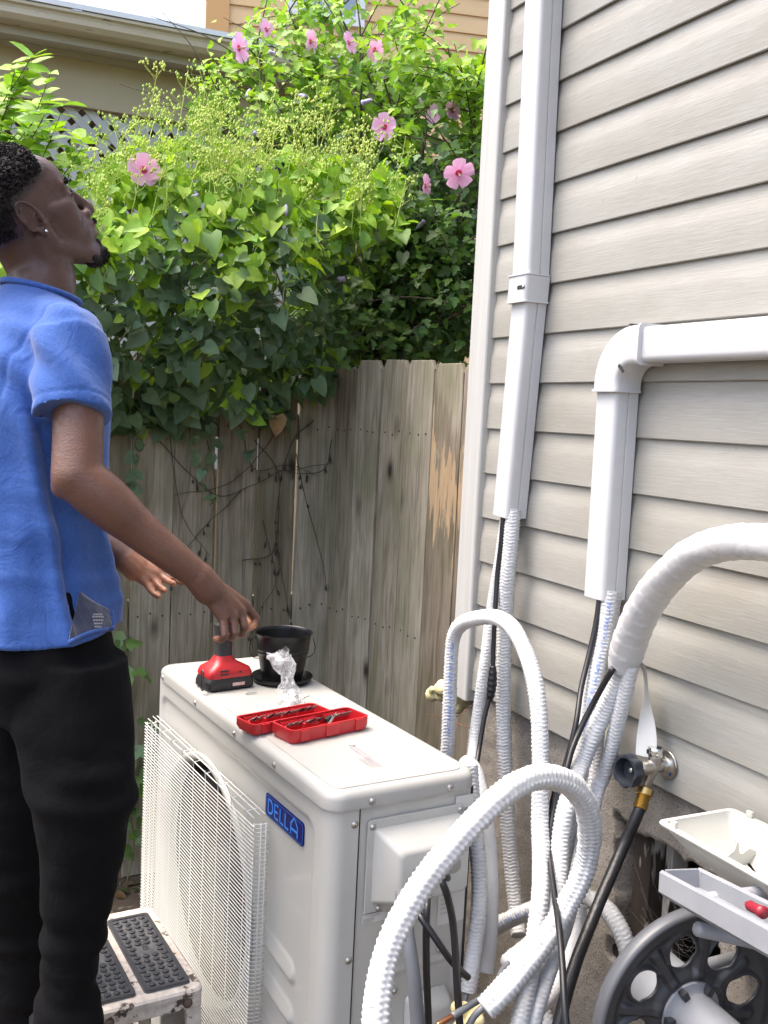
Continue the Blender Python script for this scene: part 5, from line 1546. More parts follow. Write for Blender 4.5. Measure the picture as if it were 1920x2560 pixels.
PALM_PTS = [(d1_, .020, 1.0) for (a_, b1, c1, d1_, r_) in MC.values()] + [(Z6(1415, 880, 1.712), .02, .9), (Z6(1250, 860, 1.70), .045, .8)]
# left arm (far)
SHL = NB - PZ * .075 - PR * .165; ELL = SHL - PZ * .27 + PF * .02
WRL = px(322, 1402, 1.90)
b.tube(spline([NB - PZ * .06 - PR * .11, SHL, SHL.lerp(ELL, .5), ELL], .02), lambda f: .048 - .011 * f, 18)
b.tube(spline([ELL, ELL.lerp(WRL, .35), ELL.lerp(WRL, .7), WRL], .012), lambda f: .037 - .012 * f ** 1.2, 18)
W6 = lambda x, y, d: Z6(x, y, d)
b.cap2(WRL, W6(250, 290, 1.905), .026, .027)
pal = W6(330, 330, 1.905)
LF = [(W6(345, 430, 1.895), W6(400, 520, 1.885), W6(440, 560, 1.878), W6(490, 588, 1.868), .0064),
      (W6(425, 400, 1.90), W6(480, 470, 1.888), W6(520, 505, 1.880), W6(552, 525, 1.868), .0069),
      (W6(490, 355, 1.905), W6(560, 410, 1.893), W6(600, 435, 1.884), W6(640, 452, 1.870), .0069),
      (W6(540, 320, 1.912), W6(620, 380, 1.905), W6(680, 420, 1.900), W6(725, 445, 1.893), .0068)]
for a_, b1, c1, d1_, r_ in LF:
    b.cap2(W6(190, 260, 1.905), a_, .020, r_ * 1.55)
    b.cap2(a_, b1, r_ * 1.1, r_); b.cap2(b1, c1, r_, r_ * .93); b.cap2(c1, d1_, r_ * .93, r_ * .85)
b.cap2(W6(230, 230, 1.92), W6(400, 230, 1.955), .018, .013); b.cap2(W6(400, 230, 1.955), W6(520, 280, 1.965), .012, .009)
PALM_PTS += [(W6(300, 330, 1.88), .055, 1.0), (W6(420, 430, 1.87), .045, 1.0), (W6(560, 460, 1.865), .045, 1.0), (W6(200, 250, 1.885), .030, .75)]
# legs and feet
def legpath(side):
    if side > 0: L = [(165, 1650, 1.64), (180, 1800, 1.63), (200, 2000, 1.60), (197, 2200, 1.60), (186, 2400, 1.60), (182, 2560, 1.60)]
    else: L = [(60, 1650, 1.80), (52, 1800, 1.81), (45, 2000, 1.80), (42, 2200, 1.81), (40, 2400, 1.82), (40, 2560, 1.82)]
    P = [px(*p) for p in L]
    P.append(V((P[-1].x, P[-1].y, PLAT + .06)))
    return P
for s in (1, -1):
    P = legpath(s); b.tube(spline(P, .03), lambda f: .048 - .022 * f, 18); b.cap2(P[0], PV, .06, .06)
    b.cap2(P[-1] - PZ * .03, P[-1] - PZ * .03 + PF * .05, .034, .028)
me = fuse(b, 0.0024, 5, 'body')
import numpy as np
nvt = len(me.vertices)
co = np.empty(nvt * 3); me.vertices.foreach_get('co', co); co = co.reshape(-1, 3)
ed = np.empty(len(me.edges) * 2, dtype=np.int64); me.edges.foreach_get('vertices', ed); ed = ed.reshape(-1, 2)
def npv(v): return np.array((v.x, v.y, v.z))
def sm01(t):
    t = np.clip(t, 0, 1); return t * t * (3 - 2 * t)
loc = co - npv(HO); lx, ly, lz = loc @ npv(HF), loc @ npv(HL), loc @ npv(HU)
wgt = sm01((co[:, 2] - NB.z - .02) / .05)                       # soften the face, less at nose, lips and ears
wgt = wgt * (1 - .80 * sm01((.030 - np.sqrt((lx - .105) ** 2 + ly ** 2 + (lz + .042) ** 2)) / .012)) * (1 - .85 * sm01((.040 - np.sqrt((lx + .012) ** 2 + (np.abs(ly) - .078) ** 2 + (lz - .004) ** 2)) / .012))
ew = np.zeros(nvt)
for P_ in (ELR, SHR):
    ew = np.maximum(ew, sm01((.11 - np.linalg.norm(co - npv(P_), axis=1)) / .05))
wgt = np.maximum(wgt, ew)
deg_ = np.bincount(ed.ravel(), minlength=nvt).astype(float)
for _ in range(24):
    acc = np.zeros_like(co)
    for k_ in range(3):
        acc[:, k_] = np.bincount(ed[:, 0], co[ed[:, 1], k_], nvt) + np.bincount(ed[:, 1], co[ed[:, 0], k_], nvt)
    co += (acc / deg_[:, None] - co) * (wgt * .6)[:, None]
me.vertices.foreach_set('co', co.ravel())
C3 = np.repeat(np.array([SKIN]), nvt, 0)
f_ = np.clip((co[:, 2] - NB.z + .02) / .10, 0, 1)[:, None]; C3 = C3 * (1 - f_) + np.array([FACE]) * f_
lipm = ((lx > .097) & (np.abs(lz + .057) < .0135) & (np.abs(ly) < .022)).astype(float)[:, None] * .75
C3 = C3 * (1 - lipm) + np.array([(.17, .07, .065)]) * lipm
f_ = np.zeros(nvt)
for P_, r_, k_ in PALM_PTS:
    f_ = np.maximum(f_, k_ * sm01((r_ - np.linalg.norm(co - npv(P_), axis=1)) / (r_ * .55)))
C3 = C3 * (1 - f_[:, None]) + np.array([PALM]) * f_[:, None]
fade = np.zeros(nvt)
for i_ in np.nonzero(co[:, 2] > NB.z + .05)[0]:
    d = V(((lx[i_] + .010) / .092, ly[i_] / .0725, (lz[i_] - .040) / .078)).normalized()
    if d.x > .75 or lz[i_] < -.05: continue
    fade[i_] = min(1, hair_len(V((d.x - .10, d.y, d.z + .10)).normalized()) * 2.2)
earm = sm01((.036 - np.sqrt((lx + .012) ** 2 + (np.abs(ly) - .078) ** 2 + (lz - .004) ** 2)) / .01)
fade = fade * (1 - earm)
C3 = C3 * (1 - .72 * fade[:, None]) + np.array([(.014, .011, .011)]) * .72 * fade[:, None]
at = me.color_attributes.new('Col', 'FLOAT_COLOR', 'POINT')
at.data.foreach_set('color', np.hstack([C3, np.ones((nvt, 1))]).astype(np.float32).ravel())
me.transform(MX[root].inverted())
body = link_mesh('body', me, M['skin'], root)
# eyes
rr0 = random.Random(2)
M['eye'] = mat('eye_white', (0.22, 0.20, 0.19), 0.3); M['iris'] = mat('eye_dark', (0.01, 0.007, 0.006), 0.15)
for s in (-1, 1):
    q = MB(); q.ball(h(.0735, s * .031, .0105), .0118); e_ = q.build('eye', M['eye'], root, smooth=True, world=True)
    q = MB(); q.ball(h(.0806, s * .0315, .0118), .0058); q.build('iris', M['iris'], e_, smooth=True, world=True)
    q = MB(); q.tube(spline([h(.0905, s * .017, .0105), h(.0925, s * .026, .0155), h(.0895, s * .036, .0145), h(.0800, s * .047, .0085)], .004), [.0015] * 40 if False else .0014, 6); q.build('upper_lashes', M['hair'], root, smooth=True, world=True)
    q = MB()                                                  # brow hair
    for i in range(60):
        f = rr0.random(); p = h(.0980 - .019 * f ** 1.6, s * (.008 + .038 * f), .0310 + .003 * math.sin(f * 3) + rr0.gauss(0, .0018)); q.tube([p, p + HL * s * .006 + HU * .002 + HF * .0006], [.0013, .0006], 4)
    tag(q.build('eyebrow', M['hair'], root, world=True), kind='stuff')
# hair: cap of twists
rr = random.Random(3)
q = MB(); base_pts = []
vs = []; fs = []
for i in range(46):
    for j in range(34):
        th = 2 * math.pi * i / 46; ph = math.pi * j / 33
        d = V((math.sin(ph) * math.cos(th), math.sin(ph) * math.sin(th), math.cos(ph)))
        base_pts.append(d)
def scalp(d): return h(-.010 + d.x * .092, d.y * .0725, .040 + d.z * .078)
sb_ = MB()
ring = []
for j in range(40):
    ph = math.pi * (j + .5) / 40; rw = []
    for i in range(64):
        th = 2 * math.pi * i / 64
        d = V((math.sin(ph) * math.cos(th), math.sin(ph) * math.sin(th), math.cos(ph)))
        k = hair_len(d)
        ext = -.006 + .0165 * k + .006 * k * noise.noise(d * 7) + .004 * k * noise.noise(d * 19)
        p = scalp(d); nn = (p - h(-.010, 0, .040)).normalized(); rw.append(p + nn * ext)
    ring.append(rw)
sb_.loft(ring)
hair = sb_.build('hair', M['hair'], root, smooth=True, world=True)
q = MB()
for i in range(9000):
    d = V((rr.gauss(0, 1), rr.gauss(0, 1), rr.gauss(0, 1))).normalized(); k = hair_len(d)
    if k < .05 or rr.random() > k * 1.2 + .1: continue
    if d.y > .35: continue
    p = scalp(d); nn = (p - h(-.010, 0, .040)).normalized(); t_ = nn.orthogonal().normalized(); t_ = Matrix.Rotation(rr.uniform(0, 6.28), 3, nn) @ t_; t2 = nn.cross(t_)
    L_ = (.003 + .008 * rr.random()) * (.35 + .65 * k)
    p0 = p + nn * (-.001 + .0105 * k + .004 * k * noise.noise(d * 7))
    P = [p0, p0 + nn * L_ * .5 + t_ * L_ * .35, p0 + nn * L_ * .85 + t2 * L_ * .4, p0 + nn * L_ * .8 - t_ * L_ * .4]
    q.tube(P, [.0011, .0012, .0010, .0005], 3)
tag(q.build('curls', M['hair'], hair, smooth=True, world=True), kind='stuff')
# longer twists crossing the crown
for i in range(22):
    y0 = -.065 + .13 * i / 21
    P = []
    for k in range(7):
        f = k / 6; d = V((.55 - 1.35 * f, y0 / .075 * (1 + .25 * math.sin(f * 5 + i)), .95 - .9 * f * f)).normalized(); p = scalp(d); P.append(p + (p - h(-.010, 0, .040)).normalized() * (.0105 + .003 * math.sin(f * 23 + i)))
    w = MB(); w.tube(spline(P, .005), lambda f: .0034 + .0012 * math.sin(f * 75 + i) - .0012 * f, 7); w.build('twist', M['hair'], hair, smooth=True, world=True)
# goatee and moustache
q = MB(); hel(q, (.0885, 0, -.0985), .0195, .0185, .0150); hel(q, (.080, 0, -.106), .018, .018, .012); q.cap2(h(.098, 0, -.080), h(.094, 0, -.092), .008, .012)
q.cap2(h(.070, -.026, -.098), h(.082, -.010, -.104), .007, .012); q.cap2(h(.070, .026, -.098), h(.082, .010, -.104), .007, .012)
me = fuse(q, .0022, 2, 'goatee')
me.transform(MX[root].inverted()); bd_ = link_mesh('goatee', me, M['hair'], root)
q = MB()
for i in range(420):
    d = V((rr.gauss(.3, 1), rr.gauss(0, 1), rr.gauss(-.5, 1))).normalized(); p = h(.0855 + d.x * .021, d.y * .0205, -.0995 + d.z * .017); q.tube([p, p + (HF * d.x + HL * d.y + HU * d.z) * .004 + HU * -.0015], [.0007, .0003], 3)
for i in range(160):
    s_ = rr.uniform(-1, 1); p = h(.1135 - .012 * s_ * s_, s_ * .022, -.0425 - .004 * abs(s_) + rr.gauss(0, .0015)); q.tube([p, p + HF * .0025 - HU * .0025 + HL * s_ * .0015], [.0006, .0003], 3)
tag(q.build('beard_hair', M['hair'], root, world=True), kind='stuff')
q = MB(); es = h(-.005, -.0805, -.021); q.lathe([(.0001, 0), (.0026, .0008), (.0026, .002), (.0012, .0032), (.0001, .0034)], es, -HL, 10); q.build('ear_stud', mat('stud', (.8, .8, .8), .1, metal=1.0), root, smooth=True, world=True)

# t-shirt: trunk and two sleeves fused, then creased
def ringp(c, a, bb, n=40, e=2.3, fr=PF, sd=PR, up=PZ, tilt=0.0):
    out = []
    for k in range(n):
        th = 2 * math.pi * k / n; cs, sn = math.cos(th), math.sin(th)
        x = math.copysign(abs(cs) ** (2 / e), cs) * a; y = math.copysign(abs(sn) ** (2 / e), sn) * bb
        out.append(c + fr * x + sd * y + up * tilt * x)
    return out
b = MB()
secs = [(103, 738, 1.735, .064, .066, 2.0, -.22), (102, 756, 1.735, .070, .082, 2.0, -.2), (96, 788, 1.735, .088, .130, 2.1, -.1), (86, 832, 1.735, .102, .165, 2.3, 0), (74, 900, 1.735, .116, .188, 2.4, 0), (66, 1000, 1.735, .128, .184, 2.4, 0), (62, 1150, 1.735, .130, .180, 2.3, 0), (58, 1300, 1.73, .128, .178, 2.3, 0), (60, 1430, 1.725, .132, .182, 2.3, 0), (62, 1490, 1.72, .136, .185, 2.3, 0), (62, 1542, 1.715, .140, .188, 2.3, .0)]
rg = [ringp(px(x, y, d), a, bb, 44, e, tilt=t_) for x, y, d, a, bb, e, t_ in secs]
b.loft(rg)
SLV = px(183, 1040, 1.555)
def sleeve(S, E, r0, r1):
    d = (E - S).normalized(); fr_ = (PF - d * PF.dot(d)).normalized(); sd_ = d.cross(fr_)
    rs = []
    for i in range(9):
        f = i / 8; c = S.lerp(E, f); rs.append(ringp(c, r0[0] + (r1[0] - r0[0]) * f, r0[1] + (r1[1] - r0[1]) * f, 30, 2.2, fr_, sd_))
    return rs
sr = sleeve(px(176, 845, 1.60), SLV, (.060, .056), (.0615, .050)); b.loft(sr); b.ball(px(172, 850, 1.605), .059, 18, 12)
b.cap2(px(112, 808, 1.70), px(168, 848, 1.61), .052, .058)
SLL = SHL + (ELL - SHL).normalized() * .17
b.loft(sleeve(SHL + PZ * .015, SLL, (.062, .058), (.062, .054))); b.ball(SHL, .062, 18, 12)
me = fuse(b, .0045, 4, 'tshirt')
inv_r = MX[root].inverted()
ARMP = px(150, 900, 1.58)
SDIR = (px(176, 845, 1.60) - SLV).normalized()
HEMZ = px(62, 1542, 1.715).z
NRM = [v.normal.copy() for v in me.vertices]; COS = []
for v in me.vertices:
    p = v.co.copy(); n_v = NRM[v.index]
    w = p - CH_; fwd_, rt_, z_ = w.dot(PF), w.dot(PR), p.z
    e = 0.0
    # drapes: long soft vertical folds low down, diagonal pulls at armpit, sleeve puckers
    low = smooth01((1.62 - z_) / .32)
    hm = smooth01((z_ - HEMZ) / .05)
    e += .0105 * low * noise.noise(V((fwd_ * 14 + rt_ * 5, rt_ * 14, z_ * 2.0))) * (.4 + .6 * hm)
    e += .0040 * noise.noise(V((fwd_ * 16 + z_ * 7, rt_ * 16, z_ * 6 + 3))) * hm
    dA = (p - ARMP).length
    e += .0055 * smooth01((.17 - dA) / .15) * math.sin((fwd_ * .8 + z_ * .6) * 110 + 2 * noise.noise(p * 9))
    e += .0045 * noise.noise(V((fwd_ * 6 + z_ * 22, rt_ * 6, z_ * 30))) * smooth01((1.56 - z_) / .15) * hm
    if rt_ > .02 and z_ < 1.64:                    # the long hanging fold below the armpit, and a lesser one behind it
        f0 = -.050 + (1.60 - z_) * .17 + .008 * noise.noise(V((0, 0, z_ * 9))); u_ = fwd_ - f0
        g_ = smooth01((rt_ - .02) / .08) * smooth01((1.64 - z_) / .12)
        e += g_ * (.011 * math.exp(-((u_ + .010) / .013) ** 2) - .014 * hm * smooth01((u_ + .002) / .014) * smooth01((.11 - u_) / .10))
        u2 = fwd_ + .105 - (1.60 - z_) * .05; e += g_ * .008 * math.exp(-(u2 / .016) ** 2)
        u3 = fwd_ - .060 - (1.45 - z_) * .25; e += g_ * smooth01((1.5 - z_) / .1) * .009 * math.exp(-(u3 / .012) ** 2)
    if z_ > 1.56 and rt_ > .1: e -= .0030 * math.exp(-((rt_ - .150 - .02 * (1.74 - z_)) / .0035) ** 2) * smooth01((z_ - 1.56) / .05)
    ts_ = (p - SLV).dot(SDIR)
    if rt_ > .09 and abs(ts_ - .020) < .02 and (p - SLV - SDIR * ts_).length < .085: e -= .0016 * math.exp(-((ts_ - .020) / .0025) ** 2)
    q_ = p + V((n_v.x, n_v.y, n_v.z * hm)) * e
    if z_ < HEMZ + .12: q_.z += (.016 * noise.noise(V((fwd_ * 6, rt_ * 6, 1))) - .010 * rt_ / .18 + .010 * fwd_ / .13) * smooth01((HEMZ + .12 - z_) / .12)
    COS += [q_.x, q_.y, q_.z]
me.vertices.foreach_set('co', COS)
me.transform(inv_r)
shirt = link_mesh('t_shirt', me, M['blue'], root)
# collar rib, sleeve hem, shirt hem
def ring_tube(name, ringpts, r, m, parent, flat=1.0):
    pts = [V(p) for p in ringpts]; pts = pts + pts[:2]
    q = MB(); q.tube(spline(pts, .006), r, 8); q.build(name, m, parent, smooth=True, world=True)
cr = ringp(px(103, 736, 1.735), .0645, .0665, 40, 2.0, tilt=-.22)
ring_tube('collar', [p + PZ * .003 for p in cr], .0052, M['blue'], shirt)
hr = ringp(SLV + PZ * .005, .0612, .0500, 30, 2.2, (PF - (ELR - SHR).normalized() * PF.dot((ELR - SHR).normalized())).normalized(), (ELR - SHR).normalized().cross((PF - (ELR - SHR).normalized() * PF.dot((ELR - SHR).normalized())).normalized()))
sm = [px(100, 1005, 1.60), px(92, 930, 1.60), px(100, 850, 1.595), px(125, 800, 1.585), px(160, 770, 1.59), px(200, 765, 1.61)]
from mathutils.bvhtree import BVHTree
SHBVH = BVHTree.FromPolygons([MX[root] @ v.co for v in shirt.data.vertices], [list(p.vertices) for p in shirt.data.polygons])
# turned-out hem flap at the front, showing the dark inside and its printed care mark
q = MB(); vs = []; fs = []
nU, nV = 22, 16
hc = V((px(64, 1500, 1.72).x, px(64, 1500, 1.72).y, 0))
def trunk_pt(x, y, out):
    d = ray(x, y)
    # intersect with an elliptic cylinder about the trunk axis
    a_, b2 = .150 + out, .200 + out
    o = CAM - hc; ox, oy = o.dot(PF) / a_, o.dot(PR) / b2; dx, dy = d.dot(PF) / a_, d.dot(PR) / b2
    A_, B_, C_ = dx * dx + dy * dy, 2 * (ox * dx + oy * dy), ox * ox + oy * oy - 1
    disc = B_ * B_ - 4 * A_ * C_
    t_ = (-B_ - math.sqrt(max(disc, 0))) / (2 * A_) if disc > 0 else -B_ / (2 * A_)
    hit = SHBVH.ray_cast(CAM, d.normalized())
    if hit[0] is not None: return hit[0] - d.normalized() * (.001 + out)
    return CAM + d * t_
def flapxy(u, v):
    # quad corners in the photograph: lower left, lower right, upper right, upper left
    bl, br, tr2, tl2 = (172, 1606), (282, 1572), (278, 1525), (200, 1478)
    a = (bl[0] + (br[0] - bl[0]) * u, bl[1] + (br[1] - bl[1]) * u - 8 * math.sin(math.pi * u)); c = (tl2[0] + (tr2[0] - tl2[0]) * u, tl2[1] + (tr2[1] - tl2[1]) * u + 4 * math.sin(math.pi * u))
    return (a[0] + (c[0] - a[0]) * v, a[1] + (c[1] - a[1]) * v)
for j in range(nV + 1):
    for i in range(nU + 1):
        x, y = flapxy(i / nU, j / nV); vs.append(trunk_pt(x, y, .003 + .003 * math.sin(math.pi * j / nV) + .002 * noise.noise(V((i * .4, j * .3, 2)))))
for j in range(nV):
    for i in range(nU): a = j * (nU + 1) + i; fs.append((a, a + 1, a + nU + 2, a + nU + 1))
q.add(vs, fs); fl = q.build('turned_hem', M['blue_in'], shirt, smooth=True, world=True)
so = fl.modifiers.new('t', 'SOLIDIFY'); so.thickness = .002
edge = [vs[i] for i in range(nU + 1)] + [vs[j * (nU + 1) + nU] for j in range(1, nV + 1)]
q = MB(); q.tube(spline(edge[::2], .006), .0035, 7); q.build('hem_edge', M['blue'], fl, smooth=True, world=True)
q = MB()
for i, (w_, y) in enumerate(((30, 1540), (26, 1549), (22, 1557), (18, 1565), (24, 1534))):
    for k in range(4):
        x0 = 246 - w_ / 2 + k * w_ / 4
        q.add([trunk_pt(x, yy, .0105) for x, yy in ((x0, y), (x0 + w_ / 5, y - 1), (x0 + w_ / 5, y + 3), (x0, y + 4))], [(0, 1, 2, 3)])
tag(q.build('care_print', mat('care_print', (.35, .36, .40), .7), fl, world=True), kind='stuff')
# sweatpants
b = MB()
b.loft([ringp(px(62, 1440, 1.715), .112, .158, 40, 2.3), ringp(px(66, 1540, 1.715), .126, .174, 40, 2.3), ringp(px(78, 1640, 1.705), .130, .176, 40, 2.2), ringp(px(98, 1760, 1.70), .10, .15, 40, 2.1)])
def legloft(tab, dd):
    rs = []
    for x, y, d, a, bb in tab: rs.append(ringp(px(x, y, d), a, bb, 28, 2.1))
    b.loft(rs)
legloft([(165, 1640, 1.645, .102, .090), (178, 1740, 1.635, .100, .090), (192, 1850, 1.62, .092, .086), (203, 1980, 1.605, .084, .080), (205, 2080, 1.60, .069, .070), (199, 2190, 1.60, .060, .062), (188, 2290, 1.60, .053, .055), (180, 2380, 1.60, .047, .050), (172, 2450, 1.60, .044, .048), (174, 2510, 1.60, .054, .056), (178, 2570, 1.60, .056, .058), (180, 2640, 1.60, .050, .052), (180, 2690, 1.60, .040, .042)], 0)
legloft([(62, 1640, 1.79, .100, .090), (56, 1740, 1.80, .098, .090), (50, 1850, 1.80, .090, .086), (46, 1980, 1.80, .082, .080), (42, 2080, 1.81, .074, .074), (40, 2190, 1.81, .066, .067), (40, 2290, 1.82, .060, .061), (38, 2400, 1.82, .056, .056), (36, 2470, 1.82, .058, .060), (36, 2560, 1.82, .056, .056), (36, 2620, 1.82, .042, .044)], 0)
me = fuse(b, .005, 4, 'sweatpants')
NRM = [v.normal.copy() for v in me.vertices]; COS = []
for v in me.vertices:
    p = v.co.copy(); e = .007 * noise.noise(V((p.x * 13, p.y * 13, p.z * 4))) + .003 * noise.noise(p * 20)
    k = smooth01((.95 - p.z) / .2)
    e += k * .0075 * noise.noise(V((p.x * 9 + p.z * 12, p.y * 9, p.z * 34)))
    kn = smooth01((.14 - abs(p.z - 1.0)) / .12); e += kn * .006 * noise.noise(V((p.x * 8 + p.z * 18, p.y * 8 - p.z * 10, p.z * 22 + 7)))
    q_ = p + NRM[v.index] * e; COS += [q_.x, q_.y, q_.z]
me.vertices.foreach_set('co', COS)
me.transform(inv_r); link_mesh('sweatpants', me, M['pants'], root)
# shoes
M['shoe'] = mat('dark_shoe', (.02, .02, .022), .6)
for s in (1, -1):
    P = legpath(s)[-1]; q = MB(); fd = (PF * .8 + PR * .6).normalized(); c = V((P.x, P.y, PLAT)); sdv = V((fd.y, -fd.x, 0))
    rs = []
    for f, w_, hh in ((-.07, .026, .05), (-.05, .034, .075), (0, .037, .078), (.05, .038, .06), (.10, .042, .045), (.135, .036, .036), (.152, .018, .02)):
        rs.append([c + fd * f + sdv * (w_ * math.cos(a)) + PZ * (.002 + hh * .5 + hh * .5 * math.sin(a)) for a in [2 * math.pi * k / 14 for k in range(14)]])
    q.loft(rs); q.build('shoe', M['shoe'], root, smooth=True, world=True)
# platform the person stands on (below the frame)
M['plank'] = mat('raw_plank', (.30, .22, .13), .8, (.38, .29, .18), 6, stretch=(1, 8, 8), bmp=.3, bs=40)
pr_, pl_ = legpath(1)[-1], legpath(-1)[-1]
mdv = (pl_ - pr_); mdv.z = 0; mdl = mdv.normalized()
pm = rotz_m(mdl, V(((pr_.x + pl_.x) / 2, (pr_.y + pl_.y) / 2, 0)))
wp_ = thing('work_platform', 'low plank work platform under the shoes', 'platform', pm)
for i in range(3):
    q = MB(); y0 = -.145 + i * .10; q.bx(-.30, .30, y0, y0 + .093, PLAT - .03, PLAT); q.build('plank', M['plank'], wp_, bevel=.002)
for x in (-.26, .26):
    for y in (-.12, .13):
        q = MB(); q.bx(x - .02, x + .02, y - .02, y + .02, 0, PLAT - .031); q.build('leg', M['plank'], wp_)

# ---------------------------------------------------------------- things on the lid (unit frame: x towards the wall, y along the length)
M['red'] = mat('red_plastic', (0.42, 0.012, 0.018), 0.38, (0.47, 0.02, 0.025), 8, bmp=.06, bs=90)
M['drill_black'] = mat('black_plastic', (0.014, 0.014, 0.015), 0.45, bmp=.15, bs=140)
M['rubber_grip'] = mat('grip_rubber', (0.022, 0.022, 0.024), 0.6, bmp=.3, bs=220)
M['pot'] = mat('black_enamel_pail', (0.006, 0.006, 0.007), 0.36, spec=.35, speck=(70, .74, (.25, .25, .25)))
def on_lid(x, y): return MA @ Matrix.Translation((x, y, LT))
# drill standing on its battery
dp = A0.copy()
D0 = px(440 + 355 / 3.072, 1540 + 545 / 3.072, 1)
def lid_pt(px_, py_): return pz(px_, py_, LT)
dc = lid_pt(440 + 372 / 3.072, 1540 + 540 / 3.072)
dd_ = V((0.80, 0.60, 0)).normalized()            # battery length direction
DM = rotz_m(dd_, V((dc.x, dc.y, LT)))
dr = thing('cordless_drill', 'red and black cordless drill standing on its battery on the lid', 'drill', DM)
# local x along battery length, y across, z up
q = MB()
def rrz(x0, x1, y0, y1, r, z): return [V((x, y, z)) for x, y in rrect(x0, x1, y0, y1, r, 4)]
q.loft([rrz(-.050, .050, -.034, .034, .008, 0.0), rrz(-.056, .056, -.0375, .0375, .009, .005), rrz(-.056, .056, -.0375, .0375, .009, .017), rrz(-.053, .053, -.036, .036, .009, .026), rrz(-.052, .050, -.035, .035, .009, .028)])
bt = q.build('battery', M['drill_black'], dr, auto=35)
for xx in (-.036, -.012, .012, .036):
    q = MB(); q.bx(xx - .003, xx + .003, -.0385, -.0368, .004, .013); q.build('battery_rib', M['drill_black'], bt, bevel=.0006)
q = MB(); q.bx(.0, .030, -.0386, -.0376, .010, .017); q.build('battery_label', mat('label_red_white', (.55, .05, .05), .5, (.7, .68, .66), 60), bt)
q = MB()
q.loft([rrz(-.053, .052, -.036, .036, .012, .0285), rrz(-.054, .053, -.0365, .0365, .012, .036), rrz(-.050, .048, -.035, .035, .014, .047), rrz(-.036, .028, -.026, .026, .015, .056), rrz(-.027, .016, -.020, .020, .014, .066), rrz(-.024, .012, -.018, .018, .013, .074)])
ft = q.build('foot', M['red'], dr, auto=45)
for z_, x0, x1 in ((.0455, -.030, -.010), (.0375, -.030, -.010), (.040, .016, .022)):
    q = MB(); q.bx(x0, x1, -.0372, -.0345, z_ - .0018, z_ + .0018); q.build('vent', M['drill_black'], ft)
q = MB()
q.loft([rrz(-.0245, .0125, -.0180, .0180, .013, .0735), rrz(-.023, .012, -.0170, .0170, .013, .085), rrz(-.0235, .0125, -.0175, .0175, .013, .105), rrz(-.025, .013, -.0180, .0180, .013, .125), rrz(-.027, .014, -.0175, .0175, .013, .142)])
gp_ = q.build('grip', M['rubber_grip'], dr, auto=45)
q = MB(); q.loft([[V((.0125 + o, y, z)) for y, z in ((-.003, .078), (.003, .078), (.009, .142), (-.009, .142))] for o in (0, .0022)]); q.build('grip_inlay', M['red'], gp_)
q = MB(); q.lathe([(.0034, 0), (.0034, .0012), (.0015, .0012)], (-.004, -.0178, .112), (0, -1, 0), 12); q.build('grip_screw', M['red'], gp_)
# motor housing and chuck point away from the viewer, behind the hand
hd_ = V((0.25, 0.95, 0)).normalized()
hd_ = DM.to_3x3().inverted() @ (V((-.05, 1.0, 0)).normalized())
q = MB(); q.lathe([(.012, -.012), (.016, -.010), (.019, .0), (.020, .05), (.019, .065)], V((.006, 0, .156)), hd_, 24); q.build('motor_housing', M['red'], dr, auto=40)
q = MB(); q.lathe([(.017, .066), (.017, .092), (.012, .112), (.006, .114)], V((.006, 0, .156)), hd_, 20); q.build('chuck', M['drill_black'], dr, auto=40)
q = MB(); q.bx(.014, .022, -.007, .007, .128, .150); q.build('trigger', M['drill_black'], dr, bevel=.002)
# belt clip: bent loop of dark steel
q = MB(); bl_ = [V((-.056, -.020, .018)), V((-.066, -.030, .020)), V((-.070, -.036, .010)), V((-.071, -.037, .026)), V((-.071, -.0365, .046)), V((-.0705, -.031, .052)), V((-.070, -.025, .046)), V((-.070, -.025, .014)), V((-.070, -.030, .007)), V((-.070, -.036, .010))]
q.tube(spline(bl_, .002), .0019, 6); q.build('belt_clip', mat('clip_steel', (.10, .10, .11), .35, metal=.8), dr, smooth=True)
# pail planter with saucer
pc = lid_pt(440 + 812 / 3.072, 1540 + 497 / 3.072)
PM_ = Matrix.Translation((pc.x, pc.y, LT))
sa = thing('pot_saucer', 'round black saucer under the black pail', 'saucer', PM_)
q = MB(); q.lathe([(.0001, 0), (.060, 0), (.064, .003), (.0685, .013), (.0705, .0145), (.071, .0135), (.0672, .0045), (.062, .0025), (.0001, .0025)], (0, 0, 0), (0, 0, 1), 56); q.build('dish', M['pot'], sa, auto=50)
pa = thing('pail', 'small black metal pail with a wire handle and raised bands', 'pail', Matrix.Translation((pc.x, pc.y, LT + .0028)))
ph_ = .112
pf = [(.0001, 0), (.0445, 0), (.046, .002)]
def pr_at(z): return .046 + (.0655 - .046) * z / ph_
for z in (.02, .04, .058): pf.append((pr_at(z), z))
for zb in (.066, .0745): pf += [(pr_at(zb - .003), zb - .003), (pr_at(zb) + .0018, zb), (pr_at(zb + .003), zb + .003)]
pf += [(pr_at(.100), .100), (pr_at(.108), .108), (.0668, .1105), (.0675, .112), (.0668, .1135), (.0645, .112), (.0640, .105), (.046, .006), (.0001, .0045)]
q = MB(); q.lathe(pf, (0, 0, 0), (0, 0, 1), 64); q.build('bucket', M['pot'], pa, auto=60)
vw_ = V((RGT.x, RGT.y, 0)).normalized()
e0 = -vw_ * .066 + V((0, 0, .098)); q = MB()
q.lathe([(.007, 0), (.007, .0016), (.003, .0022)], e0 + vw_ * .0025, -vw_, 12); q.build('ear', M['pot'], pa, auto=40)
toc2 = V((-vw_.y, vw_.x, 0)); 
P = []
for i in range(15):
    a = math.pi * i / 14
    P.append(-vw_ * (.0675 * math.cos(a)) + (toc2 * .022 * 1 + V((0, 0, -.045))) * 0 + V((0, 0, .098)) + (toc2 * .62 + V((0, 0, -.70))).normalized() * (.070 * math.sin(a)))
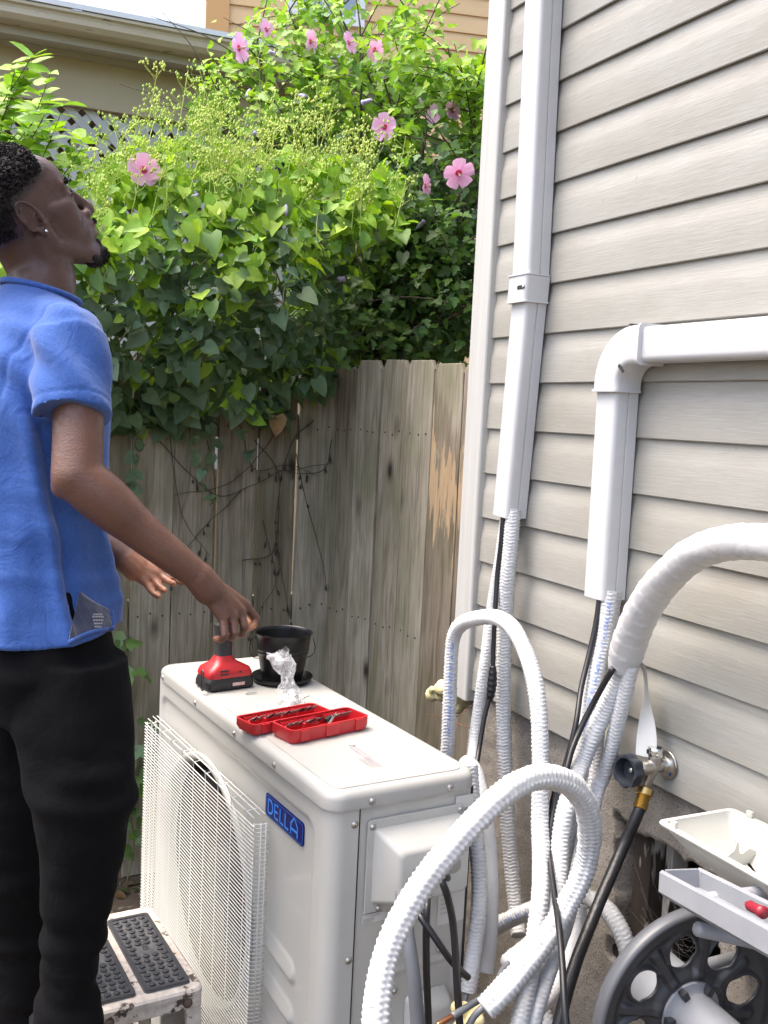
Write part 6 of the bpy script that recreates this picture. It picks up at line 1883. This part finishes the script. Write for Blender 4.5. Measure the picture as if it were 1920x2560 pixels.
P = [-vw_ * .0685 + V((0, 0, .099)), -vw_ * .0745 + V((0, 0, .088)), -vw_ * .0775 + V((0, 0, .062)) + toc2 * .01, -vw_ * .073 + V((0, 0, .045)) + toc2 * .025, -vw_ * .060 + V((0, 0, .036)) + toc2 * .045, -vw_ * .03 + V((0, 0, .034)) + toc2 * .066, V((0, 0, .034)) + toc2 * .072, vw_ * .035 + V((0, 0, .036)) + toc2 * .066, vw_ * .064 + V((0, 0, .05)) + toc2 * .040, vw_ * .073 + V((0, 0, .075)) + toc2 * .012, vw_ * .0685 + V((0, 0, .099))]
q = MB(); q.tube(spline(P, .004), .0011, 6); q.build('wire_handle', M['pot'], pa, smooth=True)
# loose screw lying on the lid
s0, s1 = lid_pt(440 + 538 / 3.072, 1540 + 606 / 3.072), lid_pt(440 + 626 / 3.072, 1540 + 598 / 3.072)
ls_ = thing('loose_screw', 'single steel screw lying on the lid beside the drill', 'screw', V((s0.x, s0.y, LT)))
q = MB(); ax_ = (s1 - s0).normalized(); Ls = (s1 - s0).length
pf = [(.0001, 0), (.0036, .0003), (.0034, .0014), (.0017, .003)]
for i in range(10): pf += [(.0019, .004 + i * (Ls - .006) / 10), (.0013, .004 + (i + .5) * (Ls - .006) / 10)]
pf += [(.0002, Ls)]
q.lathe(pf, s0 + V((0, 0, .0037)), ax_, 10); q.build('threaded_body', M['steel'], ls_, smooth=True, world=True)
# clear plastic bag standing twisted
def bag_mat():
    m, t, b = nt_new('clear_polythene')
    b.inputs['Base Color'].default_value = (.86, .87, .88, 1); b.inputs['Roughness'].default_value = .22; b.inputs['Specular IOR Level'].default_value = .7
    v = coords(t); n = noise_n(t, v, 50, 3, .6, 1.0); bump(t, b, n, .9, .006)
    tr = t.nodes.new('ShaderNodeBsdfTransparent'); mx = t.nodes.new('ShaderNodeMixShader')
    t.links.new(ramp(t, noise_n(t, v, 34, 4, .65, 1.5), [(.35, .90), (.65, .48)]), mx.inputs[0])
    t.links.new(b.outputs[0], mx.inputs[1]); t.links.new(tr.outputs[0], mx.inputs[2]); t.links.new(mx.outputs[0], t.nodes['Material Output'].inputs['Surface'])
    return m
M['bag'] = bag_mat()
bg0 = lid_pt(440 + 880 / 3.072, 1540 + 672 / 3.072)
bgr = thing('plastic_bag', 'crumpled clear plastic bag of screws standing twisted in front of the pail', 'bag', V((bg0.x, bg0.y, LT)))
q = MB(); rings = []
dep_b = (bg0 - CAM).dot(FWD)
for (x, y, w_, d_) in ((882, 675, 108, .036), (878, 640, 100, .034), (868, 590, 84, .026), (860, 545, 72, .018), (856, 505, 52, .013), (856, 470, 44, .012), (848, 430, 70, .014), (830, 385, 84, .015), (812, 345, 90, .014), (790, 310, 92, .011), (776, 282, 84, .006)):
    c = px(440 + x / 3.072, 1540 + y / 3.072, dep_b); hw_ = w_ / 3.072 * dep_b / FPX
    up_ = {True: 1}.get(True)
    rings.append([c + RGT * (hw_ * math.cos(a) * (1 + .12 * math.sin(5 * a + y * .05))) + V((FWD.x, FWD.y, 0)) * (d_ * math.sin(a) * (1 + .3 * math.sin(4 * a + y * .04))) + UPV * (.006 * math.sin(3 * a + y)) for a in [2 * math.pi * k / 36 for k in range(36)]])
sub_r = []
for i in range(len(rings) - 1):
    for f in (0, .25, .5, .75): sub_r.append([a.lerp(c, f) + (a.lerp(c, f) - rings[i][0].lerp(rings[i][18], .5)).normalized() * .0035 * noise.noise(a.lerp(c, f) * 90) for a, c in zip(rings[i], rings[i + 1])])
tip_ = rings[-1]
sub_r.append([p + UPV * (.010 * max(0, math.cos(2 * math.pi * k / 36)) - .010 * max(0, -math.cos(2 * math.pi * k / 36))) for k, p in enumerate(tip_)])
sub_r[0] = [V((p.x, p.y, LT + .0012)) for p in sub_r[0]]; sub_r[1] = [V((p.x, p.y, max(p.z, LT + .004))) for p in sub_r[1]]; 
for r_ in sub_r[2:8]:
    for p in r_: p.z = max(p.z, LT + .006)
q.loft(sub_r, True, False); q.build('film', M['bag'], bgr, smooth=True, world=True)
rr = random.Random(8)
for i in range(10):
    q = MB(); c = V((bg0.x + rr.uniform(-.012, .03), bg0.y + rr.uniform(-.01, .02), LT + .004 + rr.uniform(0, .012))); a = rr.uniform(0, 6.28)
    q.lathe([(.0001, 0), (.003, .0005), (.0014, .0025), (.0014, .016), (.0002, .02)], c, V((math.cos(a), math.sin(a), rr.uniform(-.1, .4))), 7); q.build('screw', M['steel'], bgr, smooth=True, world=True)
# bit case: two open halves
M['bit_steel'] = mat('bit_steel', (.34, .33, .32), .4, metal=.9)
def case_half(root, name, M_, L_, W_, H_, nb, seed):
    """open tray, local x length, y width"""
    part = MB()
    o = rrect(-L_ / 2, L_ / 2, -W_ / 2, W_ / 2, .012, 3); i_ = rrect(-L_ / 2 + .004, L_ / 2 - .004, -W_ / 2 + .004, W_ / 2 - .004, .009, 3); o2 = rrect(-L_ / 2 + .004, L_ / 2 - .004, -W_ / 2 + .004, W_ / 2 - .004, .010, 3)
    ring = lambda pl, z: [M_ @ V((x, y, z)) for x, y in pl]
    part.loft([ring(i_, .004), ring(i_, H_), ring(o, H_), ring(o, H_ * .35), ring(o2, 0.0005), ring(o2, 0.0)], True, True)
    tr = part.build(name, M['red'], root, auto=32)
    rr = random.Random(seed)
    for (x0, n_, yoff) in nb:
        bk_ = MB(); w_ = .0068 * n_
        bk_.box(M_ @ V((x0, yoff, H_ * .42)), (.0, .0, .0)) if False else None
        c0 = M_ @ V((x0, yoff, 0)); R3 = M_.to_3x3()
        bk_.box(c0 + V((0, 0, H_ * .40)), (w_, .012, H_ * .62), R3)
        bk_.build('bit_rack', M['red'], tr, bevel=.001)
        for k in range(n_):
            xx = x0 - w_ / 2 + .0034 + k * .0068
            bt_ = MB(); tl_ = rr.uniform(-.12, .12)
            d_ = (R3 @ V((tl_, -.85, .55))).normalized()
            bt_.lathe([(.0001, 0), (.0026, .0004), (.0026, .012), (.0016, .014), (.0016, .021), (.0004, .026)], M_ @ V((xx, yoff - .002, H_ * .70)), d_, 6)
            bt_.build('bit', M['bit_steel'] if rr.random() > .2 else M['drill_black'], tr, auto=30)
        for k in range(n_ + 1):
            xx = x0 - w_ / 2 + k * .0068
            fn_ = MB(); fn_.box(M_ @ V((xx, yoff + .010, H_ * .72)), (.0016, .012, H_ * .30), R3); fn_.build('rack_fin', M['red'], tr)
    for k in (-.35, .0, .35):
        cl = MB(); cl.box(M_ @ V((k * L_, -W_ / 2 - .0012, H_ * .55)), (.030 if k == 0 else .018, .003, H_ * .8), M_.to_3x3()); cl.build('latch' if k == 0 else 'side_rib', M['red'], tr, bevel=.0008)
    return tr
n1, n3, n2 = lid_pt(440 + 935 / 3.072, 1540 + 990 / 3.072), lid_pt(440 + 1475 / 3.072, 1540 + 876 / 3.072), lid_pt(440 + 770 / 3.072, 1540 + 900 / 3.072)
lx_ = (n3 - n1); Lc = lx_.length; lx_.normalize(); ly_ = V((-lx_.y, lx_.x, 0))
Wc = .074
cctr = (n1 + n3) / 2 + ly_ * (Wc / 2 + .001)
Lc += .018
cctr -= lx_ * .004
CM = rotz_m(lx_, V((cctr.x, cctr.y, LT + .0008)))
bc = thing('bit_case', 'open red case of driver bits lying on the lid', 'bit case', CM)
tr1 = case_half(bc, 'tray', Matrix.Identity(4), Lc, Wc, .027, ((-.058, 5, .014), (-.015, 5, .014), (.052, 7, .016)), 1)
sh_ = (lid_pt(440 + 585 / 3.072, 1540 + 812 / 3.072) - lid_pt(440 + 770 / 3.072, 1540 + 900 / 3.072))
tr2 = case_half(bc, 'tray', Matrix.Translation((-.034, Wc + .004, 0)), Lc, Wc * .92, .022, ((-.062, 4, .012), (-.022, 5, .012), (.018, 5, .012), (.060, 6, .014)), 2)
q = MB(); q.lathe([(.0048, 0), (.0048, .016), (.003, .017)], V((.012, .002, .020)), V((.95, .25, .2)), 12); q.build('socket', M['drill_black'], tr1, auto=40)
q = MB(); q.lathe([(.0026, 0), (.0026, .034), (.001, .045)], V((.008, -.014, .016)), V((.75, .5, .28)), 6); q.build('nut_driver', M['steel'], tr1, auto=30)
q = MB(); q.bx(.002, .040, -.028, -.008, .0045, .010); q.build('paper_slip', M['sticker'], tr1)

# ---------------------------------------------------------------- step stool in front of the fan guard
def stool_paint():
    m, t, b = nt_new('chipped_cream_paint')
    v = coords(t)
    n1_ = noise_n(t, v, 26, 5, .7); n2_ = noise_n(t, v, 70, 4, .65)
    c = ramp(t, n2_, [(.35, (.40, .36, .32)), (.65, (.58, .52, .46))])
    c = mixc(t, ramp(t, n1_, [(.56, 0.0), (.60, 1.0)]), c, (.055, .042, .035))
    c = mixc(t, ramp(t, noise_n(t, v, 14, 4, .6), [(.60, 0.0), (.66, .7)]), c, (.46, .30, .17))
    c = mixc(t, ramp(t, noise_n(t, v, 40, 3, .6), [(.68, 0.0), (.70, .8)]), c, (.40, .22, .28))
    t.links.new(c, b.inputs['Base Color']); b.inputs['Roughness'].default_value = .65
    bump(t, b, n1_, .4, .002)
    return m
M['stool'] = stool_paint()
M['mat_rubber'] = mat('grey_tread_rubber', (.055, .057, .06), .7, (.10, .10, .10), 40, bmp=.4, bs=120)
M['stud'] = mat('tread_stud', (.028, .030, .036), .5)
ZT = .56
s_rn, s_ln, s_rf = pz(512, 2468, ZT), pz(262, 2538, ZT), pz(378, 2262, ZT)
ey_ = (s_rf - s_rn); SL = ey_.length; ey_.normalize(); ex_ = V((ey_.y, -ey_.x, 0))     # x to the right/near side, y towards far
SW = .215
o_ = s_rn - ex_ * SW
SM = rotz_m(ex_, V((o_.x, o_.y, 0)))
st_ = thing('step_stool', 'old paint-chipped cream step stool with two studded rubber treads', 'stool', SM)
q = MB(); q.loft([rrz(0, SW, 0, SL, .018, ZT - .012), rrz(0, SW, 0, SL, .018, ZT - .004), rrz(.004, SW - .004, .004, SL - .004, .016, ZT)]); top_ = q.build('top', M['stool'], st_, auto=40)
for nm, (x0, x1, y0, y1) in (('apron', (.004, SW - .004, .003, .008)), ('apron', (.004, SW - .004, SL - .008, SL - .003)), ('apron', (.003, .008, .0085, SL - .0085)), ('apron', (SW - .008, SW - .003, .0085, SL - .0085))):
    q = MB(); q.bx(x0, x1, y0, y1, ZT - .036, ZT - .0125); q.build(nm, M['stool'], st_, bevel=.002)
for x in (.045, SW - .030):
    q = MB(); q.lathe([(.0001, .0065), (.006, .0055), (.0085, .002), (.009, 0)], (x, .003, ZT - .0245), (0, -1, 0), 14); q.build('bolt', mat('rusty_bolt', (.09, .06, .045), .7), st_, smooth=True)
for x0, x1 in ((.016, .098), (.112, SW - .018)):
    q = MB(); q.loft([rrz(x0, x1, .022, SL - .035, .008, ZT + .0005), rrz(x0 + .001, x1 - .001, .023, SL - .036, .008, ZT + .004)])
    tm = q.build('rubber_tread', M['mat_rubber'], st_, auto=40)
    fr_o, fr_i = rrect(x0 + .001, x1 - .001, .023, SL - .036, .008, 4), rrect(x0 + .009, x1 - .009, .031, SL - .044, .005, 4)
    q = MB(); q.loft([[V((x, y, ZT + z)) for x, y in pl] for pl, z in ((fr_o, .0041), (fr_o, .0058), (fr_i, .0058), (fr_i, .0041))], True, False); q.build('tread_rim', M['stud'], tm)
    sm_ = MB(); sm_.lathe([(.0062, 0), (.0060, .0022), (.0050, .0028)], (0, 0, 0), (0, 0, 1), 12); sme_ = sm_.mesh('tread_stud')
    nx_, ny_ = 4, 16
    for i in range(nx_):
        for j in range(ny_):
            if i in (1, 2) and 7 <= j <= 8 : continue
            x = x0 + .0165 + i * (x1 - x0 - .033) / (nx_ - 1) + (.0 if j % 2 else .003) - .0015; y = .040 + j * (SL - .093) / (ny_ - 1)
            link_mesh('tread_stud', sme_, M['stud'], tm, Matrix.Translation((x, y, ZT + .0041)))
    place_text(tm, 'EKCO', .016, ((x0 + x1) / 2 + .006, SL / 2 + .022 - .03, ZT + .0048), (0, 1, 0), (-1, 0, 0), M['stud'], bold=.0004)
for (xa, ya, xb, yb2) in ((.018, .012, -.01, -.03), (SW - .018, .012, SW + .01, -.03), (.018, SL - .012, -.01, SL + .05), (SW - .018, SL - .012, SW + .01, SL + .05)):
    q = MB(); q.loft([[V((x + sx, y + sy, z)) for sx, sy in ((-.014, -.007), (.014, -.007), (.014, .007), (-.014, .007))] for x, y, z in ((xa, ya + (.006 if ya < .1 else -.006), ZT - .014), (xb, yb2, 0.0))]); q.build('leg', M['stool'], st_, bevel=.002)
q = MB(); q.bx(.012, SW - .012, -.05, .08, .285, .30); q.build('lower_step', M['stool'], st_, bevel=.003)
q = MB(); q.bx(.0, SW, SL + .008, SL + .02, .25, .275); q.build('brace', M['stool'], st_)

# ---------------------------------------------------------------- hose reel, white cover and bits at the right
M['reel_dark'] = mat('dark_grey_plastic', (.022, .024, .028), .42, (.034, .036, .041), 14, bmp=.05, bs=90)
M['reel_light'] = mat('light_grey_plastic', (.21, .22, .24), .45, (.25, .26, .28), 10, speck=(70, .72, (.10, .10, .11)), bmp=.08, bs=60)
M['reel_mid'] = mat('mid_grey_plastic', (.085, .09, .10), .42)
M['ivory'] = mat('ivory_plastic', (.47, .465, .42), .4, (.51, .505, .46), 6, speck=(110, .70, (.38, .36, .28)))
ZR = lambda x, y: (1500 + x / 3.814, 1980 + y / 3.814)
RC_ = px(*ZR(860, 2110), 1.47)
ra = (-WU + WN * .10).normalized()                 # axle direction, towards the camera and right
RM = rotz_m(ra, RC_)                               # local x = axle, y,z in the disc
reel = thing('hose_reel', 'grey plastic garden hose reel with a spoked drum disc and top bar', 'hose reel', RM)
RR = .157
# disc as a height field with holes
q = MB(); vs = []; fs = []; nr, na = 34, 192
def disc_h(r, a):
    f = r / RR; hgt = 0
    if f > .93: hgt = .010 * smooth01((f - .93) / .05)
    k = (a / (2 * math.pi / 8)) % 1
    dsp = abs(k - .5) * (2 * math.pi / 8) * r          # distance from a spoke centre line
    hgt += .007 * smooth01((.012 - dsp) / .008) * smooth01((f - .30) / .1) * smooth01((.80 - f) / .08)
    hgt -= .007 * smooth01((f - .34) / .10) * smooth01((.86 - f) / .10)
    dh = hole_d(r, a); hgt += .006 * smooth01((.031 - dh) / .006) * smooth01((f - .5) / .1)
    return hgt
def hole_d(r, a):
    k = round(a / (2 * math.pi / 8)) * (2 * math.pi / 8); x, y = r * math.cos(a - k) - RR * .615, r * math.sin(a - k); return math.hypot(x / 1.12, y)
nr, na = 64, 384
HR_ = .0235
def P2(r, a): return (r * math.cos(a), r * math.sin(a))
keep = set(); gr = {}
for i in range(nr + 1):
    for j in range(na): gr[(i, j)] = [RR * (.17 + .83 * i / nr), 2 * math.pi * j / na]
rem = set()
for i in range(nr):
    for j in range(na):
        r = RR * (.17 + .83 * (i + .5) / nr); a = 2 * math.pi * (j + .5) / na
        if hole_d(r, a) < HR_: rem.add((i, j))
for (i, j) in gr:                       # snap the rim of each hole to a clean ellipse
    nbq = [(i - 1, j - 1), (i - 1, j), (i, j - 1), (i, j)]
    inside = [((a_, b_ % na) in rem) for a_, b_ in nbq if 0 <= a_ < nr]
    if any(inside) and not all(inside):
        r, a = gr[(i, j)]; k = round(a / (2 * math.pi / 8)) * (2 * math.pi / 8); x, y = r * math.cos(a - k) - RR * .615, r * math.sin(a - k); d = math.hypot(x / 1.12, y)
        x, y = x * HR_ / d + RR * .615, y * HR_ / d
        gr[(i, j)] = [math.hypot(x, y), math.atan2(y, x) + k]
for i in range(nr + 1):
    for j in range(na):
        r, a = gr[(i, j)]; vs.append(V((disc_h(r, a), r * math.cos(a + .2), r * math.sin(a + .2))))
for i in range(nr):
    for j in range(na):
        if (i, j) not in rem: fs.append((i * na + j, i * na + (j + 1) % na, (i + 1) * na + (j + 1) % na, (i + 1) * na + j))
q.add(vs, fs)
dk = q.build('drum_disc', M['reel_dark'], reel, smooth=True)
so = dk.modifiers.new('t', 'SOLIDIFY'); so.thickness = .004; so.offset = -1
q = MB(); q.lathe([(RR - .002, -.012), (RR + .002, -.012), (RR + .0045, -.004), (RR + .004, .006), (RR + .001, .0112), (RR - .003, .0108)], (0, 0, 0), (1, 0, 0), 96, cap=False); q.build('disc_rim', M['reel_mid'], dk, smooth=True)
q = MB(); q.lathe([(.050, -.002), (.048, .004), (.040, .006), (.036, .010), (.036, .20), (.0001, .20)], (0, 0, 0), (1, 0, 0), 40); q.build('hub', M['reel_light'], reel, auto=40)
for k in range(6):
    a = 2 * math.pi * k / 6; rt_m = Matrix.Rotation(a, 3, 'X'); q = MB(); q.box(rt_m @ V((.010, .043, 0)), (.012, .012, .010), rt_m); q.build('hub_lug', M['reel_dark'], reel)
q = MB(); q.lathe([(.012, .05), (.012, .17), (.010, .175)], V((.0, -.02, -.075)), (1, 0, 0), 14); q.build('crank_pin', M['reel_light'], reel, auto=40)
# back plate and far disc
q = MB(); q.lathe([(.05, -.014), (.05, -.10), (.02, -.10)], (0, 0, 0), (1, 0, 0), 48, cap=False); q.build('drum', M['reel_light'], reel, smooth=True)
# top bar: open channel running with the axle
t0, t1 = px(*ZR(760, 860), 1.405), px(*ZR(1640, 1330), 1.18)
bdir = (t1 - t0).normalized(); bsd = bdir.cross(V((0, 0, 1))).normalized()
t1 = t1 + bdir * .12
q = MB(); sec = []
for (x, z) in ((-.036, .020), (-.030, .024), (-.026, .020), (-.026, -.008), (.022, -.008), (.022, .018), (.026, .022), (.030, .018), (.032, -.014), (.024, -.024), (-.028, -.024), (-.036, -.012)): sec.append((x, z))
upb = bsd.cross(bdir)
if upb.z < 0: upb = -upb
q.loft([[t + bsd * x + upb * z * .8 for x, z in sec] for t in (t0, t1)])
q.build('top_bar', M['reel_light'], reel, auto=30, world=True)
q = MB(); q.loft([[t0 + bdir * o + bsd * x + upb * z for x, z in ((-.026, -.008), (.022, -.008), (.022, .018), (-.026, .018))] for o in (0, .006)]); q.build('bar_end', M['reel_light'], reel, world=True)
# wall bracket carrying axle and bar
for dz_ in (-.02, -.10):
    a_ = t0 + bdir * .06 + V((0, 0, dz_ * .5)); b2_ = a_ - WN * ((a_ - CAM).dot(WN) + WD - .005)
    q = MB(); q.tube([a_, b2_ + V((0, 0, dz_))], .010, 10); q.build('wall_bracket', M['reel_light'], reel, smooth=True, world=True)
q = MB(); q.tube([RC_ - ra * .09, RC_ - ra * .09 - WN * ((RC_ - ra * .09 - CAM).dot(WN) + WD)], .012, 10); q.build('axle_bracket', M['reel_light'], reel, smooth=True, world=True)
# red nozzle lying in the channel
nz = px(*ZR(1480, 1110), 1.19)
rn = thing('hose_nozzle', 'dark red hose nozzle tucked behind the reel bar', 'nozzle', nz)
q = MB(); q.lathe([(.0001, -.018), (.004, -.0175), (.006, -.012)] + [p for i in range(5) for p in ((.0065, -.011 + i * .004), (.0058, -.009 + i * .004))] + [(.007, .010), (.0075, .018), (.0001, .019)], nz, bdir, 20); q.build('nozzle_body', mat('dark_red_plastic', (.22, .012, .025), .35), rn, smooth=True, world=True)
# ivory cover lying open side up on the reel
cB0 = pw(*ZR(1235, 150), .035)
cA = pz(*ZR(545, 283), cB0.z)
cx_ = -WN.copy(); cy_ = -WU.copy(); cz_ = V((0, 0, 1))
cW = (cB0 - cA).dot(cx_); cLn = .42
cvr = thing('plastic_cover', 'ivory plastic line-set wall cover lying open side up on the hose reel', 'cover', cA)
def cpt(x, y, z): return cA + cx_ * x + cy_ * y + cz_ * z
def crr(m_, z, ins=0.0):
    # funnel outline: wide end near A, narrowing along its length
    pts = [(m_ + ins, m_ + ins * 1.6), (cW - m_ - ins, m_ + ins * 1.6), (cW - m_ - ins + .004, .075), (cW * .80 - m_ - ins, .14), (cW * .62 - m_ - ins, .20), (cW * .60 - m_ - ins, cLn - m_), (m_ + ins, cLn - m_)]
    out = []
    n = len(pts)
    for i in range(n):
        p0, p1, p2 = V((*pts[i - 1], 0)), V((*pts[i], 0)), V((*pts[(i + 1) % n], 0)); r_ = .012
        a, c = p1 + (p0 - p1).normalized() * r_, p1 + (p2 - p1).normalized() * r_
        for f in (0, .33, .66, 1): w = a.lerp(p1, f).lerp(p1.lerp(c, f), f); out.append(cpt(w.x, w.y, z))
    return out
q = MB()
q.loft([crr(.018, -.050, .022), crr(.010, -.012), crr(.008, -.004), crr(0, -.003), crr(-.001, 0), crr(0, .0025), crr(.008, .0025), crr(.011, -.008), crr(.020, -.047, .022)])
cs_ = q.build('shell', M['ivory'], cvr, auto=35, world=True)
q = MB()
pts = [(.0, -.046)] + [(i / 40, -.026 + .003 * math.sin(i * .42) + .020 * math.exp(-((i / 40 - .55) / .045) ** 2) + .007 * math.exp(-((i / 40 - .12) / .05) ** 2)) for i in range(41)] + [(1.0, -.046)]
q.loft([[cpt(.034 + (cW - .068) * f, .085 + o, z) for f, z in pts] for o in (0, .002)]); q.build('partition', M['ivory'], cvr, world=True)
q = MB(); q.loft([[cpt(cW * .52 + o, .045 + f, z) for f, z in [(0, -.046), (.038, -.046)] + [(.038 - i * .0038, -.008 - .014 * smooth01(i / 10)) for i in range(11)]] for o in (0, .002)]); q.build('rib', M['ivory'], cvr, world=True)
for (x, y) in ((.006, .030), (cW - .002, .040)):
    q = MB(); q.loft([[cpt(x + a, y + c, z) for a, c in ((-.003, -.006), (.003, -.006), (.003, .006), (-.003, .006))] for z in (0.0028, .012)]); q.build('clip', M['ivory'], cvr, world=True, bevel=.001)
# grey pipe against the wall at the right
plain('grey_pipe', 'stub of grey pipe lying against the siding behind the ivory cover', [(None, 1880, 2108, .03), (None, 1905, 2094, .03), (None, 1960, 2072, .03), (None, 2060, 2030, .03)], .009, M['greypipe'], 'pipe', part='pipe')
